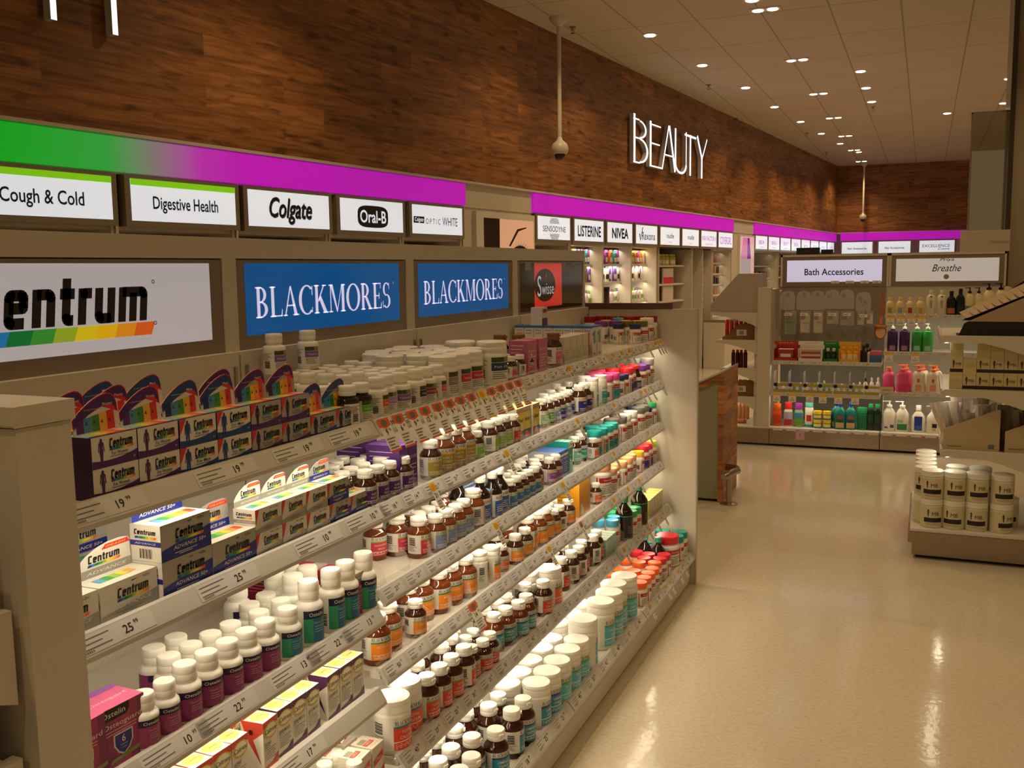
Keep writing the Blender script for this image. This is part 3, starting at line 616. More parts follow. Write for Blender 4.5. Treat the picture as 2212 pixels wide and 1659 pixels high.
# ---------------------------------------------------------------- end display standing at the camera end
t = thing('end_display', 'cream end display post with thick cap, at the camera end', 'shelving', (0, 0, 0))
x0 = -1.155
b = MB(); b.box(-1.95, x0, .957, 1.052, 0, 1.408, CREAM); b.build('post', t, bevel=.006)
b = MB(); b.box(-1.96, x0+.006, .950, 1.056, 1.410, 1.44, CREAM); b.build('cap', t, bevel=.004)
def arm(zt, nose, depth, thick, y1, y0):
    return [(y1, zt-thick), (y1, zt), (y0, zt), (y0, zt-nose)]+[(y0+(y1-y0)*k/6, zt-nose-(thick-nose)*(k/6)**2.0) for k in range(1, 6)]
for zt in (1.15, .93, .70, .45):
    b = MB(); b.ext(arm(zt, .03, .5, .14, .945, .45), lambda u, v, w=0: (x0-.02+w, u, v), .02, CREAM); b.build('shelf_arm', t)
    b = MB(); b.box(-1.93, x0-.042, .45, .945, zt-.03, zt-.012, CREAM2); b.build('shelf_board', t)
NAVY = C('14186B', .35)
for k, (zt, lab) in enumerate(((.93, 'navy blue carton on the upper arm of the end display'), (.70, 'navy blue carton on the lower arm of the end display'), (1.15, 'navy blue carton on the top arm of the end display'))):
    b = MB(); b.box(-.10, .10, -.06, .06, 0, .12, NAVY); b.poly([(.1005, -.05, .07), (.1005, .05, .07), (.1005, .05, .1), (.1005, -.05, .1)], C('2A2F9A')); tag(b.build('carton', None, (-1.30, .86, zt-.0115)), lab, 'box')
# ---------------------------------------------------------------- tickets hung on the rails
ORANGE = C('E4572E'); YEL = C('F0B81C')
def ticket(col, price, sup, w=.052, L=.088):
    t = thing('price_card', '', 'price card')
    ct, st = math.cos(math.radians(28)), math.sin(math.radians(28))
    def F(u, v, w_=0): return (-v*st*1.0+w_*ct, u, v*ct+w_*st)      # v runs down as negative
    b = MB(); b.ext([(0, -L), (w, -L), (w, 0), (0, 0)], F, .0006, PAPER)
    P = lambda u, v, w_=0: F(u, v, .0005)
    b.poly([P(0, -.020), P(w*.5, -.026), P(w, -.020), P(w, 0), P(0, 0)], col)
    b.poly([P(0, -L), P(w, -L), P(w, -L+.005), P(0, -L+.005)], col)
    Q = lambda u, v, w_=0: F(u, v, .0009)
    b.poly([Q(w*.5+.014*math.cos(a), -.012+.009*math.sin(a)) for a in [2*math.pi*k/14 for k in range(14)]], C('6B6A58') if col is ORANGE else C('D29A10'))
    b.text(price, Q, .020, INK, w*.42, -.036, .012); b.text(sup, Q, .010, INK, w*.42+.016*(1 if len(price) == 1 else 1.35), -.031, .004)
    for k in range(4): b.poly([Q(w*.12, -.052-.008*k), Q(w*(.82-.12*(k % 3)), -.052-.008*k), Q(w*(.82-.12*(k % 3)), -.0545-.008*k), Q(w*.12, -.0545-.008*k)], GREYINK)
    b.build('card', t)
    return t
def hang(sh, y, col, price, sup, lab, grp, big=True):
    xu, xl = RAILX.get(sh, (-1.216, -1.196)); z = ZS[sh]+.009
    t = ticket(col, price, sup) if big else ticket(col, price, sup, .030, .074)
    t.location = (xu+.004, y, z); t['label'] = lab; t['group'] = grp
for i, (p, s_) in enumerate([('9', '95'), ('6', '99'), ('9', '99'), ('12', '99'), ('9', '99'), ('9', '99'), ('5', '99'), ('5', '99'), ('8', '99'), ('15', '99'), ('12', '99'), ('16', '99'), ('17', '99')]):
    c_ = YEL if i == 8 else ORANGE
    hang('A', 2.012+.0715*i, c_, p, s_, ('white price card with yellow head between orange ones on the top rail' if i == 8 else 'white price card with orange head, %s of the row on the top rail' % ORD[i+1]), 'promotion cards along the top rail')
YT = {'A': [3.376, 3.931, 4.06, 4.182, 4.488, 4.64, 4.69, 4.74], 'B': [2.27, 2.774, 3.465, 3.937, 4.375, 4.449, 4.55, 4.74], 'C': [2.683, 3.296, 3.936, 4.492], 'D': [3.148, 3.935, 4.154, 4.346], 'E': [3.946, 4.334, 4.487, 4.621], 'F': [3.953, 4.228, 4.307, 4.472, 4.578]}
for sh, ys in YT.items():
    for i, y in enumerate(ys):
        hang(sh, y, YEL, str([37, 20, 21, 25, 19, 32, 16, 12][(i+ord(sh)) % 8]), '99', 'narrow yellow-headed price card on the %s rail, %s from the camera end' % (NAMES[sh], ORD[i+1]), 'yellow price cards on the rails', False)
hang('D', 2.497, ORANGE, '14', '99', 'orange-headed price card hanging alone on the fourth rail, closer to the camera', 'orange price cards on the fourth rail')
hang('D', 3.50, ORANGE, '15', '99', 'orange-headed price card hanging alone on the fourth rail, further along', 'orange price cards on the fourth rail', False)
# ---------------------------------------------------------------- bottles, jars and tubs
LABELW = mat('label_white', (.74, .71, .63), .35)
def words_on(b, r, z, h, lines, ink, a=0.0, e=.0010, maxw=1.5):
    for k, (t, sz, dz) in enumerate(lines):
        b.text(t, cyl(r+e, z, a), sz, ink, 0, dz, .004, res=2)
def fine_lines(b, r, z, a0, a1, m, n, dz, e=.0010):
    for k in range(n): b.patch(r, z-dz*k, z-dz*k+dz*.35, a0, a1-(k*17) % 23, m, 4, e)
def barcode(b, r, z, h, a, m=INK):
    for k in range(7): b.patch(r, z+h*k/7, z+h*k/7+h*(.07 if k % 2 else .1), a-16, a+16, m, 3, .0011)
def cap_mesh(r, h, m, z, flip=True):
    b = MB(); b.lathe([(r*.97, z), (r, z+h*.06), (r, z+h*.42), (r*.985, z+h*.45), (r, z+h*.48), (r, z+h*.88), (r*.93, z+h*.98), (r*.6, z+h), (.0001, z+h)], m, 28)
    if flip: b.box(r*.9, r*1.16, -r*.28, r*.28, z+h*.5, z+h*.72, m)
    return b
def jar(t, h, r, col, stripe, word, glass=AMBER, capm=WHITE, accent=None, serif=True):
    rn = r*.62; zs = h*.62
    b = MB(); b.lathe([(r*.86, 0), (r*.97, .003), (r, .009), (r, zs), (r*.97, zs+h*.03), (r*.86, zs+h*.085), (rn*1.05, zs+h*.145), (rn, zs+h*.17), (rn, h*.86)], glass, 30); b.build('jar_body', t)
    rc = r*.70; zc = h*.80; cap_mesh(rc, h-zc, capm, zc).build('flip_cap', t)
    b = MB(); z0, z1 = h*.13, h*.60; b.patch(r, z0, z1, -128, 128, LABELW, 26)
    cm = C(col, .35); zt = z0+(z1-z0)*.72
    b.patch(r, z0, zt, -52, 56, cm, 14, .0007); b.patch(r, zt, zt+(z1-z0)*.07, -52, 56, C(stripe, .35), 14, .0008)
    if serif: b.text('BLACKMORES', cyl(r+.0011, 0), (z1-z0)*.15, INK, 0, zt+(z1-z0)*.18, width=min(r*1.75, .07), glyphs=serif_text)
    sz = min((z1-z0)*.16, 2.2*r/max(3, max(len(x) for x in word.split('|')))*.95)
    for k, w_ in enumerate(word.split('|')): b.text(w_, cyl(r+.0011, 0), sz, LABELW, 0, zt-(z1-z0)*(.15+.19*k), .004, res=2)
    b.patch(r, z0+(z1-z0)*.20, z0+(z1-z0)*.23, -44, 46, LABELW, 8, .0009); fine_lines(b, r, z0+(z1-z0)*.15, -40, 35, LABELW, 2, (z1-z0)*.07)
    barcode(b, r, z0+(z1-z0)*.45, (z1-z0)*.42, -95); fine_lines(b, r, z0+(z1-z0)*.36, -118, -72, GREYINK, 4, (z1-z0)*.07); fine_lines(b, r, z0+(z1-z0)*.8, 66, 112, GREYINK, 8, (z1-z0)*.08)
    b.build('label', t)
def tub(t, h, r, col, stripe, word, body=WHITE, lid=WHITE):
    b = MB(); b.lathe([(r*.92, 0), (r, .005), (r, h*.70), (r*.985, h*.735), (r*.93, h*.755), (r*.93, h*.79)], body, 32); b.build('tub_body', t)
    zc = h*.775; b = MB(); b.lathe([(r*.985, zc), (r*.985, zc+(h-zc)*.5), (r*.965, zc+(h-zc)*.53), (r*.985, zc+(h-zc)*.57), (r*.985, h-.005), (r*.95, h-.001), (r*.88, h), (.0001, h)], lid, 32); b.build('screw_lid', t)
    z0, z1 = h*.09, h*.70; L = z1-z0; zt = z0+L*.66; b = MB()
    b.patch(r, z0, z1, -130, 130, LABELW, 26); b.patch(r, z0, zt, -42, 52, C(col, .35), 14, .0007); b.patch(r, zt, zt+L*.08, -42, 52, C(stripe, .35), 14, .0008)
    b.text('BLACKMORES', cyl(r+.0011, 0, .08), L*.13, INK, 0, zt+L*.17, width=r*1.5, glyphs=serif_text)
    for k, w_ in enumerate(word.split('|')): b.text(w_, cyl(r+.0011, 0, .08), min(L*.13, 1.35*r/len(w_)*1.5), LABELW, 0, zt-L*(.12+.16*k), .006, res=2)
    b.patch(r, z0+L*.24, z0+L*.27, -42, 52, LABELW, 10, .0009); fine_lines(b, r, z0+L*.18, -36, 36, LABELW, 3, L*.05)
    barcode(b, r, z0+L*.5, L*.34, -92); fine_lines(b, r, z0+L*.4, -112, -72, GREYINK, 4, L*.06); b.build('label', t)
def vitamin(t, h, r, col, wide=False, body=WHITE, dark=False, word='Vitamin'):
    rn = r*(.93 if wide else .66); zs = h*(.70 if wide else .66)
    b = MB(); b.lathe([(r*.9, 0), (r, .005), (r, zs-.006), (r*.985, zs), (r*.93, zs+h*.03), (rn, zs+h*.065), (rn, h*.82)], DARKG if dark else body, 28); b.build('bottle_body', t)
    rc = r*(.96 if wide else .76); zc = h*.765 if not wide else h*.76; cap_mesh(rc, h-zc, WHITE, zc, False).build('screw_cap', t)
    z0, z1 = h*.08, zs-.008; L = z1-z0; b = MB(); b.patch(r, z0, z1, -125, 125, LABELW, 24)
    if col:
        b.patch(r, z0+L*.80, z1, -30, 20, C('3C4A1E'), 8, .0007); b.patch(r, z0+L*.80, z1, 20, 55, C('8A7A3C'), 6, .0007)
        b.patch(r, z0+L*.46, z0+L*.78, -30, 55, C(col), 12, .0007); b.text(word, cyl(r+.001, 0, .2), L*.12, LABELW, 0, z0+L*.62, .003, width=r*1.1, res=2)
        fine_lines(b, r, z0+L*.38, -26, 40, GREYINK, 4, L*.08)
    barcode(b, r, z0+L*.16, L*.36, -70); fine_lines(b, r, z0+L*.86, -105, -42, GREYINK, 6, L*.06); b.build('label', t)
def ostel(t, h, r, col, col2, big):
    b = MB(); b.lathe([(r*.92, 0), (r, .004), (r, h*.60), (r*.97, h*.635), (r*.84, h*.67), (r*.72, h*.69), (r*.70, h*.78)], WHITE, 30); b.build('bottle_body', t)
    cap_mesh(r*.76, h*.265, WHITE, h*.735, False).build('screw_cap', t)
    z0, z1 = h*.07, h*.57; L = z1-z0; b = MB(); b.patch(r, z0, z1, -100, 70, C(col, .35), 22)
    if col2: b.patch(r, z0, z1-L*.25, -48, -10, C(col2, .35), 8, .0006)
    b.patch(r, z1-L*.24, z1, -48, 68, C('1B1440', .35), 12, .0008); b.text('Ostelin', cyl(r+.0012, 0, .1), L*.16, LABELW, 0, z1-L*.12, .006, width=r*1.15, res=2)
    b.text('Vitamin D' if not big else 'Vitamin D', cyl(r+.0012, 0, .25), L*.1, C('C9A4BE' if not col2 else '8FC7C4'), 0, z1-L*.38, 0, width=r*.9, res=2)
    fine_lines(b, r, z1-L*.52, -5, 45, C('B98AA8' if not col2 else '7FB3B8'), 3, L*.08)
    b.patch(r, z0, z1, -100, -50, LABELW if col2 else C(col, .35), 6, .0007); barcode(b, r, z0+L*.12, L*.4, -75); b.build('label', t)
def swtub(t, h, r, lid, band='B32025', lower=None, body=WHITE):
    b = MB(); b.lathe([(r*.9, 0), (r*.98, .004), (r*.98, h*.62), (r, h*.64), (r*.97, h*.69), (r*.86, h*.735), (r*.86, h*.78)], body, 28); b.build('tub_body', t)
    zc = h*.76; b = MB(); b.lathe([(r*.93, zc), (r*.95, zc+.002), (r*.95, h-.004), (r*.90, h-.0005), (r*.82, h), (.0001, h)], C(lid, .35), 28); b.build('screw_lid', t)
    z0, z1 = h*.07, h*.60; L = z1-z0; R_ = r*.98; b = MB(); b.patch(R_, z0, z1, -120, 120, LABELW, 22)
    b.patch(R_, z0+L*.72, z0+L*.98, -35, 60, C(band, .35), 12, .0007); b.patch(R_, z0, z0+L*.05, -115, 115, C(band, .35), 16, .0007)
    b.text('Swisse', cyl(R_+.0011, 0, .22), L*.13, LABELW, 0, z0+L*.85, .006, width=r*.9, res=2)
    if lower: b.patch(R_, z0+L*.05, z0+L*.68, -35, 60, C(lower, .35), 12, .0006)
    else: b.text('Ultivite', cyl(R_+.0011, 0, .22), L*.11, INK, 0, z0+L*.58, .006, width=r*1.0, res=2); fine_lines(b, R_, z0+L*.44, -25, 45, GREYINK, 4, L*.09)
    b.patch(R_, z0+L*.05, z1, -48, -42, C(band, .35), 2, .0007); barcode(b, R_, z0+L*.3, L*.35, -85); b.build('label', t)
def dbottle(t, h, r, cap, lab_col, shoulder=.58, glass=DARKG, neck=.34, capr=.46, word=None):
    b = MB(); zs = h*shoulder; b.lathe([(r*.9, 0), (r, .006), (r, zs), (r*.95, zs+h*.04), (r*.70, zs+h*.12), (r*neck*1.1, zs+h*.20), (r*neck, zs+h*.23), (r*neck, h*.9)], glass, 28); b.build('bottle_body', t)
    cap_mesh(r*capr, h*.145, cap if not isinstance(cap, str) else C(cap, .35), h*.855, False).build('screw_cap', t)
    z0, z1 = h*.06, zs*.95; L = z1-z0; b = MB(); b.patch(r, z0, z1, -115, 115, LABELW if lab_col else DARKG, 22)
    if lab_col: b.patch(r, z0+L*.02, z0+L*.72, -42, 58, C(lab_col, .35), 12, .0007)
    else:
        b.patch(r, z1-L*.04, z1, -115, 115, C('2E9C74'), 20, .0006); b.patch(r, z0, z0+L*.03, -115, 115, C('2E9C74'), 20, .0006)
    if word: b.text(word, cyl(r+.0011, 0, .1), L*.12, INK, 0, z0+L*.86, .004, width=r*1.5, res=2, glyphs=serif_text if word == 'BLACKMORES' else None)
    fine_lines(b, r, z0+L*.5, -30, 40, LABELW if lab_col else GREYINK, 4, L*.09); b.build('label', t)
GOLDL = C('7A5A22', .3)
PT = {   # code: (height, radius, builder, description, object name)
 'AP': (.095, .028, lambda t, h, r: jar(t, h, r, '4A1F6E', '5B2F7E', 'SLEEP|RELAX'), 'amber jar with purple label'),
 'AG': (.126, .036, lambda t, h, r: jar(t, h, r, '9C8226', 'E2A22A', 'EXEC B|STRESS', AMBERO), 'large amber jar, gold label'),
 'AGs': (.11, .031, lambda t, h, r: jar(t, h, r, 'A08C35', 'C9A83C', 'EXEC B'), 'small amber jar, gold label'),
 'AL': (.09, .022, lambda t, h, r: jar(t, h, r, '79B83E', '9CC46A', 'GREEN'), 'tiny jar with lime label'),
 'ALg': (.105, .031, lambda t, h, r: jar(t, h, r, '8CB04A', 'A9C47A', 'DIGEST|BIOTICS'), 'amber jar with lime label'),
 'AR': (.1, .029, lambda t, h, r: jar(t, h, r, 'C2352C', '8D9C6A', 'GLUCO|SAMINE'), 'small amber jar, red label'),
 'ARl': (.125, .034, lambda t, h, r: jar(t, h, r, 'CF3F2B', '6E9E5A', 'TOTAL|CALCIUM'), 'large amber jar, red label'),
 'ACH': (.112, .033, lambda t, h, r: jar(t, h, r, 'C93A48', '98AA56', 'CHOLESTEROL|HEALTH', AMBERO), 'amber jar with crimson label'),
 'ABl': (.105, .031, lambda t, h, r: jar(t, h, r, '7E93C6', '7CA86C', 'EYE|CARE', AMBERO), 'amber jar with pale-blue label'),
 'APk': (.122, .036, lambda t, h, r: jar(t, h, r, 'CF6F7C', 'B23848', 'PREGNANCY', AMBERO), 'large jar with pink label'),
 'AN': (.105, .028, lambda t, h, r: jar(t, h, r, '2A2A7A', '4E9A56', 'MULTI'), 'amber jar with navy label'),
 'ANl': (.12, .032, lambda t, h, r: jar(t, h, r, '25257C', 'D9A33A', 'MEN'), 'large jar with navy label'),
 'AGr': (.105, .028, lambda t, h, r: jar(t, h, r, '4E8A4E', '9AB08A', 'MULTI|TEEN'), 'amber jar with green label'),
 'AT': (.122, .034, lambda t, h, r: jar(t, h, r, '2F9AA0', '2B2A66', 'OMEGA|JOINT', AMBERO), 'amber jar with teal label'),
 'ATg': (.112, .03, lambda t, h, r: jar(t, h, r, '1F9A7E', '2C4E7E', 'MOOD'), 'amber jar with sea-green label'),
 'ASm': (.09, .026, lambda t, h, r: jar(t, h, r, 'D9673E', '9AA36A', 'IRON'), 'small jar with salmon label'),
 'AO': (.1, .03, lambda t, h, r: jar(t, h, r, 'E8892A', '8FAE4A', 'BIO C'), 'small amber jar, orange label'),
 'AOl': (.126, .037, lambda t, h, r: jar(t, h, r, 'EE8A1E', '2E8A4A', 'BIO C 1000', AMBERO), 'large amber jar, orange label'),
 'AM': (.143, .038, lambda t, h, r: jar(t, h, r, '1687A8', '2C2470', 'OMEGA|TRIPLE'), 'dark amber jar, blue label'),
 'AV': (.1, .028, lambda t, h, r: jar(t, h, r, '8A4A9A', 'D9A84A', 'KIDS'), 'amber jar with violet label'),
 'ABs': (.098, .027, lambda t, h, r: jar(t, h, r, '3A7AB8', '8FB46A', 'EYE'), 'amber jar with blue label'),
 'DT': (.15, .033, lambda t, h, r: dbottle(t, h, r, WHITE, '2F63B4', .56, DARKG, .42, .54, 'BLACKMORES'), 'tall dark bottle, white cap'),
 'WF': (.144, .047, lambda t, h, r: tub(t, h, r, '4FB4C4', '4E9A56', 'FISH OIL|1000'), 'white tub with aqua label'),
 'WFL': (.184, .055, lambda t, h, r: tub(t, h, r, '4FB4C4', '4E9A56', 'FISH OIL|1000'), 'tall white tub, aqua label'),
 'WO': (.144, .047, lambda t, h, r: tub(t, h, r, '1C86AC', '3A2A80', 'OMEGA|DAILY'), 'white tub with blue label'),
 'WC': (.14, .048, lambda t, h, r: tub(t, h, r, 'DD3F24', '4A6E8E', 'TOTAL|CALCIUM'), 'white tub with red label'),
 'WG': (.14, .048, lambda t, h, r: tub(t, h, r, 'E0603F', '4E9A56', 'GLUCOS|AMINE'), 'white tub with coral label'),
 'WB': (.113, .029, lambda t, h, r: tub(t, h, r, 'EC7F1F', '2E8A4A', 'BIO C|1000'), 'white tub with orange label'),
 'WT': (.13, .028, lambda t, h, r: tub(t, h, r, '2FA4B0', 'E8E4DA', 'PROTEIN'), 'slim white tub, teal label'),
 'VX': (.105, .029, lambda t, h, r: vitamin(t, h, r, '7A5AA0'), 'white vitamin bottle'),
 'VO': (.105, .029, lambda t, h, r: vitamin(t, h, r, 'D9532E'), 'white bottle with orange band'),
 'VL': (.105, .029, lambda t, h, r: vitamin(t, h, r, 'A584BE'), 'white bottle with lilac band'),
 'VN': (.105, .029, lambda t, h, r: vitamin(t, h, r, '23234E'), 'white bottle with navy band'),
 'VM': (.105, .029, lambda t, h, r: vitamin(t, h, r, '8C3048'), 'white bottle with maroon band'),
 'VP': (.105, .029, lambda t, h, r: vitamin(t, h, r, 'D9557A'), 'white bottle with pink band'),
 'TG': (.125, .043, lambda t, h, r: vitamin(t, h, r, '8A8474', True), 'wide-lidded tub with grey band'),
 'TR': (.125, .043, lambda t, h, r: vitamin(t, h, r, 'C93048', True), 'wide-lidded tub with red band'),
 'TE': (.125, .043, lambda t, h, r: vitamin(t, h, r, '1E8A2E', True), 'wide-lidded tub with green band'),
 'TB': (.141, .051, lambda t, h, r: vitamin(t, h, r, '22386E', True, word='Fish Oil'), 'big white tub, navy band'),
 'VD': (.1, .028, lambda t, h, r: vitamin(t, h, r, '5FAF2E', False, WHITE, True), 'dark bottle with green label'),
 'GJ': (.13, .034, lambda t, h, r: jar(t, h, r, 'CB6A88', 'D9A0B0', 'RADIANCE', AMBER, GOLDL), 'gold-lidded jar, pink label'),
 'PS': (.08, .022, lambda t, h, r: jar(t, h, r, 'CB5A80', 'D9A0B0', 'SKIN'), 'tiny jar with pink label'),
}
def _sw(code, h, r, lid, desc, lower=None, band='B32025'): PT[code] = (h, r, lambda t, h_, r_: swtub(t, h_, r_, lid, band, lower), desc)
for a in [('Sred', .108, .034, 'D8303A', 'white tub with red lid'), ('Sor', .108, .034, 'F26A24', 'white tub with orange lid'), ('Stl', .112, .033, '1FA6A4', 'teal-lidded tub, teal label', '1F8C8C'), ('Sgy', .12, .036, '6E6A64', 'white tub with grey lid'),
    ('Spk', .12, .038, 'D94A92', 'pink-lidded tub, teal panel', '3A96A8'), ('Sre', .12, .036, 'DA2434', 'scarlet-lidded tub, blue panel', '2A3488'), ('Spu', .11, .034, '7A3AA0', 'white tub with purple lid'), ('Ssi', .13, .034, 'A8A6A0', 'white tub with silver lid'),
    ('Sye', .11, .029, 'EDB820', 'white tub with yellow lid'), ('Sli', .12, .034, 'B8D820', 'white tub with lime lid'), ('Sbl', .12, .03, '4FA8D0', 'white tub with sky-blue lid'), ('Sgn', .115, .034, '2FAE6A', 'white tub with green lid'),
    ('Sna', .1, .028, '24345E', 'white tub with navy lid'), ('Sol', .11, .032, '6E6032', 'white tub with olive lid'), ('Swh', .12, .036, 'EDE8DC', 'white tub, white lid, red band'), ('Sbg', .115, .035, 'E2A878', 'white tub with peach lid'),
    ('Bre', .16, .06, 'D8242E', 'big tub with red lid'), ('Bbg', .16, .055, 'E0A070', 'big tub with peach lid'), ('Mtl', .13, .042, '17938A', 'white tub with jade lid'), ('Mdr', .125, .03, '8A1222', 'white tub with burgundy lid')]: _sw(*a)
PT['Kt'] = (.105, .022, lambda t, h, r: dbottle(t, h, r, '2FA896', 'E0D8C8'), 'small dark bottle, teal cap')
PT['KT'] = (.17, .036, lambda t, h, r: dbottle(t, h, r, '2FA896', 'E0D8C8'), 'large dark bottle, teal cap')
PT['KL'] = (.2, .04, lambda t, h, r: dbottle(t, h, r, '2FA878', None, .60), 'tall dark bottle, green trim')
PT['Rb'] = (.12, .026, lambda t, h, r: dbottle(t, h, r, 'DA2A2A', '2A3488', .56, AMBER, .55, .72), 'amber bottle with red cap')
PT['OM'] = (.11, .0295, lambda t, h, r: ostel(t, h, r, '8C2F6A', None, False), 'white bottle with magenta label')
PT['OS'] = (.1, .026, lambda t, h, r: ostel(t, h, r, '9A3C68', None, False), 'small bottle, rose label')
PT['OT'] = (.11, .0295, lambda t, h, r: ostel(t, h, r, '2C7A9A', '2E9C70', True), 'white bottle with turquoise label')
PT['OL'] = (.146, .031, lambda t, h, r: ostel(t, h, r, '1F6C94', '2E9C70', True), 'tall bottle with turquoise label')
KINDN = {'A': 'amber_jar', 'W': 'supplement_tub', 'V': 'vitamin_bottle', 'T': 'vitamin_tub', 'S': 'lidded_tub', 'B': 'lidded_tub', 'M': 'lidded_tub', 'K': 'dark_bottle', 'R': 'dark_bottle', 'O': 'supplement_bottle', 'D': 'dark_bottle', 'G': 'amber_jar', 'P': 'amber_jar'}
SHN = dict(A='top', B='second', C='third', D='fourth', E='fifth', F='bottom', c='third', d='fourth', e='fifth')
PROTO = {}
RP = random.Random(11)
def P(sh, code, *pts):
    h, r, fn, desc = PT[code]
    for i, p in enumerate(sorted(pts, key=lambda q: q[1])):
        x, y = p[0], p[1]; z = ZS[sh]+(p[2] if len(p) > 2 else 0)
        rz = math.radians(RP.uniform(-44, 2)) if code[0] not in 'S' else math.radians(RP.uniform(-55, 10))
        if RP.random() < .08: rz = math.radians(RP.uniform(20, 60))
        if code in ('OM', 'OL', 'OT', 'OS'): rz = math.radians(RP.uniform(-38, -16))
        where = 'the %s shelf' % SHN[sh]
        lab = '%s, %s from the camera end of %s' % (desc, ORD[i+1], where) if len(pts) > 1 else 'lone %s on %s' % (desc, where)
        if len(p) > 2: lab = '%s, standing on top of another, %s from the camera end' % (desc, ORD[i+1])
        grp = desc+'s on '+where
        if code not in PROTO:
            name = KINDN[code[0]]
            t = thing(name, lab, 'tub' if 'tub' in name else ('jar' if 'jar' in name else 'bottle'), (x, y, z), rz, grp); fn(t, h, r); PROTO[code] = t
        else: dup(PROTO[code], (x, y, z), rz, lab, grp)
P('A','VX',(-1.543,2.138),(-1.485,2.124),(-1.425,2.121),(-1.366,2.114),(-1.374,2.186),(-1.316,2.176),(-1.549,2.2),(-1.492,2.182),(-1.433,2.195),(-1.421,2.261),(-1.364,2.245),(-1.532,2.263),(-1.477,2.24),(-1.431,2.32),(-1.373,2.303),(-1.549,2.329),(-1.49,2.321),(-1.556,2.454),(-1.498,2.431),(-1.314,2.294),(-1.313,2.354),(-1.305,2.235),(-1.254,2.205),(-1.556,2.084,.105),(-1.55,2.226,.105))
P('A','VO',(-1.254,2.088))
P('A','VL',(-1.264,2.147))
P('A','VN',(-1.254,2.29))
P('A','VM',(-1.254,2.349))
P('A','VP',(-1.254,2.409))
P('A','VD',(-1.253,1.952),(-1.253,2.011),(-1.303,1.923),(-1.302,1.982))
P('A','TG',(-1.268,2.481))
P('A','TR',(-1.268,2.568),(-1.268,2.656))
P('A','TE',(-1.429,2.458),(-1.353,2.501),(-1.503,2.505),(-1.353,2.589),(-1.436,2.561),(-1.522,2.668),(-1.436,2.649),(-1.353,2.676),(-1.542,2.753),(-1.471,2.805),(-1.417,2.736),(-1.313,2.754),(-1.542,2.583))
P('A','TB',(-1.276,2.842),(-1.378,2.824))
P('A','GJ',(-1.432,3.266),(-1.368,3.292),(-1.27,3.392))
P('A','PS',(-1.26,2.96),(-1.26,3.037),(-1.26,3.112),(-1.31,3.034),(-1.31,3.111),(-1.31,3.196))
P('A','Mdr',(-1.555,4.681),(-1.514,4.735),(-1.453,4.733),(-1.392,4.744),(-1.35,4.698),(-1.316,4.749),(-1.255,4.755))
P('A','Sye',(-1.455,4.634),(-1.349,4.624),(-1.289,4.628))
P('A','Sbl',(-1.399,4.657))
P('A','Swh',(-1.261,4.688))
P('A','Spu',(-1.447,4.535),(-1.389,4.574))
P('A','Sna',(-1.355,4.515),(-1.272,4.514))
P('A','Sol',(-1.322,4.567),(-1.257,4.574))
P('B','AP',(-1.253,2.019),(-1.253,2.077),(-1.253,2.136),(-1.253,2.206),(-1.307,2.039),(-1.297,1.983),(-1.299,2.17),(-1.307,2.097),(-1.347,2.138),(-1.403,2.151),(-1.364,2.042),(-1.386,2.095),(-1.353,2.195))
P('B','AGs',(-1.256,2.37))
P('B','AG',(-1.261,2.456),(-1.261,2.53),(-1.266,2.603))
P('B','AL',(-1.247,2.659))
P('B','ALg',(-1.279,2.704),(-1.256,2.827),(-1.259,2.89),(-1.256,2.763))
P('B','AR',(-1.309,2.795),(-1.254,2.951))
P('B','AGr',(-1.288,3.3),(-1.283,3.358))
P('B','AN',(-1.28,3.415),(-1.28,3.473),(-1.277,3.53),(-1.285,3.587),(-1.334,3.446),(-1.347,3.561),(-1.396,3.757),(-1.338,3.659),(-1.376,3.849))
P('B','ANl',(-1.257,3.642),(-1.257,3.71))
P('B','WT',(-1.253,3.793),(-1.253,3.912),(-1.306,3.856))
P('B','Spk',(-1.263,4.012),(-1.263,4.102),(-1.334,4.052),(-1.335,4.131))
P('B','Sre',(-1.362,4.217),(-1.315,4.274),(-1.261,4.324),(-1.27,4.397))
P('B','Sna',(-1.256,4.191),(-1.253,4.248))
P('B','Rb',(-1.284,4.499),(-1.346,4.51),(-1.251,4.457))
P('B','Spu',(-1.259,4.625),(-1.259,4.556))
P('B','Ssi',(-1.326,4.676),(-1.259,4.695),(-1.3,4.751))
P('C','ACH',(-1.343,2.322),(-1.276,2.327),(-1.38,2.265))
P('C','ABl',(-1.256,2.39),(-1.256,2.456),(-1.377,2.379),(-1.318,2.403),(-1.319,2.466),(-1.379,2.443),(-1.319,2.53),(-1.256,2.519),(-1.261,2.583))
P('C','APk',(-1.359,2.622),(-1.261,2.651))
P('C','DT',(-1.258,2.788),(-1.264,2.855),(-1.269,2.721),(-1.326,2.684))
P('C','ABs',(-1.252,2.915),(-1.252,2.971),(-1.3,2.942),(-1.252,3.026),(-1.301,2.998),(-1.252,3.082),(-1.301,3.053),(-1.252,3.137))
P('C','AV',(-1.255,3.3),(-1.255,3.361),(-1.324,3.145),(-1.332,3.206),(-1.3,3.258),(-1.309,3.33),(-1.369,3.318),(-1.366,3.257))
P('C','AR',(-1.267,3.192))
P('C','ATg',(-1.295,3.689),(-1.292,3.759),(-1.327,3.845))
P('C','ASm',(-1.316,3.907),(-1.251,3.799))
P('C','Stl',(-1.258,3.926),(-1.31,3.969),(-1.258,4.012),(-1.258,4.079),(-1.264,3.858))
P('C','Sgy',(-1.327,4.064),(-1.278,4.147),(-1.261,4.219),(-1.371,4.005),(-1.313,4.344),(-1.325,4.432),(-1.261,4.606),(-1.261,4.533))
P('C','Swh',(-1.336,4.192),(-1.261,4.292),(-1.261,4.396))
P('C','Sna',(-1.322,4.757),(-1.356,4.711),(-1.26,4.687))
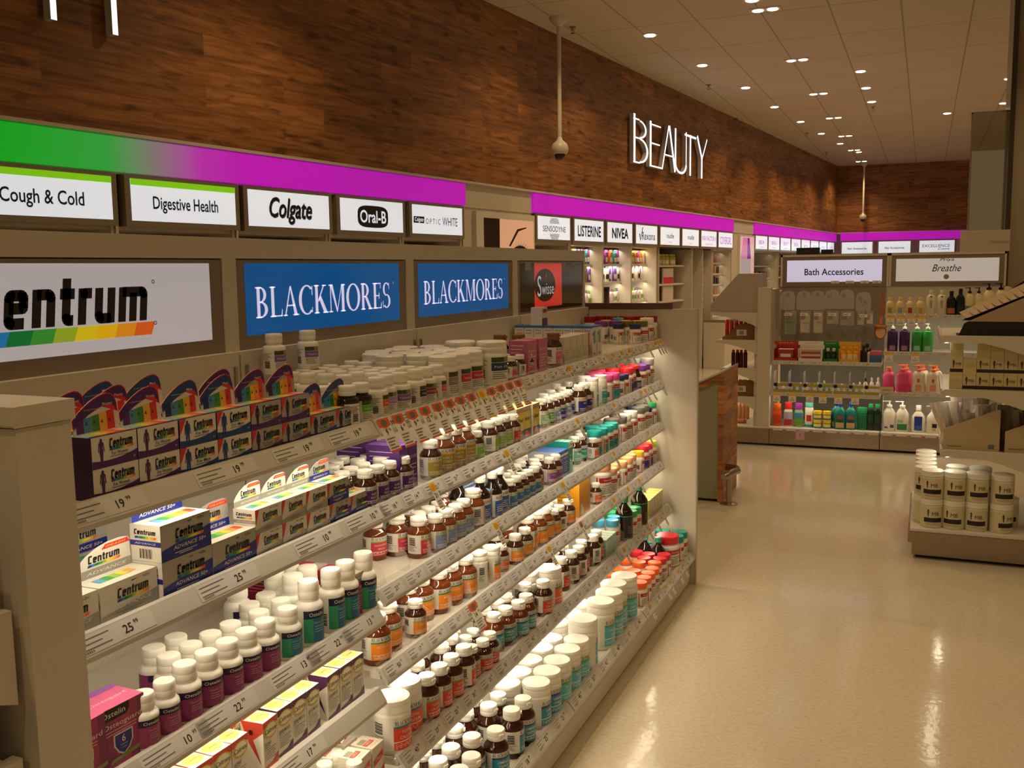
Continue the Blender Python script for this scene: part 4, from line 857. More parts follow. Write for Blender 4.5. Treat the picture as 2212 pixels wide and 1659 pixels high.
P('C','Sgn',(-1.259,4.75))
P('D','AOl',(-1.285,2.454),(-1.284,2.53),(-1.27,2.604),(-1.281,2.153),(-1.262,2.065),(-1.305,2.306),(-1.303,2.381),(-1.273,3.118),(-1.262,3.192),(-1.265,3.268),(-1.31,3.011))
P('D','AO',(-1.255,2.259),(-1.33,2.242),(-1.255,2.965),(-1.255,3.052),(-1.32,2.943),(-1.357,3.061),(-1.255,3.336),(-1.255,3.397),(-1.311,3.361),(-1.311,3.422),(-1.315,3.484),(-1.255,3.498))
P('D','WB',(-1.268,2.698),(-1.254,2.766))
P('D','ASm',(-1.265,2.87),(-1.257,3.854))
P('D','Bbg',(-1.281,3.975))
P('D','Sbg',(-1.26,4.064),(-1.26,4.223),(-1.26,4.318),(-1.275,4.153),(-1.266,4.396),(-1.293,4.462))
P('D','Sye',(-1.254,4.514))
P('D','Sre',(-1.261,4.606),(-1.261,4.68),(-1.319,4.53))
P('D','Sli',(-1.259,4.751),(-1.332,4.6))
P('D','Swh',(-1.324,4.098),(-1.335,4.679))
P('E','WC',(-1.218,2.057),(-1.238,2.153))
P('E','ARl',(-1.211,2.233),(-1.209,2.305),(-1.208,2.376),(-1.281,2.304),(-1.205,2.452),(-1.285,2.232),(-1.318,2.386),(-1.276,2.444),(-1.279,2.515),(-1.205,3.095),(-1.253,3.042),(-1.241,3.375),(-1.232,3.467),(-1.226,3.538),(-1.242,3.618),(-1.225,3.713),(-1.233,3.784),(-1.302,3.448),(-1.297,3.551))
P('E','AR',(-1.214,2.517),(-1.201,2.575),(-1.204,2.634),(-1.261,2.578),(-1.264,2.638),(-1.321,2.62))
P('E','AT',(-1.237,2.737),(-1.225,2.805),(-1.207,2.872),(-1.208,2.942),(-1.276,2.852),(-1.275,2.921),(-1.294,2.784))
P('E','WG',(-1.225,3.203),(-1.286,3.127))
P('E','Sbl',(-1.226,3.993),(-1.284,3.971),(-1.238,4.053))
P('E','Sgn',(-1.204,4.194),(-1.28,4.146),(-1.204,4.265),(-1.265,4.228))
P('E','KL',(-1.21,4.371),(-1.21,4.119))
P('F','AM',(-1.182,2.569),(-1.105,2.566),(-1.185,2.647),(-1.145,2.371),(-1.216,2.404),(-1.098,2.433),(-1.172,2.292),(-1.098,2.268),(-1.172,2.214),(-1.098,2.191),(-1.24,2.251),(-1.238,2.174),(-1.102,2.65),(-1.234,2.511),(-1.239,2.33),(-1.252,2.608))
P('F','WO',(-1.107,2.774),(-1.193,2.733),(-1.107,2.871),(-1.193,2.828))
P('F','WF',(-1.107,2.966),(-1.197,2.935),(-1.199,3.142),(-1.107,3.07),(-1.107,3.166),(-1.199,3.046),(-1.21,3.525),(-1.219,3.413),(-1.233,3.302))
P('F','WFL',(-1.118,3.269),(-1.115,3.473),(-1.115,3.585),(-1.13,3.695),(-1.118,3.806))
P('F','Sred',(-1.168,4.386),(-1.098,4.404),(-1.171,4.317),(-1.101,4.334),(-1.234,4.407))
P('F','Sor',(-1.107,4.265),(-1.175,4.247),(-1.094,4.173),(-1.094,4.103),(-1.094,4.034),(-1.094,3.964),(-1.248,4.268),(-1.163,4.11),(-1.236,4.103),(-1.258,4.02))
P('F','Kt',(-1.259,4.574),(-1.214,4.582),(-1.202,4.538))
P('F','KT',(-1.141,4.46),(-1.212,4.479))
P('F','Bre',(-1.12,4.556))
P('F','Mtl',(-1.102,4.658),(-1.103,4.743),(-1.188,4.736))
P('c','OL',(-1.256,1.77),(-1.256,1.86),(-1.257,1.924),(-1.256,2.003),(-1.315,1.794),(-1.319,1.857),(-1.377,1.807),(-1.381,1.871),(-1.406,1.71))
P('c','OT',(-1.255,1.688),(-1.3,1.648),(-1.3,1.727),(-1.357,1.748),(-1.351,1.682))
P('c','OM',(-1.255,1.609),(-1.255,1.548),(-1.255,1.488),(-1.312,1.569),(-1.255,1.367),(-1.255,1.427),(-1.311,1.387),(-1.311,1.448),(-1.368,1.47),(-1.368,1.408),(-1.313,1.508))
P('c','OS',(-1.252,1.31),(-1.251,1.256))
P('e','OS',(-1.274,1.887),(-1.276,1.834),(-1.213,1.866))
# ---------------------------------------------------------------- cartons on the long unit
class Carton:
    """box of width w (along y), depth d (along -x) and height h; front face at local x=0"""
    def __init__(s, w, d, h, body, top=None, side=None):
        s.w, s.d, s.h = w, d, h; s.b = MB()
        s.b.box(-d, 0, -w/2, w/2, 0, h, body, top or body, body)
        if side: s.b.poly([(-d, -w/2-.0003, 0), (0, -w/2-.0003, 0), (0, -w/2-.0003, h), (-d, -w/2-.0003, h)], side)
    def F(s, e=.0005): return lambda u, v, w_=0: (e+w_, -s.w/2+u, v)
    def S(s, e=.0006): return lambda u, v, w_=0: (-s.d+u, -s.w/2-e-w_, v)
    def T(s, e=.0005): return lambda u, v, w_=0: (-v, -s.w/2+u, s.h+e+w_)
    def rect(s, fn, u0, v0, u1, v1, m): s.b.poly([fn(u0, v0), fn(u1, v0), fn(u1, v1), fn(u0, v1)], m); return s
def put(name, lab, cat, x, y, z, rz=0.0, grp=None): return thing(name, lab, cat, (x, y, z), rz, grp)
def silhouette(b, F, cx, v0, h, m, woman):
    k = h
    hd = [F(cx+.058*k*math.cos(a), v0+.925*k+.075*k*math.sin(a)) for a in [2*math.pi*q/10 for q in range(10)]]; b.poly(hd, m)
    if woman: P_ = [(-.03, 0), (.04, 0), (.07, .3), (.09, .48), (.055, .66), (.11, .80), (.13, .52), (.16, .53), (.14, .82), (.06, .87), (-.06, .87), (-.14, .82), (-.16, .53), (-.13, .52), (-.09, .78), (-.05, .66), (-.10, .48), (-.05, .3)]
    else: P_ = [(-.11, 0), (-.05, 0), (-.01, .42), (.03, .42), (.06, 0), (.12, 0), (.10, .45), (.10, .6), (.15, .45), (.19, .46), (.15, .80), (.05, .87), (-.05, .87), (-.15, .80), (-.19, .46), (-.15, .45), (-.10, .6), (-.10, .45)]
    L = [(u, v) for u, v in P_]
    # torso and limbs as simple convex pieces so the print never self-crosses
    if woman:
        for q in ([(-.05, .02), (.05, .02), (.08, .35), (.10, .5), (-.10, .5), (-.07, .35)], [(-.10, .5), (.10, .5), (.06, .66), (.12, .84), (0, .89), (-.12, .84), (-.06, .66)], [(-.17, .5), (-.13, .5), (-.09, .82), (-.13, .83)], [(.13, .5), (.17, .5), (.13, .83), (.09, .82)]): b.poly([F(cx+u*k*.9, v0+v*k) for u, v in q], m)
    else:
        for q in ([(-.12, 0), (-.05, 0), (-.005, .45), (-.11, .45)], [(.05, 0), (.12, 0), (.11, .45), (.005, .45)], [(-.11, .44), (.11, .44), (.12, .62), (.16, .83), (0, .89), (-.16, .83), (-.12, .62)], [(-.21, .44), (-.17, .43), (-.12, .8), (-.16, .82)], [(.17, .43), (.21, .44), (.16, .82), (.12, .8)]): b.poly([F(cx+u*k*.9, v0+v*k) for u, v in q], m)
PURPLE = C('4B1F66', .3); DKPURP = C('2E1040', .3); BLUEP = C('16407C', .3); DKBLUE = C('0E1E50', .3); REDP = C('D8303A', .3); BOXW = C('DCD6CA', .35); SILV = mat('silver_board', (.42, .40, .36), .3, .25)
def swoosh(c, F, m, hl, hm, hr):
    n = 10; w = c.w
    for i in range(n):
        f = lambda t: hl*(1-t)**2+2*hm*t*(1-t)+hr*t*t
        u0, u1 = w*i/n, w*(i+1)/n
        c.b.poly([F(u0, 0), F(u1, 0), F(u1, f((i+1)/n)), F(u0, f(i/n))], m)
def multi_box(woman, fifty, flap):
    w, d, h = .1, .058, .052
    c = Carton(w, d, h, SILV if fifty else BOXW, C('C9A888', .35), DKPURP if woman else DKBLUE)
    F = c.F(); F2 = c.F(.0009); cm = PURPLE if woman else BLUEP
    swoosh(c, F, cm, .013, .006, .020)
    if not (woman and not fifty): c.b.poly([F2(0, h*.45), F2(w*.17, h), F2(0, h)], REDP)
    silhouette(c.b, F2, w*.20, .004, h*.86, cm if not fifty else DKPURP if woman else DKBLUE, woman)
    c.b.text('Centrum', F2, .016, INK, w*.64, h*.73, width=.053, glyphs=heavy_text); rainbow(c.b, F2, w*.37, w*.9, h*.50, h*.57, .002, 8)
    c.b.text('For '+('Women' if woman else 'Men'), F2, .0085, cm if not fifty else GREYINK, w*.50 if fifty else w*.60, h*.40, .004, res=2, width=.030 if fifty else .036)
    if fifty: c.b.text('50+', F2, .012, REDP, w*.82, h*.41, .006, res=2)
    c.b.text('60', F2, .0055, BOXW, w*.92, h*.16, 0, res=1); fine = c.rect(F2, w*.38, h*.29, w*.8, h*.31, GREYINK)
    T_ = c.T(); c.rect(T_, 0, 0, w, .008, cm); [c.rect(T_, w*k/6, .010, w*(k+1)/6, d-.004, C(['8EC0D8', 'A6C47A', 'E8C64E', 'EE9A4A', 'DE5A3E', 'E8B89A'][k])) for k in range(6)]
    t = thing('supplement_carton', '', 'box'); c.b.build('carton', t)
    if flap:
        b = MB(); G0 = lambda u, v, w_=0: (-d*.62+w_-v*.10, -w/2+u, h+v)
        out = [(0, 0), (w, 0), (w, .038)]+[(w-.5*w*(1-math.cos(a))*1.0, .038+.026*math.sin(a)) for a in [math.pi*k/10*.5+.0 for k in range(1, 11)]]+[(w*.25, .052), (0, .030)]
        out = [(0, 0), (w, 0), (w, .046), (w*.97, .056), (w*.9, .062), (w*.8, .064), (w*.66, .062), (w*.5, .057), (w*.33, .049), (w*.16, .039), (0, .027)]
        b.ext(out, G0, .0008, REDP, BOXW)
        G1 = lambda u, v, w_=0: G0(u, v, .0004); G2 = lambda u, v, w_=0: G0(u, v, .0008); G3 = lambda u, v, w_=0: G0(u, v, .0012)
        inn = [(w*.01, .026), (w*.16, .0375), (w*.33, .0472), (w*.5, .0550), (w*.66, .0600), (w*.8, .0622), (w*.9, .0600), (w*.96, .054), (w*.985, .045), (w*.985, .040)]
        low = [(u, max(.004, v-.017)) for u, v in inn]
        for k in range(len(inn)-1): b.poly([G1(*low[k]), G1(*low[k+1]), G1(*inn[k+1]), G1(*inn[k])], cm)
        b.poly([G1(0, 0), G1(w, 0), G1(w, .030), G1(w*.66, .042), G1(w*.33, .031), G1(0, .012)], SILV if fifty else BOXW)
        b.text(('Women' if woman else 'Men')+(' 50+' if fifty else ''), G2, .007, BOXW, w*.78, .046, .005, .0, res=2, width=.022 if woman else .016); b.text('Specially formulated for', G2, .003, BOXW, w*.45, .040, 0, .0, width=.036, res=1)
        cols = [('5A2A6E' if woman else '1A2E66'), '4A8AB8', '3E8E3A', 'E8B83A', 'D8342E'] if not fifty else [('3A1A4E' if woman else '3A8AC0'), '3E8AC0', '2E8A3A', 'F0C030', 'F0A040', 'DE4A34']
        n = len(cols)
        for k, q in enumerate(cols): b.poly([G2(w*(.06+.84*k/n), .003), G2(w*(.06+.84*(k+.96)/n), .003), G2(w*(.07+.84*(k+.96)/n), .026+.0035*k*.7), G2(w*(.07+.84*k/n), .024+.0035*k*.7)], C(q))
        for k in range(n): b.poly([G3(w*(.09+.84*k/n), .016), G3(w*(.14+.84*k/n), .016), G3(w*(.12+.84*k/n), .022)], cm)
        b.build('header_flap', t)
    return t
def adv_box(w, d, h, fifty, corner, flap, alt=''):
    body = SILV if fifty else C('D6D0C4', .3)
    c = Carton(w, d, h, body, C('D8D4C8', .3), BOXW); F = c.F(); F2 = c.F(.0009); S_ = c.S(); S2 = c.S(.001)
    navy = C('1C2C8C', .3); grey = C('96948C', .3)
    c.b.poly([F(0, 0), F(w, 0), F(w, h*(.62 if fifty else .42)), F(0, h*(.30 if fifty else .16))], navy if fifty else grey)
    if corner: c.b.poly([F2(0, h*.35), F2(w*.14, h), F2(0, h)], REDP)
    c.b.text('Centrum', F2, h*.27, INK, w*.56, h*.66, width=w*.56, glyphs=heavy_text); rainbow(c.b, F2, w*.27, w*.83, h*.42, h*.50, .003, 9)
    c.b.text('ADVANCE 50+' if fifty else 'ADVANCE', F2, h*.15, BOXW, w*.56, h*.29, .006, .2, width=w*.66, res=2)
    c.rect(F2, w*.25, h*.13, w*.70, h*.15, BOXW if fifty else GREYINK); c.rect(F2, w*.34, h*.08, w*.60, h*.10, BOXW if fifty else GREYINK)
    c.b.text('A.Zinc', F2, h*.10, INK, w*.80, h*.90, .004, res=1); rainbow(c.b, F2, w*.52, w*.66, h*.88, h*.91, .004, 5)
    c.rect(S_, 0, h*.42, d, h*.56, navy if fifty else grey); c.b.text('Centrum', S2, h*.14, INK, d*.5, h*.80, width=d*.72, glyphs=heavy_text); rainbow(c.b, S2, d*.15, d*.85, h*.62, h*.68, .002, 8)
    c.b.text('ADVANCE', S2, h*.08, BOXW, d*.5, h*.49, .004, .2, width=d*.7, res=1)
    for k in range(12): c.rect(S2, d*(.3+.035*k), h*.08, d*(.3+.035*k+(.012 if k % 3 else .022)), h*.34, INK)
    T_ = c.T(.0006)
    for k, q in enumerate(['5AA0D8', '3EA04A', '8CC04A', 'F0D040', 'F0A050', 'DE4A3A' if fifty else 'EEB070'][:6 if fifty else 5]): c.rect(T_, w*(.16+.13*k), d*.32, w*(.28+.13*k), d*.66, C(q))
    t = thing('supplement_carton', '', 'box'); c.b.build('carton', t)
    if flap:
        b = MB(); fh = h*.86; G0 = lambda u, v, w_=0: (-d*.93+w_-v*.06, -w/2+u, h+v)
        out = [(0, 0), (w, 0), (w, fh*.86), (w*.98, fh*.94), (w*.92, fh*.985), (w*.8, fh), (w*.62, fh*.99), (w*.42, fh*.90), (w*.24, fh*.74), (w*.1, fh*.54), (0, fh*.32)]
        if fifty and alt == 'tab': out = [(0, 0), (w, 0), (w, fh*.30), (0, fh*.30)]
        b.ext(out, G0, .0008, navy if alt == 'tab' else (SILV if fifty else BOXW), BOXW)
        G1 = lambda u, v, w_=0: G0(u, v, .0004); G2 = lambda u, v, w_=0: G0(u, v, .0008)
        if alt == 'tab': b.text('ADVANCE 50+', G1, fh*.16, BOXW, w*.5, fh*.15, .006, .2, width=w*.72, res=2)
        else:
            b.poly([G1(0, 0), G1(w, 0), G1(w, fh*.28), G1(0, fh*.28)], navy if fifty else grey); b.text('ADVANCE 50+' if fifty else 'ADVANCE', G2, fh*.14, BOXW, w*.56, fh*.14, .006, .2, width=w*.7, res=2)
            b.poly([G1(w*.50, fh*.78), G1(w*.998, fh*.78), G1(w*.97, fh*.93), G1(w*.58, fh*.93)], REDP); b.text('ONE-A-DAY', G2, fh*.1, C('F4C83A'), w*.76, fh*.855, .008, .25, width=w*.36, res=2)
            b.text('Centrum', G1, fh*.26, INK, w*.54, fh*.58, width=w*.56, glyphs=heavy_text); rainbow(b, G1, w*.24, w*.80, fh*.34, fh*.42, .003, 9)
        b.build('header_flap', t)
    return t
def caltrate(red):
    w, d, h = .051, .055, .105
    col = C('C8402E', .3) if red else C('52224E', .3)
    c = Carton(w, d, h, BOXW, BOXW, BOXW); F = c.F(); F2 = c.F(.0009); F3 = c.F(.0013); S_ = c.S(); T_ = c.T()
    c.rect(F, 0, h*.86, w, h, col); c.b.poly([F(0, 0), F(w, 0), F(w, h*.22), F(w*.6, h*.09), F(0, h*.06)], col)
    for m, F_, k in ((C('C8B24A', .3), F2, 1.0), (C('E4DAB8', .3), F3, .80)): c.b.poly([F_(w*.5+w*.47*k*math.cos(a), h*.77+h*.165*k*math.sin(a)+(.0 if k == 1 else .001)) for a in [2*math.pi*q/22 for q in range(22)]], m)
    F4 = c.F(.0017); c.b.text('Caltrate', F4, .014, INK, w*.5, h*.775, .004, .25, width=w*.78, res=2)
    c.b.text('BONE' if red else 'BONE & MUSCLE', F2, .009, INK, w*.08, h*.52, .006, .2, align='l', width=w*(.45 if red else .75), res=2); c.b.text('HEALTH' if red else 'PLUS', F2, .007, INK, w*.08, h*.455, .003, .2, align='l', width=w*.35, res=1)
    for k in range(5): c.rect(F2, w*.08, h*(.39-.05*k), w*(.86-.1*(k % 2)), h*(.402-.05*k), GREYINK)
    c.b.poly([S_(0, h), S_(d, h), S_(d, h*.80), S_(d*.55, h*.62), S_(d*.9, h*.1), S_(d*.35, h*.55)], col); c.b.poly([S_(d*.45+.006*math.cos(a), h*.77+.006*math.sin(a)) for a in [2*math.pi*q/12 for q in range(12)]], col)
    c.b.poly([T_(w*.5+w*.44*math.cos(a), d*.46+d*.34*math.sin(a)) for a in [2*math.pi*q/18 for q in range(18)]], C('E8D878', .3)); c.rect(T_, 0, d*.86, w, d, col)
    T2 = c.T(.0009); c.b.text('Caltrate', T2, .01, GREYINK, w*.5, d*.5, 0, .25, width=w*.6, res=1)
    t = thing('supplement_carton', '', 'box'); c.b.build('carton', t); return t
def place_all(proto, pts, lab, grp):
    for i, (x, y, z, rz) in enumerate(pts):
        l_ = lab % ORD[i+1] if '%' in lab else lab
        if i == 0: o = proto; o.location = (x, y, z); o.rotation_euler = (0, 0, rz); tag(o, l_, 'box', grp)
        else: dup(proto, (x, y, z), rz, l_, grp)
J = random.Random(5)
def jz(a=.02): return J.uniform(-a, a)
zA, zB = ZS['A']+.0005, ZS['B']+.0005; hM = .0525
FX = -1.233
WY = [1.21, 1.311]; MY = [1.413, 1.515]; W5 = [1.617, 1.718]; M5 = [1.82, 1.921]
def block(woman, fifty, ys, layers, desc, grp, back):
    a = multi_box(woman, fifty, False); bx = multi_box(woman, fifty, True)
    if layers == 2: place_all(a, [(FX, y, zA, jz()) for y in ys], '%s, lower layer, %%s from the camera end' % desc, grp)
    else: a.location = (FX-.13, ys[0], zA); tag(a, desc+', flapless, hidden behind the front ones', 'box', grp)
    zt = zA+(hM if layers == 2 else 0)
    place_all(bx, [(FX, y, zt, jz()) for y in ys]+[(FX-.075-.07*k, y, zt, jz()) for k, y in back], '%s with upright flap, %%s in its group' % desc, grp)
    for k, y in back:
        if layers == 2: dup(a, (FX-.075-.07*k, y, zA), 0, '%s, lower layer behind the front cartons' % desc, grp)
block(True, False, WY, 2, 'white and purple multivitamin carton', 'white and purple cartons', [(0, 1.21), (0, 1.311)])
block(False, False, MY, 2, 'white and blue multivitamin carton', 'white and blue cartons', [(1, 1.35), (1, 1.47)])
block(True, True, W5, 2, 'silver and purple multivitamin carton', 'silver and purple cartons', [(0, 1.60)])
block(False, True, M5, 1, 'silver and blue multivitamin carton', 'silver and blue cartons', [(0, 1.82), (2, 1.86)])
# second shelf
big = adv_box(.131, .062, .062, False, False, True); place_all(big, [(-1.245, 1.235, zB, 0), (-1.245, 1.10, zB, 0)], 'wide white carton with rainbow logo and arched flap, %s from the camera end', 'wide white cartons')
b50 = adv_box(.131, .070, .067, True, False, False); b50t = adv_box(.131, .070, .067, True, False, True, 'tab'); b50f = adv_box(.131, .070, .067, True, False, True)
place_all(b50, [(-1.235, 1.369, zB, 0)], 'wide silver and navy carton below another of its kind', 'wide silver cartons')
place_all(b50t, [(-1.235, 1.369, zB+.0675, 0)], 'wide silver and navy carton on top of its stack', 'wide silver cartons')
place_all(b50f, [(-1.235, 1.502, zB, 0), (-1.36, 1.30, zB, 0)], 'wide silver and navy carton with arched flap, %s in depth', 'wide silver cartons')
sm = adv_box(.087, .055, .050, False, True, False); smf = adv_box(.087, .055, .050, False, True, True)
place_all(sm, [(-1.235, 1.612+.089*k, zB, 0) for k in range(2)], 'small white carton with red corner, lower layer, %s from the camera end', 'small white cartons')
place_all(smf, [(-1.235, 1.612+.089*k, zB+.0505, 0) for k in range(2)]+[(-1.235, 1.79, zB+.0505, 0)], 'small white carton with arched flap, upper layer, %s from the camera end', 'small white cartons')
dup(sm, (-1.235, 1.79, zB), 0, 'small white carton with red corner, lower layer, next to the silver ones', 'small white cartons')
s50 = adv_box(.087, .055, .050, True, True, False); s50f = adv_box(.087, .055, .050, True, True, True)
place_all(s50, [(-1.235, 1.880, zB, 0), (-1.235, 1.950, zB, 0)] if False else [(-1.235, 1.880, zB, 0)], 'small silver carton with navy band, under another', 'small silver cartons')
place_all(s50f, [(-1.235, 1.872, zB+.0505, 0)], 'small silver carton with arched flap, on top of its twin', 'small silver cartons')
dup(s50, (-1.235, 1.968, zB), 0, 'small silver carton standing alone at the bay edge', 'small silver cartons')
# bay one, fourth shelf: calcium cartons
zd = ZS['d']+.0005
place_all(caltrate(True), [(-1.245, y, zd, jz(.04)) for y in (1.175, 1.23, 1.284, 1.338, 1.392, 1.446, 1.50)]+[(-1.24, 1.592, zd, .05)]+[(-1.305, 1.2+.054*k, zd, 0) for k in range(8)], 'tall white carton with red trim and yellow oval, %s in its group', 'red calcium cartons')
place_all(caltrate(False), [(-1.245, y, zd, jz(.03)) for y in (1.65, 1.703, 1.756)]+[(-1.245, 1.838, zd, .02), (-1.245, 1.893, zd, 0), (-1.245, 1.946, zd, 0)]+[(-1.305, 1.66+.054*k, zd, 0) for k in range(6)], 'tall white carton with purple trim and yellow oval, %s in its group', 'purple calcium cartons')
# bay one, third shelf
zc = ZS['c']+.0005
c = Carton(.098, .08, .105, C('A8326A', .3), C('D2628E', .3), C('8E2858', .3)); F = c.F(); F2 = c.F(.0009); w, h = c.w, c.h
for k, q in enumerate(['6E2A5E', '8A2A62', 'A2306A', 'B0386C', '9A305E', '7A2A58']): c.rect(F, w*k/6, 0, w*(k+1)/6, h, C(q, .3))
c.b.poly([F2(0, h*.80), F2(w*.60, h*.80), F2(w*.66, h*.88), F2(w*.66, h), F2(0, h)], INK); F3 = c.F(.0013)
c.b.text('Ostelin', F3, .014, BOXW, w*.31, h*.90, .006, width=w*.52, res=2); c.b.text('Osteoguard', F2, .013, BOXW, w*.5, h*.69, .002, width=w*.84, res=2)
for k in range(2): c.rect(F2, w*.14, h*(.60-.05*k), w*.8, h*(.615-.05*k), C('D8A8BC'))
sh_ = lambda k: [(-.17*k, .18*k), (.17*k, .18*k), (.17*k, -.02*k), (.10*k, -.16*k), (0, -.24*k), (-.10*k, -.16*k), (-.17*k, -.02*k)]
c.b.poly([F2(w*.5+u*w*1.25, h*.36+v*h*.95) for u, v in sh_(1)], BOXW); c.b.poly([F3(w*.5+u*w*1.25, h*.36+v*h*.95) for u, v in sh_(.86)], C('2A2F8A')); F4 = c.F(.0017); c.b.text('6', F4, .018, BOXW, w*.5, h*.42, .01, res=2); c.rect(F4, w*.42, h*.31, w*.58, h*.325, C('9AA0D0')); c.rect(F4, w*.44, h*.26, w*.56, h*.272, C('9AA0D0'))
c.b.poly([F2(w*.2, h*.06), F2(w, h*.13), F2(w, h*.20), F2(w*.24, h*.13)], C('8C9A4E'))
T_ = c.T(.0006); c.b.text('Osteoguard', T_, .014, C('F0C8D8'), w*.5, c.d*.40, .002, width=w*.8, res=2); c.rect(T_, 0, c.d*.8, w, c.d, C('8E5AA8'))
t = thing('supplement_carton', '', 'box'); c.b.build('carton', t); place_all(t, [(-1.243, 1.198, zc, -.05), (-1.243, 1.112, zc, .0)], 'magenta carton with a blue shield, %s from the camera end', 'magenta shield cartons')
def plain_box(w, d, h, front, topc, side, deco=None):
    c = Carton(w, d, h, C(front, .3), C(topc, .3), C(side, .3))
    if deco: deco(c)
    t = thing('product_carton', '', 'box'); c.b.build('carton', t); return t
def deco_mag(c):
    F2 = c.F(.0009); T_ = c.T(); c.rect(c.F(), 0, c.h*.86, c.w, c.h, BOXW); c.rect(c.F(), 0, c.h*.80, c.w, c.h*.86, C('3A9A96')); c.rect(T_, 0, 0, c.w, c.d*.3, BOXW); c.b.text('BLACKMORES', F2, .01, INK, c.w*.5, c.h*.93, width=c.w*.85, glyphs=serif_text)
    for k, s_ in enumerate(('ECHINACEA', 'DETOX')): c.b.text(s_, F2, .01, BOXW, c.w*.08, c.h*(.66-.11*k), .003, align='l', width=c.w*(.75 if k == 0 else .5), res=1)
    for k in range(6): c.rect(F2, c.w*.1, c.h*(.44-.06*k), c.w*(.85-.1*(k % 3)), c.h*(.455-.06*k), C('E89AB0'))
    S2 = c.S(.001); [c.rect(S2, c.d*.1, c.h*(.75-.08*k), c.d*(.85-.12*(k % 2)), c.h*(.765-.08*k), C('E89AB0')) for k in range(7)]
place_all(plain_box(.055, .11, .105, 'B8204E', 'D8306A', 'A01C44', deco_mag), [(-1.245, 1.972, zc, 0), (-1.36, 1.972, zc, 0), (-1.475, 1.972, zc, 0)], 'crimson carton with a white top band, %s in depth', 'crimson cartons')
def deco_card(c):
    F2 = c.F(.0009); F3 = c.F(.0013); T_ = c.T(); T2 = c.T(.0009)
    c.b.poly([F2(c.w*.1, c.h*.50), F2(c.w*.9, c.h*.62), F2(c.w*.9, c.h*.80), F2(c.w*.1, c.h*.66)], REDP); c.b.text('CARDIO', F3, .01, BOXW, c.w*.5, c.h*.65, .006, width=c.w*.6, res=2); c.b.poly([F2(0, 0), F2(c.w, 0), F2(c.w, c.h*.40), F2(0, c.h*.05)], C('C8402E'))
    c.b.poly([T_(c.w*.1, c.d*.30), T_(c.w*.75, c.d*.30), T_(c.w*.75, c.d*.52), T_(c.w*.1, c.d*.52)], REDP); c.b.text('CARDIO', T2, .012, BOXW, c.w*.42, c.d*.41, .006, width=c.w*.5, res=2); c.rect(T_, c.w*.1, c.d*.55, c.w*.6, c.d*.8, C('9A9A84')); c.rect(T_, c.w*.15, c.d*.16, c.w*.85, c.d*.18, C('C89A8A'))
    S2 = c.S(.001); [c.rect(S2, c.d*.12, c.h*(.82-.05*k), c.d*(.8-.1*(k % 3)), c.h*(.83-.05*k), C('B8B0A4')) for k in range(6)]
ze = ZS['e']+.0005
cb = plain_box(.054, .062, .098, 'DDD5C4', 'E2DCCE', 'DDD5C4', deco_card)
place_all(cb, [(-1.205, 1.962, ze, 0), (-1.205, 1.902, ze, .05), (-1.275, 1.95, ze, 0), (-1.275, 1.885, ze, .1), (-1.345, 1.96, ze, 0), (-1.345, 1.89, ze, 0)], 'cream carton with red slanted band, %s in the heap', 'cream and red cartons')
o = dup(cb, (-1.285, 1.93, ze+.115), .5, 'cream carton with red band lying tilted on the others', 'cream and red cartons'); o.rotation_euler = (.0, .55, .5)
# boxes among the jars of the other bays
def deco_lines(txt, ink='E8E4DA', tall=False, band=None):
    def f(c):
        F2 = c.F(.0009)
        if band: c.rect(c.F(), 0, c.h*.80, c.w, c.h*.88, C(band))
        c.b.text(txt, F2, .012, C(ink), c.w*.5, c.h*.70, .004, width=c.w*.8, res=1)
        for k in range(5): c.rect(F2, c.w*.1, c.h*(.52-.08*k), c.w*(.85-.12*(k % 3)), c.h*(.54-.08*k), C(ink))
        S2 = c.S(.001); [c.rect(S2, c.d*.1, c.h*(.85-.1*k), c.d*(.8-.1*(k % 3)), c.h*(.87-.1*k), C(ink)) for k in range(6)]
    return f
def deco_blk(front_band='78B03A'):
    def f(c):
        F2 = c.F(.0009); c.rect(c.F(), 0, c.h*.80, c.w, c.h, BOXW); c.rect(c.F(), 0, c.h*.72, c.w, c.h*.80, C(front_band)); c.b.text('BLACKMORES', F2, .01, INK, c.w*.5, c.h*.90, width=c.w*.8, glyphs=serif_text)
        T_ = c.T(); [c.rect(T_, 0, c.d*(.1+.2*k), c.w, c.d*(.18+.2*k), BOXW) for k in range(4)]
        for k in range(3): c.rect(F2, c.w*.15, c.h*(.55-.12*k), c.w*(.7-.1*k), c.h*(.58-.12*k), C('9AB8E0'))
    return f
zB_, zC_, zD_, zE_, zA_ = [ZS[k]+.0005 for k in 'BCDEA']
place_all(plain_box(.045, .10, .125, '4A1E66', '7A4A9A', '5A2E7E', deco_lines('SLIP EARS', 'C9A8DC')), [(-1.245, 2.20, zB_, 0), (-1.245, 2.25, zB_, 0), (-1.36, 2.235, zB_, 0)], 'tall purple carton, %s from the camera end', 'tall purple cartons')
def deco_alive(c):
    F2 = c.F(.0009); c.rect(c.F(), 0, 0, c.w, c.h*.30, C('3A5AA0')); c.rect(F2, c.w*.15, c.h*.05, c.w*.55, c.h*.26, C('E0843A')); c.rect(F2, c.w*.55, c.h*.05, c.w*.85, c.h*.2, C('C83A3A')); c.rect(c.F(), 0, c.h*.86, c.w, c.h*.88, REDP); c.rect(c.F(), 0, c.h*.88, c.w, c.h, C('9A9482')); c.b.text('Alive!', F2, .02, INK, c.w*.5, c.h*.62, .004, .2, width=c.w*.8, res=2)
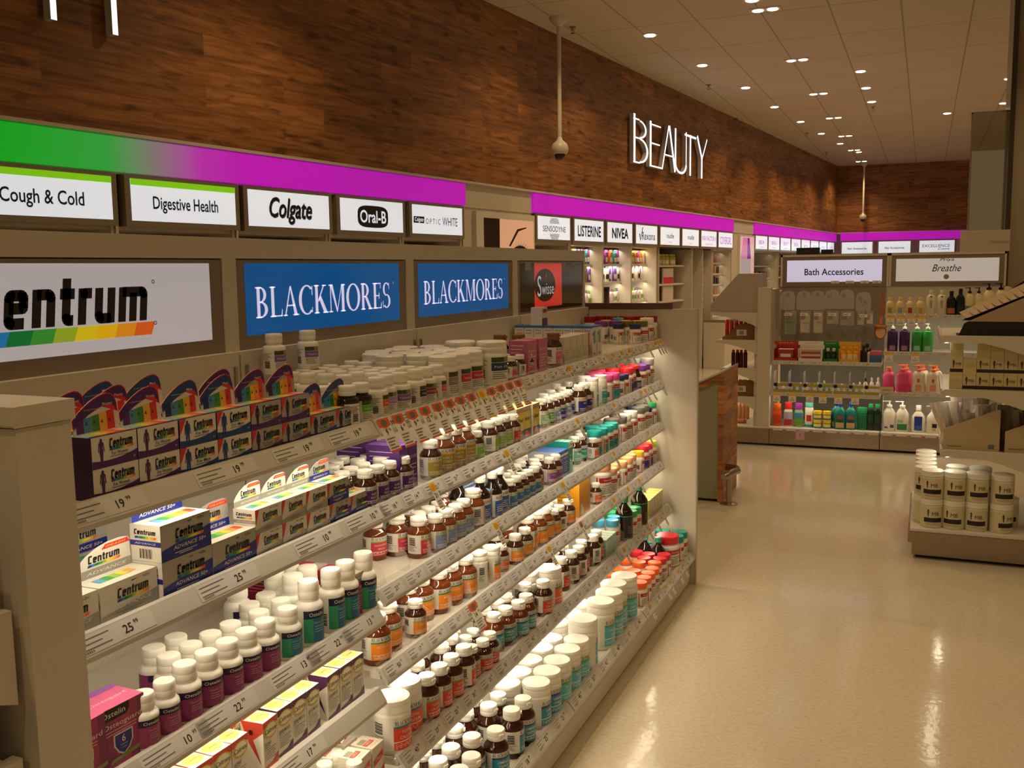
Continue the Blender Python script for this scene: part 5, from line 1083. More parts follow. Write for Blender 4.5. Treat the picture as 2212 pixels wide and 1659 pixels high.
place_all(plain_box(.062, .08, .112, 'DCC65A', 'E8DC9A', 'B8B4A0', deco_alive), [(-1.245, 3.00, zB_, 0), (-1.245, 3.064, zB_, 0), (-1.24, 3.135, zB_, 0)], 'yellow carton with black slanted word, %s from the camera end', 'yellow word cartons')
place_all(plain_box(.118, .13, .098, '2350A8', '4A7AC8', '2350A8', deco_blk()), [(-1.245, 2.79, zC_, 0)], 'blue carton with white striped top and green band', 'blue striped cartons')
place_all(plain_box(.05, .12, .102, '3458B0', '5A78C8', 'C8CCE0', deco_lines('KIDS', 'E0E0F0', band='E8E4DA')), [(-1.247, 3.405, zC_, 0), (-1.247, 3.457, zC_, 0)], 'blue and white striped carton, %s from the camera end', 'blue and white cartons')
place_all(plain_box(.05, .11, .125, '1E8E80', '5CC8B0', '1E8E80', deco_blk('1E8E80')), [(-1.247, 3.512, zC_, 0)], 'sea-green carton with cream top band', 'sea-green cartons')
place_all(plain_box(.068, .12, .138, 'C98A22', 'E8C878', 'E8A020', deco_lines('', 'A86A10')), [(-1.245, 3.64, zD_, 0), (-1.245, 3.71, zD_, 0), (-1.37, 3.64, zD_, 0)], 'mustard yellow carton, %s from the camera end', 'mustard yellow cartons')
place_all(plain_box(.035, .09, .085, '9CC0BC', 'C8D4BE', '8EB0A8', deco_lines('', '5A8A96')), [(-1.19, 3.80+.038*k, zE_, 0) for k in range(4)], 'pale green carton, %s from the camera end', 'pale green cartons')
place_all(plain_box(.05, .07, .095, 'C8C0A4', 'E8D878', 'D8C84A', deco_lines('', 'A89A70')), [(-1.19, 4.50+.055*k, zE_, 0) for k in range(5)], 'slim cream carton with yellow side, %s from the camera end', 'slim cream cartons')
place_all(plain_box(.085, .07, .122, 'C0688A', 'C88AA0', 'B05A80', deco_lines('RADIANCE', 'E8C8D4')), [(-1.245, 3.117, zA_, 0), (-1.245, 3.222, zA_, 0)], 'dusty pink carton with blossom print, %s from the camera end', 'pink cartons')
place_all(plain_box(.068, .07, .108, 'CFC6B4', 'DAD2C2', 'C8C0B0', deco_lines('', 'A8A090')), [(-1.245, 3.48+.072*k, zA_, 0) for k in range(4)], 'plain cream carton on the top shelf, %s from the camera end', 'plain cream cartons')
place_all(plain_box(.006, .07, .108, 'A82028', 'A82028', 'A82028'), [(-1.245, 3.738, zA_, 0)], 'thin crimson carton edge-on beside the cream ones', 'thin crimson cartons')
def deco_bt(c):
    F2 = c.F(.0009); c.rect(c.F(), 0, c.h*.95, c.w, c.h, C('2E6EB0')); c.rect(F2, c.w*.3, c.h*.45, c.w*.7, c.h*.85, C('5AA8D0')); c.rect(F2, c.w*.1, c.h*.70, c.w*.25, c.h*.8, REDP); c.rect(F2, c.w*.3, c.h*.1, c.w*.65, c.h*.16, C('B82A4A'))
    S2 = c.S(.001); c.rect(S2, 0, c.h*.93, c.d, c.h, C('2E6EB0')); c.b.text('slimz', S2, .01, C('4A7AB0'), c.d*.5, c.h*.86, .006, width=c.d*.7, res=1); c.rect(S2, c.d*.2, c.h*.75, c.d*.8, c.h*.77, C('C86A6A'))
place_all(plain_box(.06, .041, .132, 'DCD6C8', '2E6EB0', 'DCD6C8', deco_bt), [(-1.242-.043*k, 3.80, zA_, 0) for k in range(8)]+[(-1.242, 3.866, zA_, 0), (-1.285, 3.866, zA_, 0)], 'white carton with blue top, %s in the block', 'blue-topped cartons')
def deco_pv(c):
    F2 = c.F(.0009); c.rect(c.F(), 0, 0, c.w, c.h*.4, C('6A2A8A')); c.rect(F2, c.w*.2, c.h*.7, c.w*.9, c.h*.9, C('B02028'))
place_all(plain_box(.06, .05, .075, 'D8D2C8', 'DAD4CA', 'D8D2C8', deco_pv), [(-1.46, 3.80, zA_+.1325, 0)], 'white and purple carton lying on the blue-topped block', 'cartons on the blue-topped block')
# ---------------------------------------------------------------- the far shelving unit facing the camera
FY = 8.88; HY = 9.45
t = thing('shelving_unit', 'far cream shelving unit facing the camera, bath goods on show', 'shelving')
def fbox(name, x0, x1, y0, y1, z0, z1, m, parent=t):
    b = MB(); b.box(x0, x1, y0, y1, z0, z1, m); return b.build(name, parent)
STW = steel_mat('warm_steel', (.36, .29, .22), .22)
for x0, x1 in ((-1.253, -.322), (-.316, .63)):
    fbox('steel_plinth', x0, x1, FY+.012, FY+.5, .02, .105, STW); fbox('steel_fascia', x0, x1, FY, FY+.5, .106, .158, STW)
    fbox('base_deck', x0, x1, FY-.004, HY, .159, .172, CREAM2)
fbox('kick_strip', -1.25, .63, FY+.04, FY+.3, 0, .02, mat('black_kick', (.01, .01, .01), .6))
GREYB = mat('grey_back_board', (.25, .22, .175), .6)
fbox('back_panel', -1.24, -.322, HY, HY+.02, .17, 1.42, GREYB); fbox('back_panel', -.316, .63, HY, HY+.02, .17, 1.42, mat('pale_back_board', (.50, .47, .38), .5))
fbox('end_panel', -1.372, -1.258, FY+.002, FY+.10, 0.172, 1.425, CREAM); fbox('end_panel', -1.36, -1.30, FY+.1, HY+.3, .172, 1.40, CREAM); fbox('end_panel', .632, .655, FY+.05, HY+.02, 0, 1.415, CREAM)
def far_shelf(x0, x1, yf, z, lab, led=True):
    s = thing('gondola_shelf', lab, 'shelf', (0, 0, 0), 0, 'shelves of the far unit')
    b = MB(); b.box(x0, x1, yf, HY, z-.02, z, CREAM2); b.build('shelf_board', s)
    b = MB(); b.box(x0, x1, yf-.012, yf, z-.026, z+.008, RAILM); b.build('price_rail', s)
    n = int((x1-x0)/.11); RR = random.Random(int(z*1000))
    for k in range(n):
        F = near(yf-.0125, x0+.02+k*.11, z-.022); b = MB(); b.poly([F(0, 0), F(.085, 0), F(.085, .026), F(0, .026)], TICKET); F2 = near(yf-.0131, x0+.02+k*.11, z-.022)
        b.text(str(RR.randint(2, 19)), F2, .014, INK, .058, .014, .01, res=1); b.poly([F2(.006, .015), F2(.035, .015), F2(.035, .018), F2(.006, .018)], GREYINK); b.poly([F2(.006, .008), F2(.028, .008), F2(.028, .011), F2(.006, .011)], GREYINK); b.build('price_ticket', s)
    if led:
        b = MB(); b.box(x0+.02, x1-.02, yf+.012, yf+.022, z-.026, z-.02, LEDS); b.build('light_strip', s)
        l = bpy.data.lights.new('shelf_light', 'AREA'); l.shape = 'RECTANGLE'; l.size = x1-x0-.04; l.size_y = .012; l.energy = .9; l.color = LEDC
        o = bpy.data.objects.new('shelf_light', l); COL.objects.link(o); o.location = ((x0+x1)/2, yf+.017, z-.028); o.rotation_euler = (math.radians(12), 0, 0)
S1 = (-1.245, -.325); S2_ = (-.313, .63)
far_shelf(*S1, 8.95, .765, 'middle shelf under the bath accessories of the far unit'); far_shelf(*S1, 8.90, .485, 'lower shelf with clear testers on the far unit')
far_shelf(*S2_, 9.03, 1.178, 'top shelf of tall bottles on the far unit', True); far_shelf(*S2_, 8.99, .862, 'second shelf of pump bottles on the far unit'); far_shelf(*S2_, 8.93, .515, 'third shelf of pink bottles on the far unit')
b = MB(); [b.poly([near(FY-.0045, x, .147)(0, 0), near(FY-.0045, x, .147)(.085, 0), near(FY-.0045, x, .147)(.085, .024), near(FY-.0045, x, .147)(0, .024)], TICKET) for x in [-1.22+.115*k for k in range(16)]]; b.build('price_strip', t)
def far_header(x0, x1, writing, lab, m, dp=.3):
    s = thing('header_light_box', lab, 'sign', (0, 0, 0), 0, 'lit headers on the far unit'); z0, z1 = 1.42, 1.715; y = HY-.01
    b = MB(); b.box(x0-.017, x1+.017, y, y+dp, z1-.02, z1, CREAM); b.box(x0-.017, x0, y, y+dp, z0, z1, CREAM); b.box(x1, x1+.017, y, y+dp, z0, z1, CREAM); b.build('casing', s)
    b = MB(); b.box(x0, x1, y+.005, y+.04, z0, z1-.02, TAUPE); b.build('glass_border', s)
    F = near(y+.004, x0+.04, 1.463); w = x1-x0-.08; h = .20; b = MB(); b.poly([F(0, 0), F(w, 0), F(w, h), F(0, h)], m); b.build('lit_panel', s)
    b = MB(); F2 = near(y+.003, x0+.04, 1.463); writing(b, F2, w, h); b.build('lettering', s)
far_header(-1.235, -.322, lambda b, F, w, h: b.text('Bath Accessories', F, .085, INK, w*.50, h*.46, .012, width=w*.62), 'lit white header sign reading Bath Accessories', lit('lit_far_lilac', (.66, .66, .92), .55))
def w_priya(b, F, w, h):
    b.text('Priya', F, .035, INK, w*.50, h*.93, .004, .3, width=.115); b.text('Breathe', F, .09, INK, w*.50, h*.58, .0, .35, width=.235)
    b.poly([F(w*.50+.022*math.cos(a), h*.19+.022*math.sin(a)) for a in [2*math.pi*q/18 for q in range(18)]], mat('print_pale_disc', (.3, .28, .28), .3))
far_header(-.285, .625, w_priya, 'lit pale header sign with handwritten words', lit('lit_far_pale', (.70, .67, .65), .34), .045)
b = MB(); b.box(.27, .66, HY+.0, HY+.012, 1.716, 1.90, mat('cream_card', (.52, .43, .32), .6)); F = near(HY-.001, .27, 1.716); b.text('Accesso', F, .045, mat('faded_ink', (.30, .23, .15), .6), .31, .085, .004, width=.15); tag(b.build('cardboard_sign', None), 'plain beige card standing on the far unit with faded word', 'sign')
for x, w, lab in ((-1.12, .20, 'black carton lying on top of the far unit with red script'), (-.90, .10, 'small black carton on top of the far unit')):
    b = MB(); b.box(x, x+w, HY+.05, HY+.17, 1.7155, 1.7155+(.065 if w > .15 else .045), mat('black_card', (.012, .009, .008), .4))
    if w > .15: b.text('red', near(HY+.0495, x, 1.72), .03, C('7A1A1A'), w/2, .03, 0, .3)
    tag(b.build('carton', None), lab, 'box')
# ---------------------------------------------------------------- hanging bath accessories
def hook(x, z, parent):
    b = MB(); b.tube([(x, HY, z), (x, HY-.20, z), (x, HY-.212, z+.012)], .003, STEEL, 6); b.build('hook', parent)
GAUZE = [C('4A5230', .8), C('4A2A1E', .8), C('2E3424', .8), C('C8AE78', .8), C('6E7A4A', .8)]
HANG1 = [(-1.15, 1.29, 'ball', 0), (-1.01, 1.29, 'ball', 1), (-.89, 1.29, 'ball', 2), (-.765, 1.30, 'disc', 3), (-.64, 1.30, 'disc', 4), (-.50, 1.28, 'ring', 3)]
lab1 = ['green mesh bath puff in a clear bag', 'brown mesh bath puff in a clear bag', 'dark olive bath puff in a clear bag', 'round cream loofah pad in a clear bag', 'round green-edged scrub pad in a clear bag', 'round white pad with dark leaf print']
for (x, z, kind, ci), lb in zip(HANG1, lab1):
    t2 = thing('bath_puff' if kind == 'ball' else 'scrub_pad', lb+', hanging on the far unit', 'bath accessory', (x, HY-.21, z), 0, 'hanging bath accessories')
    if kind == 'ball':
        b = MB(); RB = random.Random(ci); seg, rg = 16, 10; vs = []; fs = []
        for j in range(rg+1):
            for i in range(seg):
                th = math.pi*j/rg; ph = 2*math.pi*i/seg; r = .055*(1+.14*math.sin(5*ph+3*th+ci)+RB.uniform(-.08, .08)); vs.append((r*math.sin(th)*math.cos(ph), .6*r*math.sin(th)*math.sin(ph), r*math.cos(th)*1.1))
        fs = [(j*seg+i, j*seg+(i+1) % seg, (j+1)*seg+(i+1) % seg, (j+1)*seg+i) for j in range(rg) for i in range(seg)]; b.add(vs, fs, GAUZE[ci]); b.build('mesh_puff', t2)
        b = MB(); b.ext([(-.015, .045), (.015, .045), (.015, .085), (-.015, .085)], near(-.04, 0, 0), .002, C('5A3A28', .5)); b.build('card_tag', t2)
    else:
        b = MB(); n = 26; pts = [(.058*math.cos(a), .058*math.sin(a)) for a in [2*math.pi*k/n for k in range(n)]]; b.ext(pts, near(-.02, 0, 0), .02, GAUZE[ci] if kind == 'disc' else WHITE, C('5A4228', .7)); b.build('pad', t2)
        if kind == 'ring':
            b = MB(); [b.poly([near(-.0206, 0, 0)(u*.04, v*.04) for u, v in q], INK) for q in ([(-.9, -.3), (-.2, .1), (-.5, .6)], [(-.1, -.2), (.5, .1), (.2, .9)], [(.2, -.5), (.9, -.2), (.6, .3)], [(-.6, -.8), (.3, -.7), (-.1, -.5)])]; b.build('leaf_print', t2)
        b = MB(); b.ext([(-.045, .02), (-.01, .02), (-.01, .06), (-.045, .06)], near(-.023, 0, 0), .002, C('5A3A28', .5)); b.build('card_tag', t2)
    b = MB(); n = 12; b.ext([(-.062, -.075), (.062, -.075), (.066, .03), (.05, .085), (0, .10), (-.05, .085), (-.066, .03)], near(-.05, 0, 0), .001, mat('clear_film', (.9, .9, .88), .08, alpha=.16)); b.build('clear_bag', t2)
    hook(0, .10, t2); t2.children[-1].location = (0, .0, 0); t2.children[-1].data.transform(Matrix.Translation((0, -(HY-.21), 0)))
    b = MB(); F = near(-.045, -.03, -.128 if z < 1.295 else -.138); b.ext([(0, 0), (.068, 0), (.068, .026), (0, .026)], F, .001, PAPER); b.poly([near(-.0457, -.03, -.128 if z < 1.295 else -.138)(u, v) for u, v in ((.008, .010), (.045, .010), (.045, .015), (.008, .015))], GREYINK)
    b.build('price_flag', t2)
HANG2 = [(-1.13, .10, .175, C('5E7A34', .7), 'long green bath mitt in a clear bag'), (-1.0, .09, .165, C('CFC4AA', .7), 'long cream scrub strip in a clear bag'), (-.885, .085, .165, C('C8BCA4', .7), 'long cream back strap in a clear bag'), (-.76, .105, .085, C('B8A28A', .6), 'short pink pouch in a clear bag'), (-.635, .115, .095, C('8A8A78', .6), 'grey-green eye mask in a clear bag'), (-.52, .06, .09, C('B8987A', .6), 'small tan sponge in a clear bag'), (-.445, .055, .08, C('D0B49A', .6), 'small pale pumice on a card')]
for x, w, h, m, lb in HANG2:
    t2 = thing('hanging_packet', lb+', lower row on the far unit', 'bath accessory', (x, HY-.19, 1.175), 0, 'hanging bath accessories')
    b = MB(); b.ext([(-w*.42, -h), (w*.36, -h*1.02), (w*.42, -h*.15), (w*.30, 0), (-w*.36, 0), (-w*.44, -h*.3)], near(-.012, 0, 0), .022, m); b.build('contents', t2)
    b = MB(); b.ext([(-w*.46, -.05), (w*.0, -.05), (w*.0, -.005), (-w*.46, -.005)], near(-.0135, 0, 0), .001, C('6A4630', .5)); b.build('card_tag', t2)
    b = MB(); b.ext([(-w*.5, -h*1.05), (w*.5, -h*1.05), (w*.5, .03), (-w*.5, .03)], near(-.016, 0, 0), .001, mat('clear_film', (.9, .9, .88), .08, alpha=.16)); b.build('clear_bag', t2)
    b = MB(); b.tube([(0, .19, .02), (0, -.03, .02)], .003, STEEL, 6); b.build('hook', t2)
t2 = thing('bath_brush', 'long-handled wooden bath brush with pale bristles, hanging by the divider', 'brush', (-.355, HY-.16, 1.06))
b = MB(); b.tube([(.01, 0, .30), (.012, 0, .2), (.0, 0, .08), (-.004, 0, .03)], [.013, .015, .016, .020], C('A8662E', .4), 12); b.lathe([(.0001, -.004), (.055, -.003), (.060, .008), (.055, .018), (.0001, .02)], C('A8662E', .4), 20, (0, 0, 0)); o = b.build('handle', t2)
b = MB(); vs = [(.052*math.cos(a), -.025, -.04+.065*math.sin(a)) for a in [2*math.pi*k/22 for k in range(22)]]; b.ext([(.052*math.cos(a), -.045+.066*math.sin(a)) for a in [2*math.pi*k/22 for k in range(22)]], near(.02, 0, 0), .022, C('A8662E', .4)); b.build('brush_head', t2)
b = MB(); b.ext([(.040*math.cos(a), -.045+.054*math.sin(a)) for a in [2*math.pi*k/22 for k in range(22)]], near(-.003, 0, 0), .024, C('D8A864', .8)); b.build('bristles', t2)
# ---------------------------------------------------------------- trays on the middle shelf
def tray(x0, x1, col, lab, items):
    t2 = thing('display_tray', lab, 'display tray', (0, 0, 0), 0, 'display trays on the far middle shelf'); y0, y1, z = 8.965, 9.13, .7655
    b = MB(); b.box(x0, x1, y0, y1, z, z+.004, col); b.box(x0, x1, y0, y0+.004, z+.004, z+.028, col); b.build('tray_base', t2)
    b = MB(); b.box(x0, x1, y1-.004, y1, z, z+.17, col); b.build('back_card', t2)
    for xx in (x0, x1-.003):
        b = MB(); b.box(xx, xx+.003, y0, y1, z+.004, z+.11, col); b.build('side_card', t2)
    b = MB(); b.box(x0, x1, y0+.02, y0+.026, z+.148, z+.180, col); F = near(y0+.0195, x0, z+.148); b.text(items[0], F, .012, PAPER if col is not PAPER else REDP, (x1-x0)/2, .017, .004, res=1, width=(x1-x0)*.6); b.build('header_card', t2)
    return z+.0045
tz = tray(-1.235, -1.03, C('B83428'), 'red display tray of the four colour trays', ['sale'])
tray(-1.025, -.815, PAPER, 'white display tray with red lettering', ['toothpaste']); tray(-.81, -.685, C('2E7A34'), 'green display tray of the four colour trays', ['mint']); tray(-.68, -.505, C('E0A828'), 'yellow display tray of the four colour trays', ['care'])
for k in range(4):
    c_ = ['A83A3A', '8A7A70', 'B04A4A', '9A8A80'][k]
    b = MB(); b.box(-1.20, -1.07, 8.985+.025*k, 9.005+.025*k, tz, tz+.10, C(c_, .3), PAPER); b.poly([near(8.9846+.025*k, -1.18, tz+.03)(u, v) for u, v in ((0, 0), (.09, 0), (.09, .03), (0, .03))], PAPER); tag(b.build('soap_carton', None), 'flat carton standing in the red tray, %s from the front' % ORD[k+1], 'box', 'cartons in the red tray')
for k in range(5):
    b = MB(); b.box(-1.0, -.84, 8.99, 9.06, tz+.0205*k, tz+.02+.0205*k, C(['C8C0B4', 'B84A4A', 'CFC8BC', 'B84A4A', 'B0A89C'][k], .3)); tag(b.build('toothpaste_carton', None), 'flat carton stacked in the white tray, %s from below' % ORD[k+1], 'box', 'cartons in the white tray')
def simple_bottle(name, h, r, prof, body, capm, lab, cat, loc, grp, sx=1.0, label=None, caph=.2, capr=.5, pump=False, pumpm=None):
    t2 = thing(name, lab, cat, loc, 0, grp)
    b = MB(); b.lathe([(r*a, h*z) for a, z in prof], body, 20, (0, 0, 0), 1.0, sx); b.build('bottle_body', t2)
    if pump:
        pm = pumpm or WHITE
        b = MB(); b.lathe([(r*.40, h*.80), (r*.42, h*.80), (r*.42, h*.86), (r*.30, h*.875), (r*.13, h*.88), (r*.13, h*.965), (r*.22, h*.967), (r*.22, h), (.0001, h)], pm, 14); b.box(-r*1.05, 0, -r*.12, r*.12, h*.972, h*.995, pm); b.build('pump', t2)
    else:
        b = MB(); b.lathe([(r*capr*.97, h*(1-caph)), (r*capr, h*(1-caph)+.002), (r*capr, h-.003), (r*capr*.85, h), (.0001, h)], capm, 16, (0, 0, 0), 1.0, max(sx, .7)); b.build('cap', t2)
    if label:
        b = MB()
        for (z0, z1, a0, a1, m) in label:
            n = 10; vs = []
            for i in range(n+1):
                a = math.radians(-90+a0+(a1-a0)*i/n)
                for z in (z0, z1): vs.append(((r+.0008)*math.cos(a), (r*sx+.0008)*math.sin(a), h*z))
            b.add(vs, [(2*i, 2*i+2, 2*i+3, 2*i+1) for i in range(n)], m, True)
        b.build('label', t2)
    return t2
STR = [(.9, 0), (1, .02), (1, .62), (.9, .70), (.45, .78), (.42, .82)]
ROUND = [(.85, 0), (1, .03), (1, .55), (.92, .66), (.6, .76), (.38, .80), (.36, .84)]
WAIST = [(.80, 0), (.98, .03), (1, .14), (.86, .34), (.80, .46), (.93, .64), (.72, .76), (.36, .82), (.34, .86)]
Y_ = 'bottles in the trays'
for k, x in enumerate((-.775, -.725)): simple_bottle('mouthwash_bottle', .115, .022, STR, C('1E2E22', .2), PAPER, 'dark green bottle with white cap in the green tray, %s from the end post' % ORD[k+1], 'bottle', (x, 9.02, tz), Y_, .8, [(.15, .55, -60, 60, C('2A4A34'))], .25, .6)
for k, x in enumerate((-.645, -.59, -.54)): simple_bottle('lotion_bottle', .13, .026, STR, C('E8A824', .3), C('E8B840'), 'yellow bottle with pale label in the yellow tray, %s from the end post' % ORD[k+1], 'bottle', (x, 9.02, tz), Y_, .7, [(.12, .5, -60, 60, C('E8DCB0'))], .2, .6)
zz = .7655
for k, (x, y, r, h) in enumerate([(-.475, 9.02, .026, .15), (-.45, 9.08, .03, .16), (-.425, 9.03, .022, .12)]): simple_bottle('hair_product', h, r, STR, DARKG if k < 2 else PAPER, mat('black_cap', (.01, .01, .01), .4), ['black bottle, first of the trio behind the cream tube', 'black bottle, middle one of the trio', 'cream tube with black top before the black bottles'][k], 'bottle', (x, y, zz), 'black-topped bottles')
for k, (x, z, c_) in enumerate([(-.375, 0, '3A5A7A'), (-.375, .034, '3A6A8A'), (-.375, .068, 'C8607A')]):
    b = MB(); b.box(-.05, .05, -.05, .05, 0, .033, C(c_, .4)); tag(b.build('sponge_pack', None, (x, 9.03, zz+z)), 'flat soft pack in the blue and pink pile, %s from below' % ORD[k+1], 'packet', 'soft packs in a pile')
# ---------------------------------------------------------------- clear testers on the lower shelf
zt = .4855; OLIVE = C('A8A03C', .3)
for k in range(7):
    x = -1.225+.128*k
    t2 = thing('tester_box', 'clear tester box with olive strip on the far unit, %s from the end post' % ORD[k+1], 'display box', (x, 8.905, zt), 0, 'clear tester boxes')
    b = MB(); b.box(0, .122, .0, .003, .038, .10, mat('clear_tester', (.85, .85, .88), .06, alpha=.22)); b.build('clear_front', t2)
    b = MB(); b.box(0, .0025, .003, .16, 0, .19, mat('clear_tester', (.85, .85, .88), .06, alpha=.22)); b.build('clear_side', t2)
    b = MB(); b.box(0, .124, -.002, .0, 0, .034, OLIVE); b.box(0.0, .124, -.002, .0, .062, .085, OLIVE); b.build('olive_strip', t2)
    b = MB(); b.ext([(.018+.017*math.cos(a), .073+.017*math.sin(a)) for a in [2*math.pi*q/16 for q in range(16)]], near(-.0025, 0, 0), .001, C('14183A', .3)); b.build('round_badge', t2)
RT_ = random.Random(9)
for k in range(18):
    x = -1.2+.05*k; col = ['8A8478', '6A6A70', 'DAD6CC', '23307A'][RT_.randint(0, 3)] if not 3 <= k <= 4 else '1E2A8A'
    simple_bottle('travel_bottle', RT_.uniform(.06, .11) if k < 15 else .15, .014 if k < 15 else .017, STR, C(col, .3) if k < 15 else PAPER, C('E0DCD0', .4) if k % 3 else C('2A2A30', .4), 'little travel bottle in the clear boxes, %s from the end post' % ORD[k+1], 'bottle', (x, 8.95+.03*(k % 3), zt), 'travel bottles', .9)
# ---------------------------------------------------------------- bottom row of the first far bay
zb = .1725; BOT = 'bottles along the far bottom deck'
def bb(x, h, r, prof, body, cap, lab, label=None, sx=.62, caph=.2, capr=.6, y=8.985, name='shampoo_bottle', **k): simple_bottle(name, h, r, prof, C(body, .25) if isinstance(body, str) else body, C(cap, .3) if isinstance(cap, str) else cap, lab, 'bottle', (x, y, zb), BOT, sx, label, caph, capr, **k)
bb(-1.20, .205, .042, ROUND, 'D85020', 'E06428', 'orange bottle at the end post on the bottom deck', [(.1, .5, -50, 50, C('C03A1A'))], caph=.30, capr=.85)
bb(-1.10, .22, .040, ROUND, 'D8D0C0', 'D8302A', 'red-capped bottle with red scene label on the bottom deck', [(.05, .3, -60, 60, C('B02A24')), (.3, .6, -60, 60, C('A8A0B8'))], caph=.28, capr=.8)
bb(-1.01, .215, .040, ROUND, '8AB0A0', 'A03AA0', 'purple-capped bottle with green label on the bottom deck', [(.05, .35, -60, 60, C('6A9A34')), (.35, .6, -60, 60, C('3A8AA0'))], caph=.26, capr=.8)
bb(-.92, .225, .036, [(.95, 0), (1, .02), (1, .78), (.9, .80), (.85, .82)], 'E4DECF', '5AC0B0', 'white bottle with aqua cap and red fruit on the bottom deck', [(.02, .12, -80, 80, C('2E9AA0')), (.25, .5, -35, 35, C('C83030'))], caph=.19, capr=.95)
for k, (x, z) in enumerate([(-.845, 0), (-.845, .078), (-.765, 0), (-.765, .078)]):
    t2 = thing('wipes_tub', 'small yellow-lidded tub on the bottom deck, %s' % ['lower one closer to the end post', 'upper one closer to the end post', 'lower one of the second pile', 'upper one of the second pile'][k], 'tub', (x, 8.975, zb+z), 0, 'yellow-lidded tubs')
    b = MB(); b.lathe([(.034, 0), (.036, .003), (.036, .05), (.034, .052)], C('5A7AB8', .3), 18); b.build('tub_body', t2); b = MB(); b.lathe([(.037, .048), (.037, .075), (.033, .0775), (.0001, .0775)], C('E8C420', .3), 18); b.build('lid', t2)
    b = MB(); b.patch(.036, .015, .04, -150, -30, C('E8D84A'), 8, .0006); b.build('label', t2)
for k, (x, y) in enumerate([(-.69, 9.02), (-.655, 8.97), (-.565, 8.975)]): bb(x, .245, .048, ROUND, '107068', '1C2A8A', 'teal bath bottle with blue cap on the bottom deck, %s from the end post' % ORD[k+1], [(.06, .25, -45, 45, C('B89A6A')), (.38, .5, -22, 22, C('B02A3A')), (.25, .36, -40, 40, C('0E4A4A'))], caph=.2, capr=.34, y=y)
bb(-.47, .20, .043, [(.95, 0), (1, .02), (1, .74), (.98, .76)], '14804E', '1E9A5E', 'green bottle with flat wide cap on the bottom deck', [(.1, .65, -50, 50, C('0E6A44'))], caph=.25, capr=1.0)
for k, x in enumerate((-.40, -.345)): bb(x, .235, .034, [(.95, 0), (1, .02), (1, .72), (.8, .78), (.7, .8)], '0A2414', '1E8A44', 'dark green bottle with bright green cap, %s from the end post' % ORD[k+1], [(.3, .6, -40, 40, C('1A3A24'))], caph=.16, capr=.6)
b = MB(); F = near(FY-.006, -1.02, .07); b.ext([(0, 0), (.075, 0), (.075, .085), (0, .085)], F, .001, C('C8A0B4', .5)); b.text('3', near(FY-.0066, -1.02, .07), .03, C('4A2A5A'), .035, .045, .01); tag(b.build('price_card', None), 'pink price card hanging on the far bottom rail', 'price card')
def far_card(x, z, y, lab, grp, col=YEL, w=.065, h=.075, txt='7'):
    t2 = thing('price_card', lab, 'price card', (x, y, z), 0, grp); b = MB(); b.ext([(0, -h), (w, -h), (w, 0), (0, 0)], near(0, 0, 0), .001, PAPER); b.poly([near(-.0006, 0, 0)(u, v) for u, v in ((0, -h*.25), (w, -h*.25), (w, 0), (0, 0))], col); b.text(txt, near(-.0008, 0, 0), .022, INK, w*.5, -h*.5, .008, res=1)
    for k in range(2): b.poly([near(-.0008, 0, 0)(u, v) for u, v in ((w*.15, -h*(.72+.12*k)), (w*.8, -h*(.72+.12*k)), (w*.8, -h*(.68+.12*k)), (w*.15, -h*(.68+.12*k)))], GREYINK)
    b.build('card', t2)
for k, x in enumerate((-1.225, -1.09, -.94, -.83, -.70, -.56)): far_card(x, .482, 8.884, 'white price card with yellow head under the testers, %s from the end post' % ORD[k+1], 'price cards under the testers', txt='3')
for k, x in enumerate((-.30, -.215, -.13, -.05)): far_card(x, 1.17, 9.014, 'yellow-edged price card below the cream bottles, %s from the divider' % ORD[k+1], 'price cards below the cream bottles', txt='7')
for k, x in enumerate((-.30, -.09)): far_card(x, .855, 8.974, 'yellow-headed price card below the pump bottles, %s from the divider' % ORD[k+1], 'price cards below the pump bottles', txt='6')
for k, x in enumerate((-.78, -.655, -.53, -.43)): far_card(x, 1.475, HY-.24, 'pale ticket clipped over the hanging puffs, %s from the end post' % ORD[k+1], 'tickets over the hanging puffs', C('E8A878' if k % 2 else 'D8C87A'), .07, .024, '2')
# ---------------------------------------------------------------- second far bay
def sb(name, x, y, z, h, r, prof, body, cap, lab, grp, **k): simple_bottle(name, h, r, prof, body, cap, lab, 'bottle', (x, y, z), grp, **k)
CR = C('D8C48A', .35); z1 = 1.1785
for k, x in enumerate((-.275, -.193, -.112, -.032)): sb('cream_bottle', x, 9.09, z1, .155, .034, ROUND, CR, CR, 'squat cream bottle with round emblem, %s from the divider' % ORD[k+1], 'cream bottles', sx=.8, label=[(.12, .42, -28, 28, C(['8A9A4A', '8A94B0', 'A83A34', 'B8A060'][k]))], caph=.22, capr=.42)
for k, x in enumerate((.052, .136)): sb('white_bottle', x, 9.09, z1, .215, .036, [(.95, 0), (1, .02), (1, .70), (.8, .78), (.42, .82)], C('DAD2BE', .35), C('DAD2BE', .35), 'slim white bottle with line drawing, %s from the divider' % ORD[k+1], 'slim white bottles', sx=.7, label=[(.3, .6, -14, -10, INK), (.3, .62, -3, 1, INK), (.28, .58, 8, 12, INK), (.72, .76, -12, 12, INK)], caph=.18, capr=.42)
BLK = mat('black_bottle', (.008, .007, .007), .2)
sb('black_bottle', .21, 9.09, z1, .205, .036, STR, BLK, BLK, 'black bottle with salmon label on the top far shelf', 'black bottles', sx=.7, label=[(.08, .3, -55, 55, C('B8684A'))], caph=.2, capr=.45); sb('black_bottle', .28, 9.09, z1, .225, .034, STR, BLK, BLK, 'taller plain black bottle on the top far shelf', 'black bottles', sx=.7, label=[(.1, .4, -50, 50, C('14241E'))], caph=.22, capr=.45)
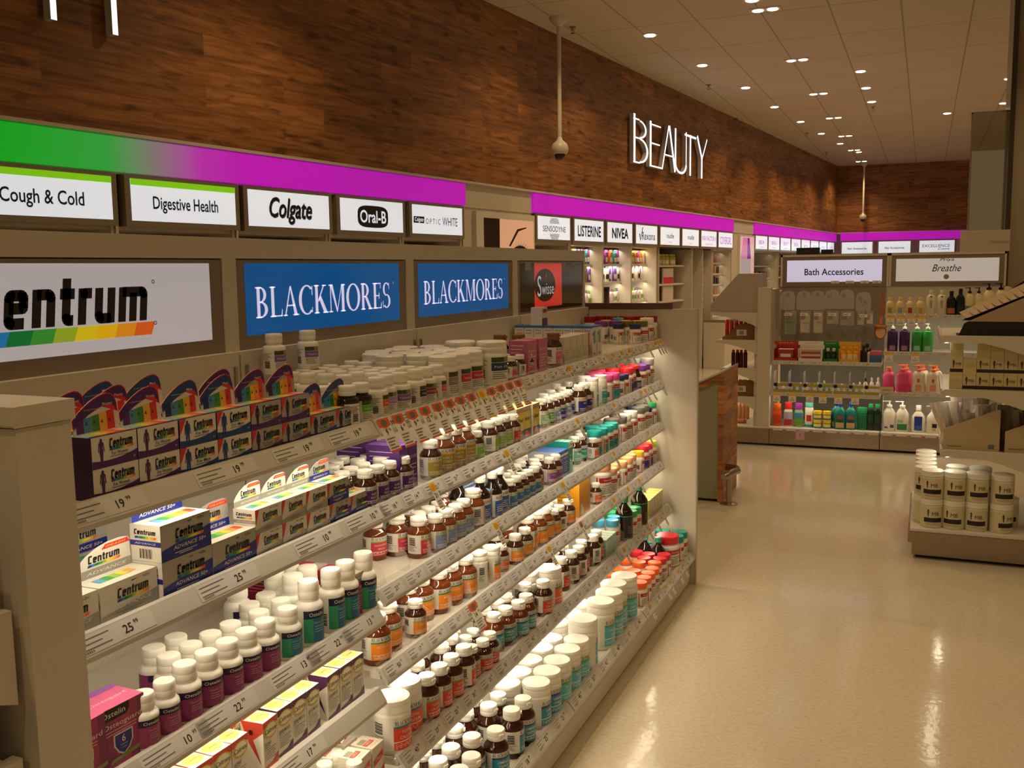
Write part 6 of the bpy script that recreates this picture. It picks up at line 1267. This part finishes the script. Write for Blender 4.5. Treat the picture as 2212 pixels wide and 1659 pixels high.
for k, (x, h, r, c_) in enumerate([(.35, .235, .036, '5A78A8'), (.42, .235, .033, '6A9A3E'), (.495, .27, .048, '7AA03E'), (.585, .27, .046, 'B8B89A')]): sb('pump_bottle', x, 9.09, z1, h, r, [(.92, 0), (1, .02), (1, .56), (.9, .66), (.55, .75), (.4, .80)], C('DDD0A0', .35), BLK, 'cream pump bottle with black pump, %s from the divider' % ORD[k+1], 'cream pump bottles', sx=.75, label=[(.05, .34, -70, 70, C(c_))], pump=True, pumpm=BLK)
z2 = .8625
for k, (x, c_, m_) in enumerate([(-.245, '3A1E4E', '9A6A90'), (-.148, '3A1E4E', '9A6A90'), (-.048, '2E8A3A', '8ABCA0'), (.036, '3A9A44', '8ABCA0')]):
    sb('hand_wash_bottle', x, 9.07, z2, .245, .043, [(.96, 0), (1, .015), (1, .68), (.9, .72), (.4, .76), (.38, .80)], mat('tinted_'+c_, s2l([int(c_[i:i+2], 16) for i in (0, 2, 4)]), .08, coat=.3), WHITE, '%s tinted pump bottle with white pump, %s from the divider' % ('purple' if k < 2 else 'green', ORD[k % 2+1]), 'tinted pump bottles', sx=.8, label=[(.06, .22, -30, 30, C(m_))], pump=True)
z3 = .5155
for k, (x, y) in enumerate([(-.265, 9.03), (-.15, 9.0), (-.125, 9.08)]): sb('body_wash_bottle', x, y, z3, .235 if k else .215, .055, WAIST, C('DA5080', .3), C('E8704A'), 'pink waisted bottle with coral top, %s from the divider' % ORD[k+1], 'pink body wash bottles', sx=.55, label=[(.06, .3, -40, 40, C('CC3468'))], pump=k > 0, pumpm=C('E8704A', .3), caph=.16, capr=.45)
for k, (x, y) in enumerate([(-.025, 9.0), (.01, 9.08), (.09, 9.0), (.115, 9.08)]): sb('body_lotion_bottle', x, y, z3, .235, .054, WAIST, C('E0D4C0', .3), C('E8704A'), 'cream waisted bottle with coral pump, %s from the divider' % ORD[k+1], 'cream body lotion bottles', sx=.55, label=[(.08, .30, -26, 26, C('D8947A')), (.40, .52, -10, 10, C('C85038'))], pump=True, pumpm=C('E8704A', .3))
b = MB(); b.ext([(0, 0), (.105, 0), (.105, .055), (0, .055)], near(8.90, -.325, .515), .002, C('C8BC9A', .5)); b.text('johnsons', near(8.8994, -.325, .515), .018, INK, .052, .026, .004, .2, width=.075); tag(b.build('shelf_sign', None), 'cream shelf sign with black script below the pink bottles', 'sign')
for k, (x, lab) in enumerate([(-.25, 'white pump bottle with small blue marks'), (-.145, 'white pump bottle with green lower label'), (-.015, 'white bottle with royal blue label'), (.105, 'white pump bottle with dark flower print')]):
    L_ = [[(.12, .22, 10, 45, C('2A5A9A')), (.1, .16, -40, -10, C('3A5A8A'))], [(.06, .26, -45, 45, C('2A7A4A')), (.3, .4, -40, 10, C('9AB8A4'))], [(.08, .60, -34, 34, C('1E3A8A')), (.1, .26, -32, 32, C('2A6AB8'))], [(.2, .35, -10, 30, INK), (.1, .16, -5, 20, C('D8944A'))]][k]
    sb('lotion_pump', x, 9.0, .1725, .265 if k < 2 else .235, .055, [(.92, 0), (1, .02), (1, .48), (.92, .60), (.6, .72), (.3, .79)], C('E2DCCE', .3), WHITE, lab+' on the far bottom deck', 'large white pump bottles', sx=.6, label=L_, pump=k != 2, caph=.2, capr=.4)
# ---------------------------------------------------------------- end display on the far unit's side
def notched_arm(zt, reach, thick, x_post, y0, y1, parent, left=True, nose=.03):
    sg = -1 if left else 1
    pts = [(x_post, zt-thick), (x_post, zt), (x_post+sg*reach, zt), (x_post+sg*reach, zt-nose)]+[(x_post+sg*reach*(1-k/7), zt-nose-(thick-nose)*(k/7)**1.8) for k in range(1, 7)]
    if left: pts = pts[::-1]
    b = MB(); b.ext(pts, near(y0, 0, 0), .02, CREAM); b.build('shelf_arm', parent)
t = thing('end_display', 'cream end display beside the far unit with notched arms', 'shelving')
b = MB(); b.box(-1.78, -1.257, FY+.012, FY+.6, .02, .105, STW); b.build('steel_plinth', t); b = MB(); b.box(-1.79, -1.257, FY, FY+.62, .106, .158, STW); b.build('steel_fascia', t); b = MB(); b.box(-1.79, -1.257, FY-.004, FY+.62, .159, .172, CREAM2); b.build('base_deck', t)
b = MB(); b.box(-1.40, -1.374, FY+.03, FY+.6, .172, 1.42, CREAM); b.build('back_panel', t)
for zt_, rc in ((1.205, .40), (.955, .37), (.70, .33), (.44, .28)):
    notched_arm(zt_, rc, .13, -1.374, FY+.006, 0, t); b = MB(); b.box(-1.374-rc, -1.402, FY+.028, FY+.6, zt_-.03, zt_-.012, CREAM2); b.build('shelf_board', t)
    l = bpy.data.lights.new('shelf_light', 'AREA'); l.shape = 'RECTANGLE'; l.size = .012; l.size_y = .5; l.energy = .45; l.color = LEDC
    o = bpy.data.objects.new('shelf_light', l); COL.objects.link(o); o.location = (-1.374-rc+.03, FY+.3, zt_-.034); o.rotation_euler = (0, math.radians(10), 0)
b = MB(); b.ext([(-1.374, 1.207), (-1.374, 1.55), (-1.55, 1.55), (-1.80, 1.27), (-1.80, 1.207)][::-1], near(FY+.02, 0, 0), .5, mat('grey_cream', (.42, .36, .28), .5)); b.build('sloped_topper', t)
KR = C('8A6238', .7)
def kraft(x, z, lab, red=True):
    t2 = thing('display_carton', lab, 'display box', (x, FY+.08, z), 0, 'kraft display cartons on the end display')
    b = MB(); b.ext([(0, 0), (.30, 0), (.30, .155), (.16, .155), (.11, .12), (.06, .06), (0, .03)], near(0, 0, 0), .002, KR); b.build('cut_side', t2); b = MB(); b.box(0, .30, .002, .2, 0, .003, KR); b.box(.297, .30, .002, .2, .003, .15, KR); b.build('tray', t2)
    b = MB(); b.poly([near(-.0006, 0, 0)(u, v) for u, v in ((.13, .045), (.22, .045), (.22, .10), (.13, .10))], PAPER); [b.poly([near(-.001, 0, 0)(u, v) for u, v in ((.155+.006*k, .055), (.158+.006*k, .055), (.158+.006*k, .09), (.155+.006*k, .09))], INK) for k in range(7)]; b.build('barcode_label', t2)
for zt_, cl, n, dsc in ((.943, 'D03418', 7, 'red'), (.428, '2A1836', 6, 'indigo')):
    kraft(-1.70, zt_+.0005, 'brown die-cut carton holding %s tubes on the end display' % dsc)
    for k in range(n): sb('shampoo_tube', -1.665+.042*k, FY+.13, zt_+.004, .185-.004*k if dsc == 'red' else .15, .019, [(.9, 0), (1, .02), (1, .82), (.9, .9)], C(cl, .25), C('C8A878' if dsc != 'red' else 'D84A28', .3), '%s tube in the brown carton, %s from the tip' % (dsc, ORD[k+1]), 'tubes in brown cartons', caph=.12, capr=.9)
for k in range(4): sb('bath_oil_bottle', -1.60+.036*k, FY+.10+.012*(k % 2), .6885, .17, .018, [(.9, 0), (1, .02), (1, .8), (.7, .88)], C('4A0E0A', .12), C('A82A18', .3), 'dark red bottle in the row of four on the end display, %s from the tip' % ORD[k+1], 'dark red bottles', caph=.12, capr=.7)
for k in range(5): sb('bath_oil_bottle', -1.66+.036*k, FY+.42, .1725, .15, .017, [(.9, 0), (1, .02), (1, .8), (.7, .88)], C('B87A3A', .2), C('C8843A', .3), 'amber bottle standing at the back of the end display, %s from the tip' % ORD[k+1], 'amber bottles', caph=.15, capr=.7)
t2 = thing('lying_tube', 'orange tube lying on the base deck of the end display', 'tube', (-1.60, FY+.15, .192)); b = MB(); b.tube([(-.09, 0, 0), (.06, 0, 0), (.09, 0, 0)], [.012, .02, .019], C('C87A34', .3), 14); b.build('tube_body', t2); b = MB(); b.tube([(.09, 0, 0), (.12, 0, 0)], .017, C('A8562A', .3), 14); b.build('cap', t2)
# ---------------------------------------------------------------- counter end and foot rail
t = thing('checkout_counter', 'pale green counter end with a sloping wooden edge', 'counter')
GREEN = mat('sage_laminate', (.30, .30, .20), .45); PINE = wood_mat('pale_edge_wood', 1.9)
x0, x1 = -1.95, -1.238; zl, zr = .60, .905
zf = lambda x: zr-(x1-x)*(zr-.80)/(.17)*.78
F = near(6.6, 0, 0)
b = MB(); b.ext([(x0, .02), (x1-.035, .02), (x1-.035, zf(x1-.035)-.045), (x0, zf(x0)-.045)], near(6.61, 0, 0), .5, GREEN); b.build('side_panel', t)
b = MB(); b.ext([(x1-.035, 0), (x1, 0), (x1, zf(x1)), (x1-.035, zf(x1-.035)-.001)], F, .55, PINE); b.build('wood_post', t)
b = MB(); b.ext([(x0, zf(x0)-.045), (x1-.036, zf(x1-.036)-.045), (x1-.036, zf(x1-.036)), (x0, zf(x0))], F, .55, PINE); b.build('wood_edge', t)
b = MB(); b.ext([(x0, zf(x0)+.001), (x1, zf(x1)+.001), (x1, zf(x1)+.012), (x0, zf(x0)+.012)], near(6.595, 0, 0), .56, mat('grey_worktop', (.50, .46, .42), .2)); b.build('worktop', t)
t = thing('foot_rail', 'short bent steel guard rail on the floor by the counter', 'rail', (-1.19, 6.58, 0))
b = MB(); b.lathe([(.06, 0), (.06, .006), (.035, .012), (.022, .014)], STEEL, 20); b.build('floor_flange', t)
b = MB(); b.tube([(0, 0, .008), (0, 0, .215)], .020, STEEL, 16); b.build('post', t)
b = MB(); b.tube([(-.02, -.10, .205), (.02, -.02, .222), (.045, .06, .225), (.03, .12, .225), (-.06, .16, .225)], .024, STEEL, 16); b.build('bent_tube', t)
# ---------------------------------------------------------------- the stand on the aisle's other side
SY = 5.675; SX = -.02
t = thing('end_display', 'cream end display with steel base holding white tubs', 'shelving')
b = MB(); b.box(SX, 1.6, SY+.002, 6.62, .022, .092, STW); b.build('steel_plinth', t); b = MB(); b.box(SX-.022, 1.6, SY-.022, 6.64, .095, .156, STW); b.build('steel_fascia', t); b = MB(); b.box(SX+.02, 1.55, SY+.04, 6.6, 0, .02, mat('black_kick', (.01, .01, .01), .6)); b.build('kick_strip', t)
b = MB(); b.box(SX-.012, 1.6, SY-.012, 6.63, .157, .172, CREAM2); b.build('base_deck', t)
b = MB(); b.box(SX-.02, SX-.012, SY+.1, 6.5, .172, .23, CLEAR); b.build('clear_riser', t)
b = MB(); b.box(.86, 1.6, SY+.03, 6.62, .172, 1.45, CREAM); b.build('back_panel', t)
for zt_, xl_ in ((1.235, .085), (.945, .10), (.615, .11)):
    notched_arm(zt_, .86-xl_, .20, .86, SY+.012, 0, t, False) if False else None
    b = MB(); w_ = .86-xl_; pts = [(.86, zt_-.24), (.86, zt_), (xl_+.02, zt_), (xl_, zt_-.01), (xl_-.004, zt_-.04)]+[(xl_+w_*(.28+.12*k), zt_-.04-.20*((k+0.0)/6)**1.15) for k in range(0, 6)]
    b.ext(pts, near(SY+.012, 0, 0), .022, CREAM); b.build('shelf_arm', t)
    b = MB(); b.box(xl_, .858, SY+.036, 6.6, zt_-.03, zt_-.012, CREAM2); b.build('shelf_board', t)
    b = MB(); b.box(xl_-.004, xl_+.006, SY+.036, 6.6, zt_-.035, zt_, RAILM); b.build('price_rail', t)
    l = bpy.data.lights.new('shelf_light', 'AREA'); l.shape = 'RECTANGLE'; l.size = .012; l.size_y = .85; l.energy = .7; l.color = LEDC
    o = bpy.data.objects.new('shelf_light', l); COL.objects.link(o); o.location = (xl_+.03, 6.1, zt_-.036); o.rotation_euler = (0, math.radians(-10), 0)
def mtub(t2):
    h, r = .158, .058
    b = MB(); b.lathe([(r*.95, 0), (r, .004), (r, h*.76), (r*.97, h*.79)], C('D8D0BA', .35), 26); b.build('tub_body', t2)
    b = MB(); b.lathe([(r*1.0, h*.80), (r*1.0, h*.9), (r*.98, h*.905), (r*1.0, h*.91), (r*1.0, h-.003), (r*.93, h), (.0001, h)], WHITE, 26); b.build('screw_lid', t2)
    b = MB(); b.patch(r, h*.08, h*.74, -190, 60, C('CFC4A0', .4), 26); b.patch(r, h*.20, h*.36, -140, -42, C('1E1420', .4), 12, .0007)
    A = math.radians(-92)
    b.text('MB', cyl(r+.001, 0, A), .03, INK, .012, h*.50, -.002, res=2); silhouette(b, lambda u, v, w=0: cyl(r+.001, 0, A)(u, v), -.026, h*.40, .042, INK, True)
    for k in range(2): b.patch(r, h*(.15-.04*k), h*(.165-.04*k), -130, -70+20*k, C('8A7A5A'), 6, .0007)
    for k in range(6): b.patch(r, h*(.62-.06*k), h*(.64-.06*k), -20, 40, C('A89A78'), 5, .0007)
    b.build('label', t2)
proto = None; RM = random.Random(4); idx = 0
pos = [(.075+.112*k+(.01 if k == 3 else 0), 5.76, l) for l in (0, 1) for k in range(4)]+[(.04, 5.85+.125*k, l) for l in (0, 1) for k in range(5)]+[(.20, 5.92, 1), (.32, 5.92, 1), (.20, 5.92, 0), (.32, 5.92, 0), (.46, 5.92, 0)]
for x, y, l in sorted(pos, key=lambda p: (p[2], p[1], p[0])):
    idx += 1; rz = math.radians(RM.choice([0, 10, -8, 35, 12])); lab = 'white tub with a dark band and black emblem, %s layer, %s on the steel-based stand' % ('upper' if l else 'lower', ORD[idx if not l else idx-12 if idx > 12 else idx])
    loc = (x, y, .1725+.1585*l)
    if proto is None: proto = thing('supplement_tub', lab, 'tub', loc, rz, 'tubs with dark bands'); mtub(proto)
    else: dup(proto, loc, rz, lab, 'tubs with dark bands')
# small cartons on the third arm level
def mbox(t2, fr):
    w, h, d = .064, .089, .05
    b = MB(); b.box(-w/2, w/2, 0, d, 0, h, C('C8B888', .4)); F = near(-.0005, -w/2, 0)
    if fr:
        b.poly([F(0, h*.16), F(w, h*.16), F(w, h*.36), F(0, h*.36)], C('2A161E', .4)); F2 = near(-.0009, -w/2, 0); b.text('MB', F2, .022, INK, w*.66, h*.66, -.002, res=1); silhouette(b, F2, w*.28, h*.42, h*.48, INK, True)
    else: [b.poly([F(w*.2, h*(.5+.1*k)), F(w*.8, h*(.5+.1*k)), F(w*.8, h*(.52+.1*k)), F(w*.2, h*(.52+.1*k))], C('A8986A')) for k in range(3)]
    b.build('carton', t2)
pf = None; q = 0
for l in range(3):
    for k in range(8):
        x = .17+.0655*k
        if l == 2 and k in (1,): continue
        q = k+1; fr = not ((l == 1 and k == 1) or (l == 0 and k == 0) or l == 2); key = 'pf' if fr else 'pb'
        lab = 'cream carton with dark band and emblem, %s layer, %s from the tip' % (['lower', 'middle', 'upper'][l], ORD[q]) if fr else 'plain side of a cream carton, %s layer, %s from the tip' % (['lower', 'middle', 'upper'][l], ORD[q])
        loc = (x, SY+.05, .9335+.0895*l)
        if key not in globals() or globals()[key] is None: o = thing('supplement_carton', lab, 'box', loc, 0, 'cream emblem cartons'); mbox(o, fr); globals()[key] = o
        else: dup(globals()[key], loc, 0, lab, 'cream emblem cartons')
# sloping display cartons
KB = mat('card_buff', (.40, .29, .17), .7); BLKC = mat('card_black', (.006, .005, .005), .6)
t2 = thing('display_carton', 'torn buff display carton with black inner face on the top arm', 'display box', (.17, SY+.06, 1.224))
b = MB(); b.ext([(.0, 0), (.70, 0), (.70, .36), (.36, .21), (.06, .09), (.03, .075)], near(0, 0, 0), .003, BLKC); b.build('black_side', t2)
b = MB(); b.ext([(.045, .085), (.70, .085), (.70, .40), (.36, .235)], near(-.004, 0, 0), .004, KB); b.build('buff_side', t2)
b = MB(); b.ext([(.03, .075), (.70, .075), (.70, .50), (.50, .42)], near(.30, 0, 0), .003, BLKC); b.build('back_side', t2)
b = MB(); b.box(0, .7, .003, .30, 0, .004, BLKC); b.build('tray', t2)
b = MB(); RQ = random.Random(2)
for k in range(9):
    u = .04+.035*k; b.add([(u, .0, .085+.45*u), (u+.05, .05, .10+.45*u), (u+.03, .30, .13+.5*u), (u-.03, .28, .10+.5*u)], [(0, 1, 2, 3)], KB)
b.build('torn_flap', t2)
t2 = thing('clear_pump_bottle', 'tall clear pump bottle half hidden by the buff carton', 'bottle', (.10, 6.05, 1.2235)) if False else None
for k, (x, lab) in enumerate([(.12, 'cream sloping carton filled with silver sachets, closer to the tip'), (.42, 'cream sloping carton filled with dark sachets, further from the tip')]):
    t2 = thing('display_carton', lab, 'display box', (x, SY+.06, .6035), 0, 'sloping sachet cartons'); CB = mat('card_cream', (.48, .38, .23), .6)
    b = MB(); b.ext([(0, 0), (.275, 0), (.275, .235), (.26, .235), (0, .12)], near(0, 0, 0), .003, CB); b.build('sloping_side', t2)
    b = MB(); b.box(0, .275, .003, .32, 0, .004, CB); b.box(.272, .275, .003, .32, .004, .23, CB); b.ext([(0, 0), (.272, 0), (.272, .235), (0, .12)], near(.32, 0, 0), .003, CB); b.build('tray', t2)
    b = MB(); [b.poly([near(-.0006, 0, 0)(u, v) for u, v in ((.22, .02), (.25, .02), (.25, .045), (.22, .045))], GREYINK)]; b.poly([near(-.0006, 0, 0)(u, v) for u, v in ((.02, .025), (.09, .025), (.09, .03), (.02, .03))], C('8A6A3A')); b.build('barcode_label', t2)
    RS = random.Random(20+k); ms = [mat('sachet_silver', (.60, .52, .46), .22, .5), mat('sachet_pale', (.66, .58, .50), .4), mat('sachet_brown', (.16, .10, .06), .4), mat('sachet_cream', (.55, .47, .36), .45)]
    for j in range(16):
        px_ = .015+.245*(j % 8)/7.0; py_ = .03+.10*(j//8)+RS.uniform(0, .1); hh = RS.uniform(.20, .27); wv = RS.uniform(.05, .075); lean = RS.uniform(-.10, .06); m_ = ms[RS.choice([0, 0, 1, 3] if k == 0 else [2, 2, 3, 0])]
        b = MB(); n = 5; vs = []
        for i in range(n+1):
            v = hh*i/n; bulge = .012*math.sin(math.pi*i/n)+.002
            for sx_ in (-.5, -.2, .2, .5):
                th = bulge*(1-(2*sx_)**2)+.0015*RS.uniform(0, 1)
                vs.append((sx_*wv+lean*i/n+RS.uniform(-.003, .003), -th, v))
            for sx_ in (.5, .2, -.2, -.5): vs.append((sx_*wv+lean*i/n, bulge*(1-(2*sx_)**2), v))
        fs = [(i*8+q_, i*8+(q_+1) % 8, (i+1)*8+(q_+1) % 8, (i+1)*8+q_) for i in range(n) for q_ in range(8)]+[tuple(range(7, -1, -1)), tuple(n*8+q_ for q_ in range(8))]
        b.add(vs, fs, m_); o = b.build('sachet', None, (x+px_, SY+.08+py_, .6085), RS.uniform(-.5, .5)); tag(o, '%s sachet poking out of the %s sloping carton, %s of the bunch' % ('silvery' if k == 0 else 'brownish', 'first' if k == 0 else 'second', ORD[j+1]), 'sachet', 'sachets in sloping cartons')
# ---------------------------------------------------------------- goods in the lit wall bays
RW = random.Random(31)
def wall_goods(s0, s1, z, items, shelf_name, grp, off=-.22):
    s = s0; k = 0; protos = {}
    while s < s1:
        h, r, body, cap, desc, shape = RW.choice(items); k += 1
        p = wall_pt(off+RW.uniform(-.02, .02), s+r, z+.0005); lab = '%s on the wall bays, %s along %s' % (desc, ORD[min(k, 30)], shelf_name)
        key = (desc,)
        if key not in protos:
            t2 = thing('toiletry_bottle', lab, 'bottle', p, WALL_A, grp); b = MB(); b.lathe([(r*.95, 0), (r, h*.02), (r, h*(.80 if shape else .62)), (r*.8, h*(.84 if shape else .72)), (r*.5, h*.78 if not shape else h*.86)], C(body, .3), 12, (0, 0, 0)); b.build('bottle_body', t2)
            b = MB(); b.lathe([(r*(.9 if shape else .55), h*.78), (r*(.9 if shape else .55), h-.002), (.0001, h)], C(cap, .3), 10); b.build('cap', t2)
            b = MB(); b.patch(r, h*.15, h*.45, -55, 55, C('D8D0C4' if body not in ('E0DACE', 'D8D2C8') else cap, .3), 6, .0008); b.build('label', t2); protos[key] = t2
        else: dup(protos[key], p, WALL_A, lab, grp)
        s += 2*r+.006
TOP = [(.20, .035, 'C8B070', 'B89A50', 'tan tall bottle', 1), (.19, .034, '8A3A8A', '6A2A7A', 'purple tall bottle', 1), (.20, .035, '9AA83A', '7A8A2A', 'olive tall bottle', 1), (.18, .032, '2E8A80', '1E6A64', 'teal bottle', 1), (.19, .033, 'C86A2A', 'A8501E', 'orange bottle', 1)]
MID = [(.205, .028, 'E0DACE', '2A2A30', 'white spray can with black cap', 1), (.205, .028, '6A4AA0', 'E0DACE', 'violet and white spray can', 1), (.195, .028, 'E2C8CE', 'D89AB0', 'pale pink spray can', 1)]
LOW = [(.17, .038, 'E0DACE', '7AB03A', 'white bottle with green cap', 0), (.16, .036, 'D8D2C8', 'B060A0', 'white bottle with mauve cap', 0), (.18, .036, 'C8B8D0', '8A6AA8', 'lilac bottle', 0)]
wall_goods(10.1, 12.8, 1.665, TOP, 'the top shelf', 'bottles on the top wall shelf'); wall_goods(10.9, 12.75, 1.445, MID, 'the middle shelf', 'cans on the middle wall shelf'); wall_goods(10.1, 12.75, 1.175, LOW, 'the lower shelf', 'bottles on the lower wall shelf')
b = MB(); b.box(-.30, -.18, 10.4, 10.85, 1.446, 1.60, C('8A6A44', .6)); tag(b.build('kraft_carton', None, WL, WALL_A), 'brown open carton on the middle shelf of the wall bay', 'box')
b = MB(); b.lathe([(.07, 0), (.075, .01), (.075, .16), (.06, .175)], C('3A2218', .3), 18); b.lathe([(.078, .17), (.078, .21), (.0001, .212)], mat('black_cap', (.01, .01, .01), .4), 18); tag(b.build('brown_jar', None, wall_pt(-.1, 11.15, 1.1755), WALL_A), 'big brown jar with black lid on the lower wall shelf', 'jar')
for i, (z, s0, s1) in enumerate([(1.645, 13.0, 14.1)]):
    wall_goods(s0, s1, z, [(.16, .05, 'B8B43A', 'D0D060', 'lime and brown bottle', 1)], 'the black bay', 'lime bottles in the black bay')
b = MB(); b.box(-.2, -.18, 13.55, 14.0, 1.126, 1.60, C('C8BCB0', .4)); b.poly([(-.1795, 13.56, 1.36), (-.1795, 13.99, 1.36), (-.1795, 13.99, 1.47), (-.1795, 13.56, 1.47)], C('C8305A')); tag(b.build('advert_card', None, WL, WALL_A), 'tall pale advert card with pink band in the black bay', 'card')
RC = random.Random(8); cols = ['7A2A22', '3A2018', 'B08A6A', '8A4A5A', '2A1A1A', 'A86A5A', 'C8A890']
cnt = 0
for z in (1.7, 1.58, 1.46, 1.34, 1.22, 1.1):
    for k in range(4):
        cnt += 1; b = MB(); b.box(-.03, .03, -.04, .04, 0, .075, C(RC.choice(['1A1416', '2A2024', '6A5A5A']), .4)); tag(b.build('cosmetic_carton', None, wall_pt(-.24, 15.02+.1*k, z+.0005), WALL_A), 'dark little cosmetics carton in the narrow black rack, %s counting down' % ORD[min(cnt, 30)], 'box', 'dark cosmetics cartons')
cnt = 0
for z in (1.68, 1.5, 1.32, 1.14, .96):
    for k in range(6):
        cnt += 1; b = MB(); h = RC.uniform(.08, .14); b.box(-.012, .012, -.045, .045, 0, h, C(RC.choice(cols), .4), C('D8C8B0')); tag(b.build('cosmetic_pack', None, wall_pt(-.22, 15.62+.155*k, z+.0005), WALL_A), 'reddish cosmetics pack on the cream cosmetics bay, %s counting down' % ORD[min(cnt, 30)], 'packet', 'cosmetics packs on cream shelves')
cnt = 0
for s0, s1 in ((18.1, 19.8), (20.1, 22.8)):
    for z in (1.38, 1.1):
        for k in range(5):
            cnt += 1; b = MB(); b.box(-.03, .03, -.1, .1, 0, RC.uniform(.1, .2), C(RC.choice(cols), .4)); tag(b.build('cosmetic_pack', None, wall_pt(-.22, s0+(s1-s0)*(k+.5)/5, z+.0005), WALL_A), 'brown cosmetics stand far along the wall, %s counting inward' % ORD[min(cnt, 30)], 'packet', 'far cosmetics stands')
cnt = 0
for i in range(5):
    for k in range(9):
        s = 2.98+.955*i+.1*k; cnt += 1
        if s < 5.0: continue
        p = wall_pt(-.24, s, 1.6205); b = MB(); b.lathe([(.032, 0), (.035, .01), (.035, .15), (.016, .18), (.016, .22), (.0001, .221)], C(RC.choice(['1E6A64', '2A2A3A', '7A3A6A', '2A3A6A', '8A2A2A', '1E8A6A']), .3), 10); tag(b.build('toothpaste_tube', None, p, WALL_A), 'dim coloured bottle seen over the long unit, %s along the wall shelf' % (ORD[cnt-19] if 0 < cnt-19 <= 30 else 'last'), 'bottle', 'dim bottles on the wall shelf')
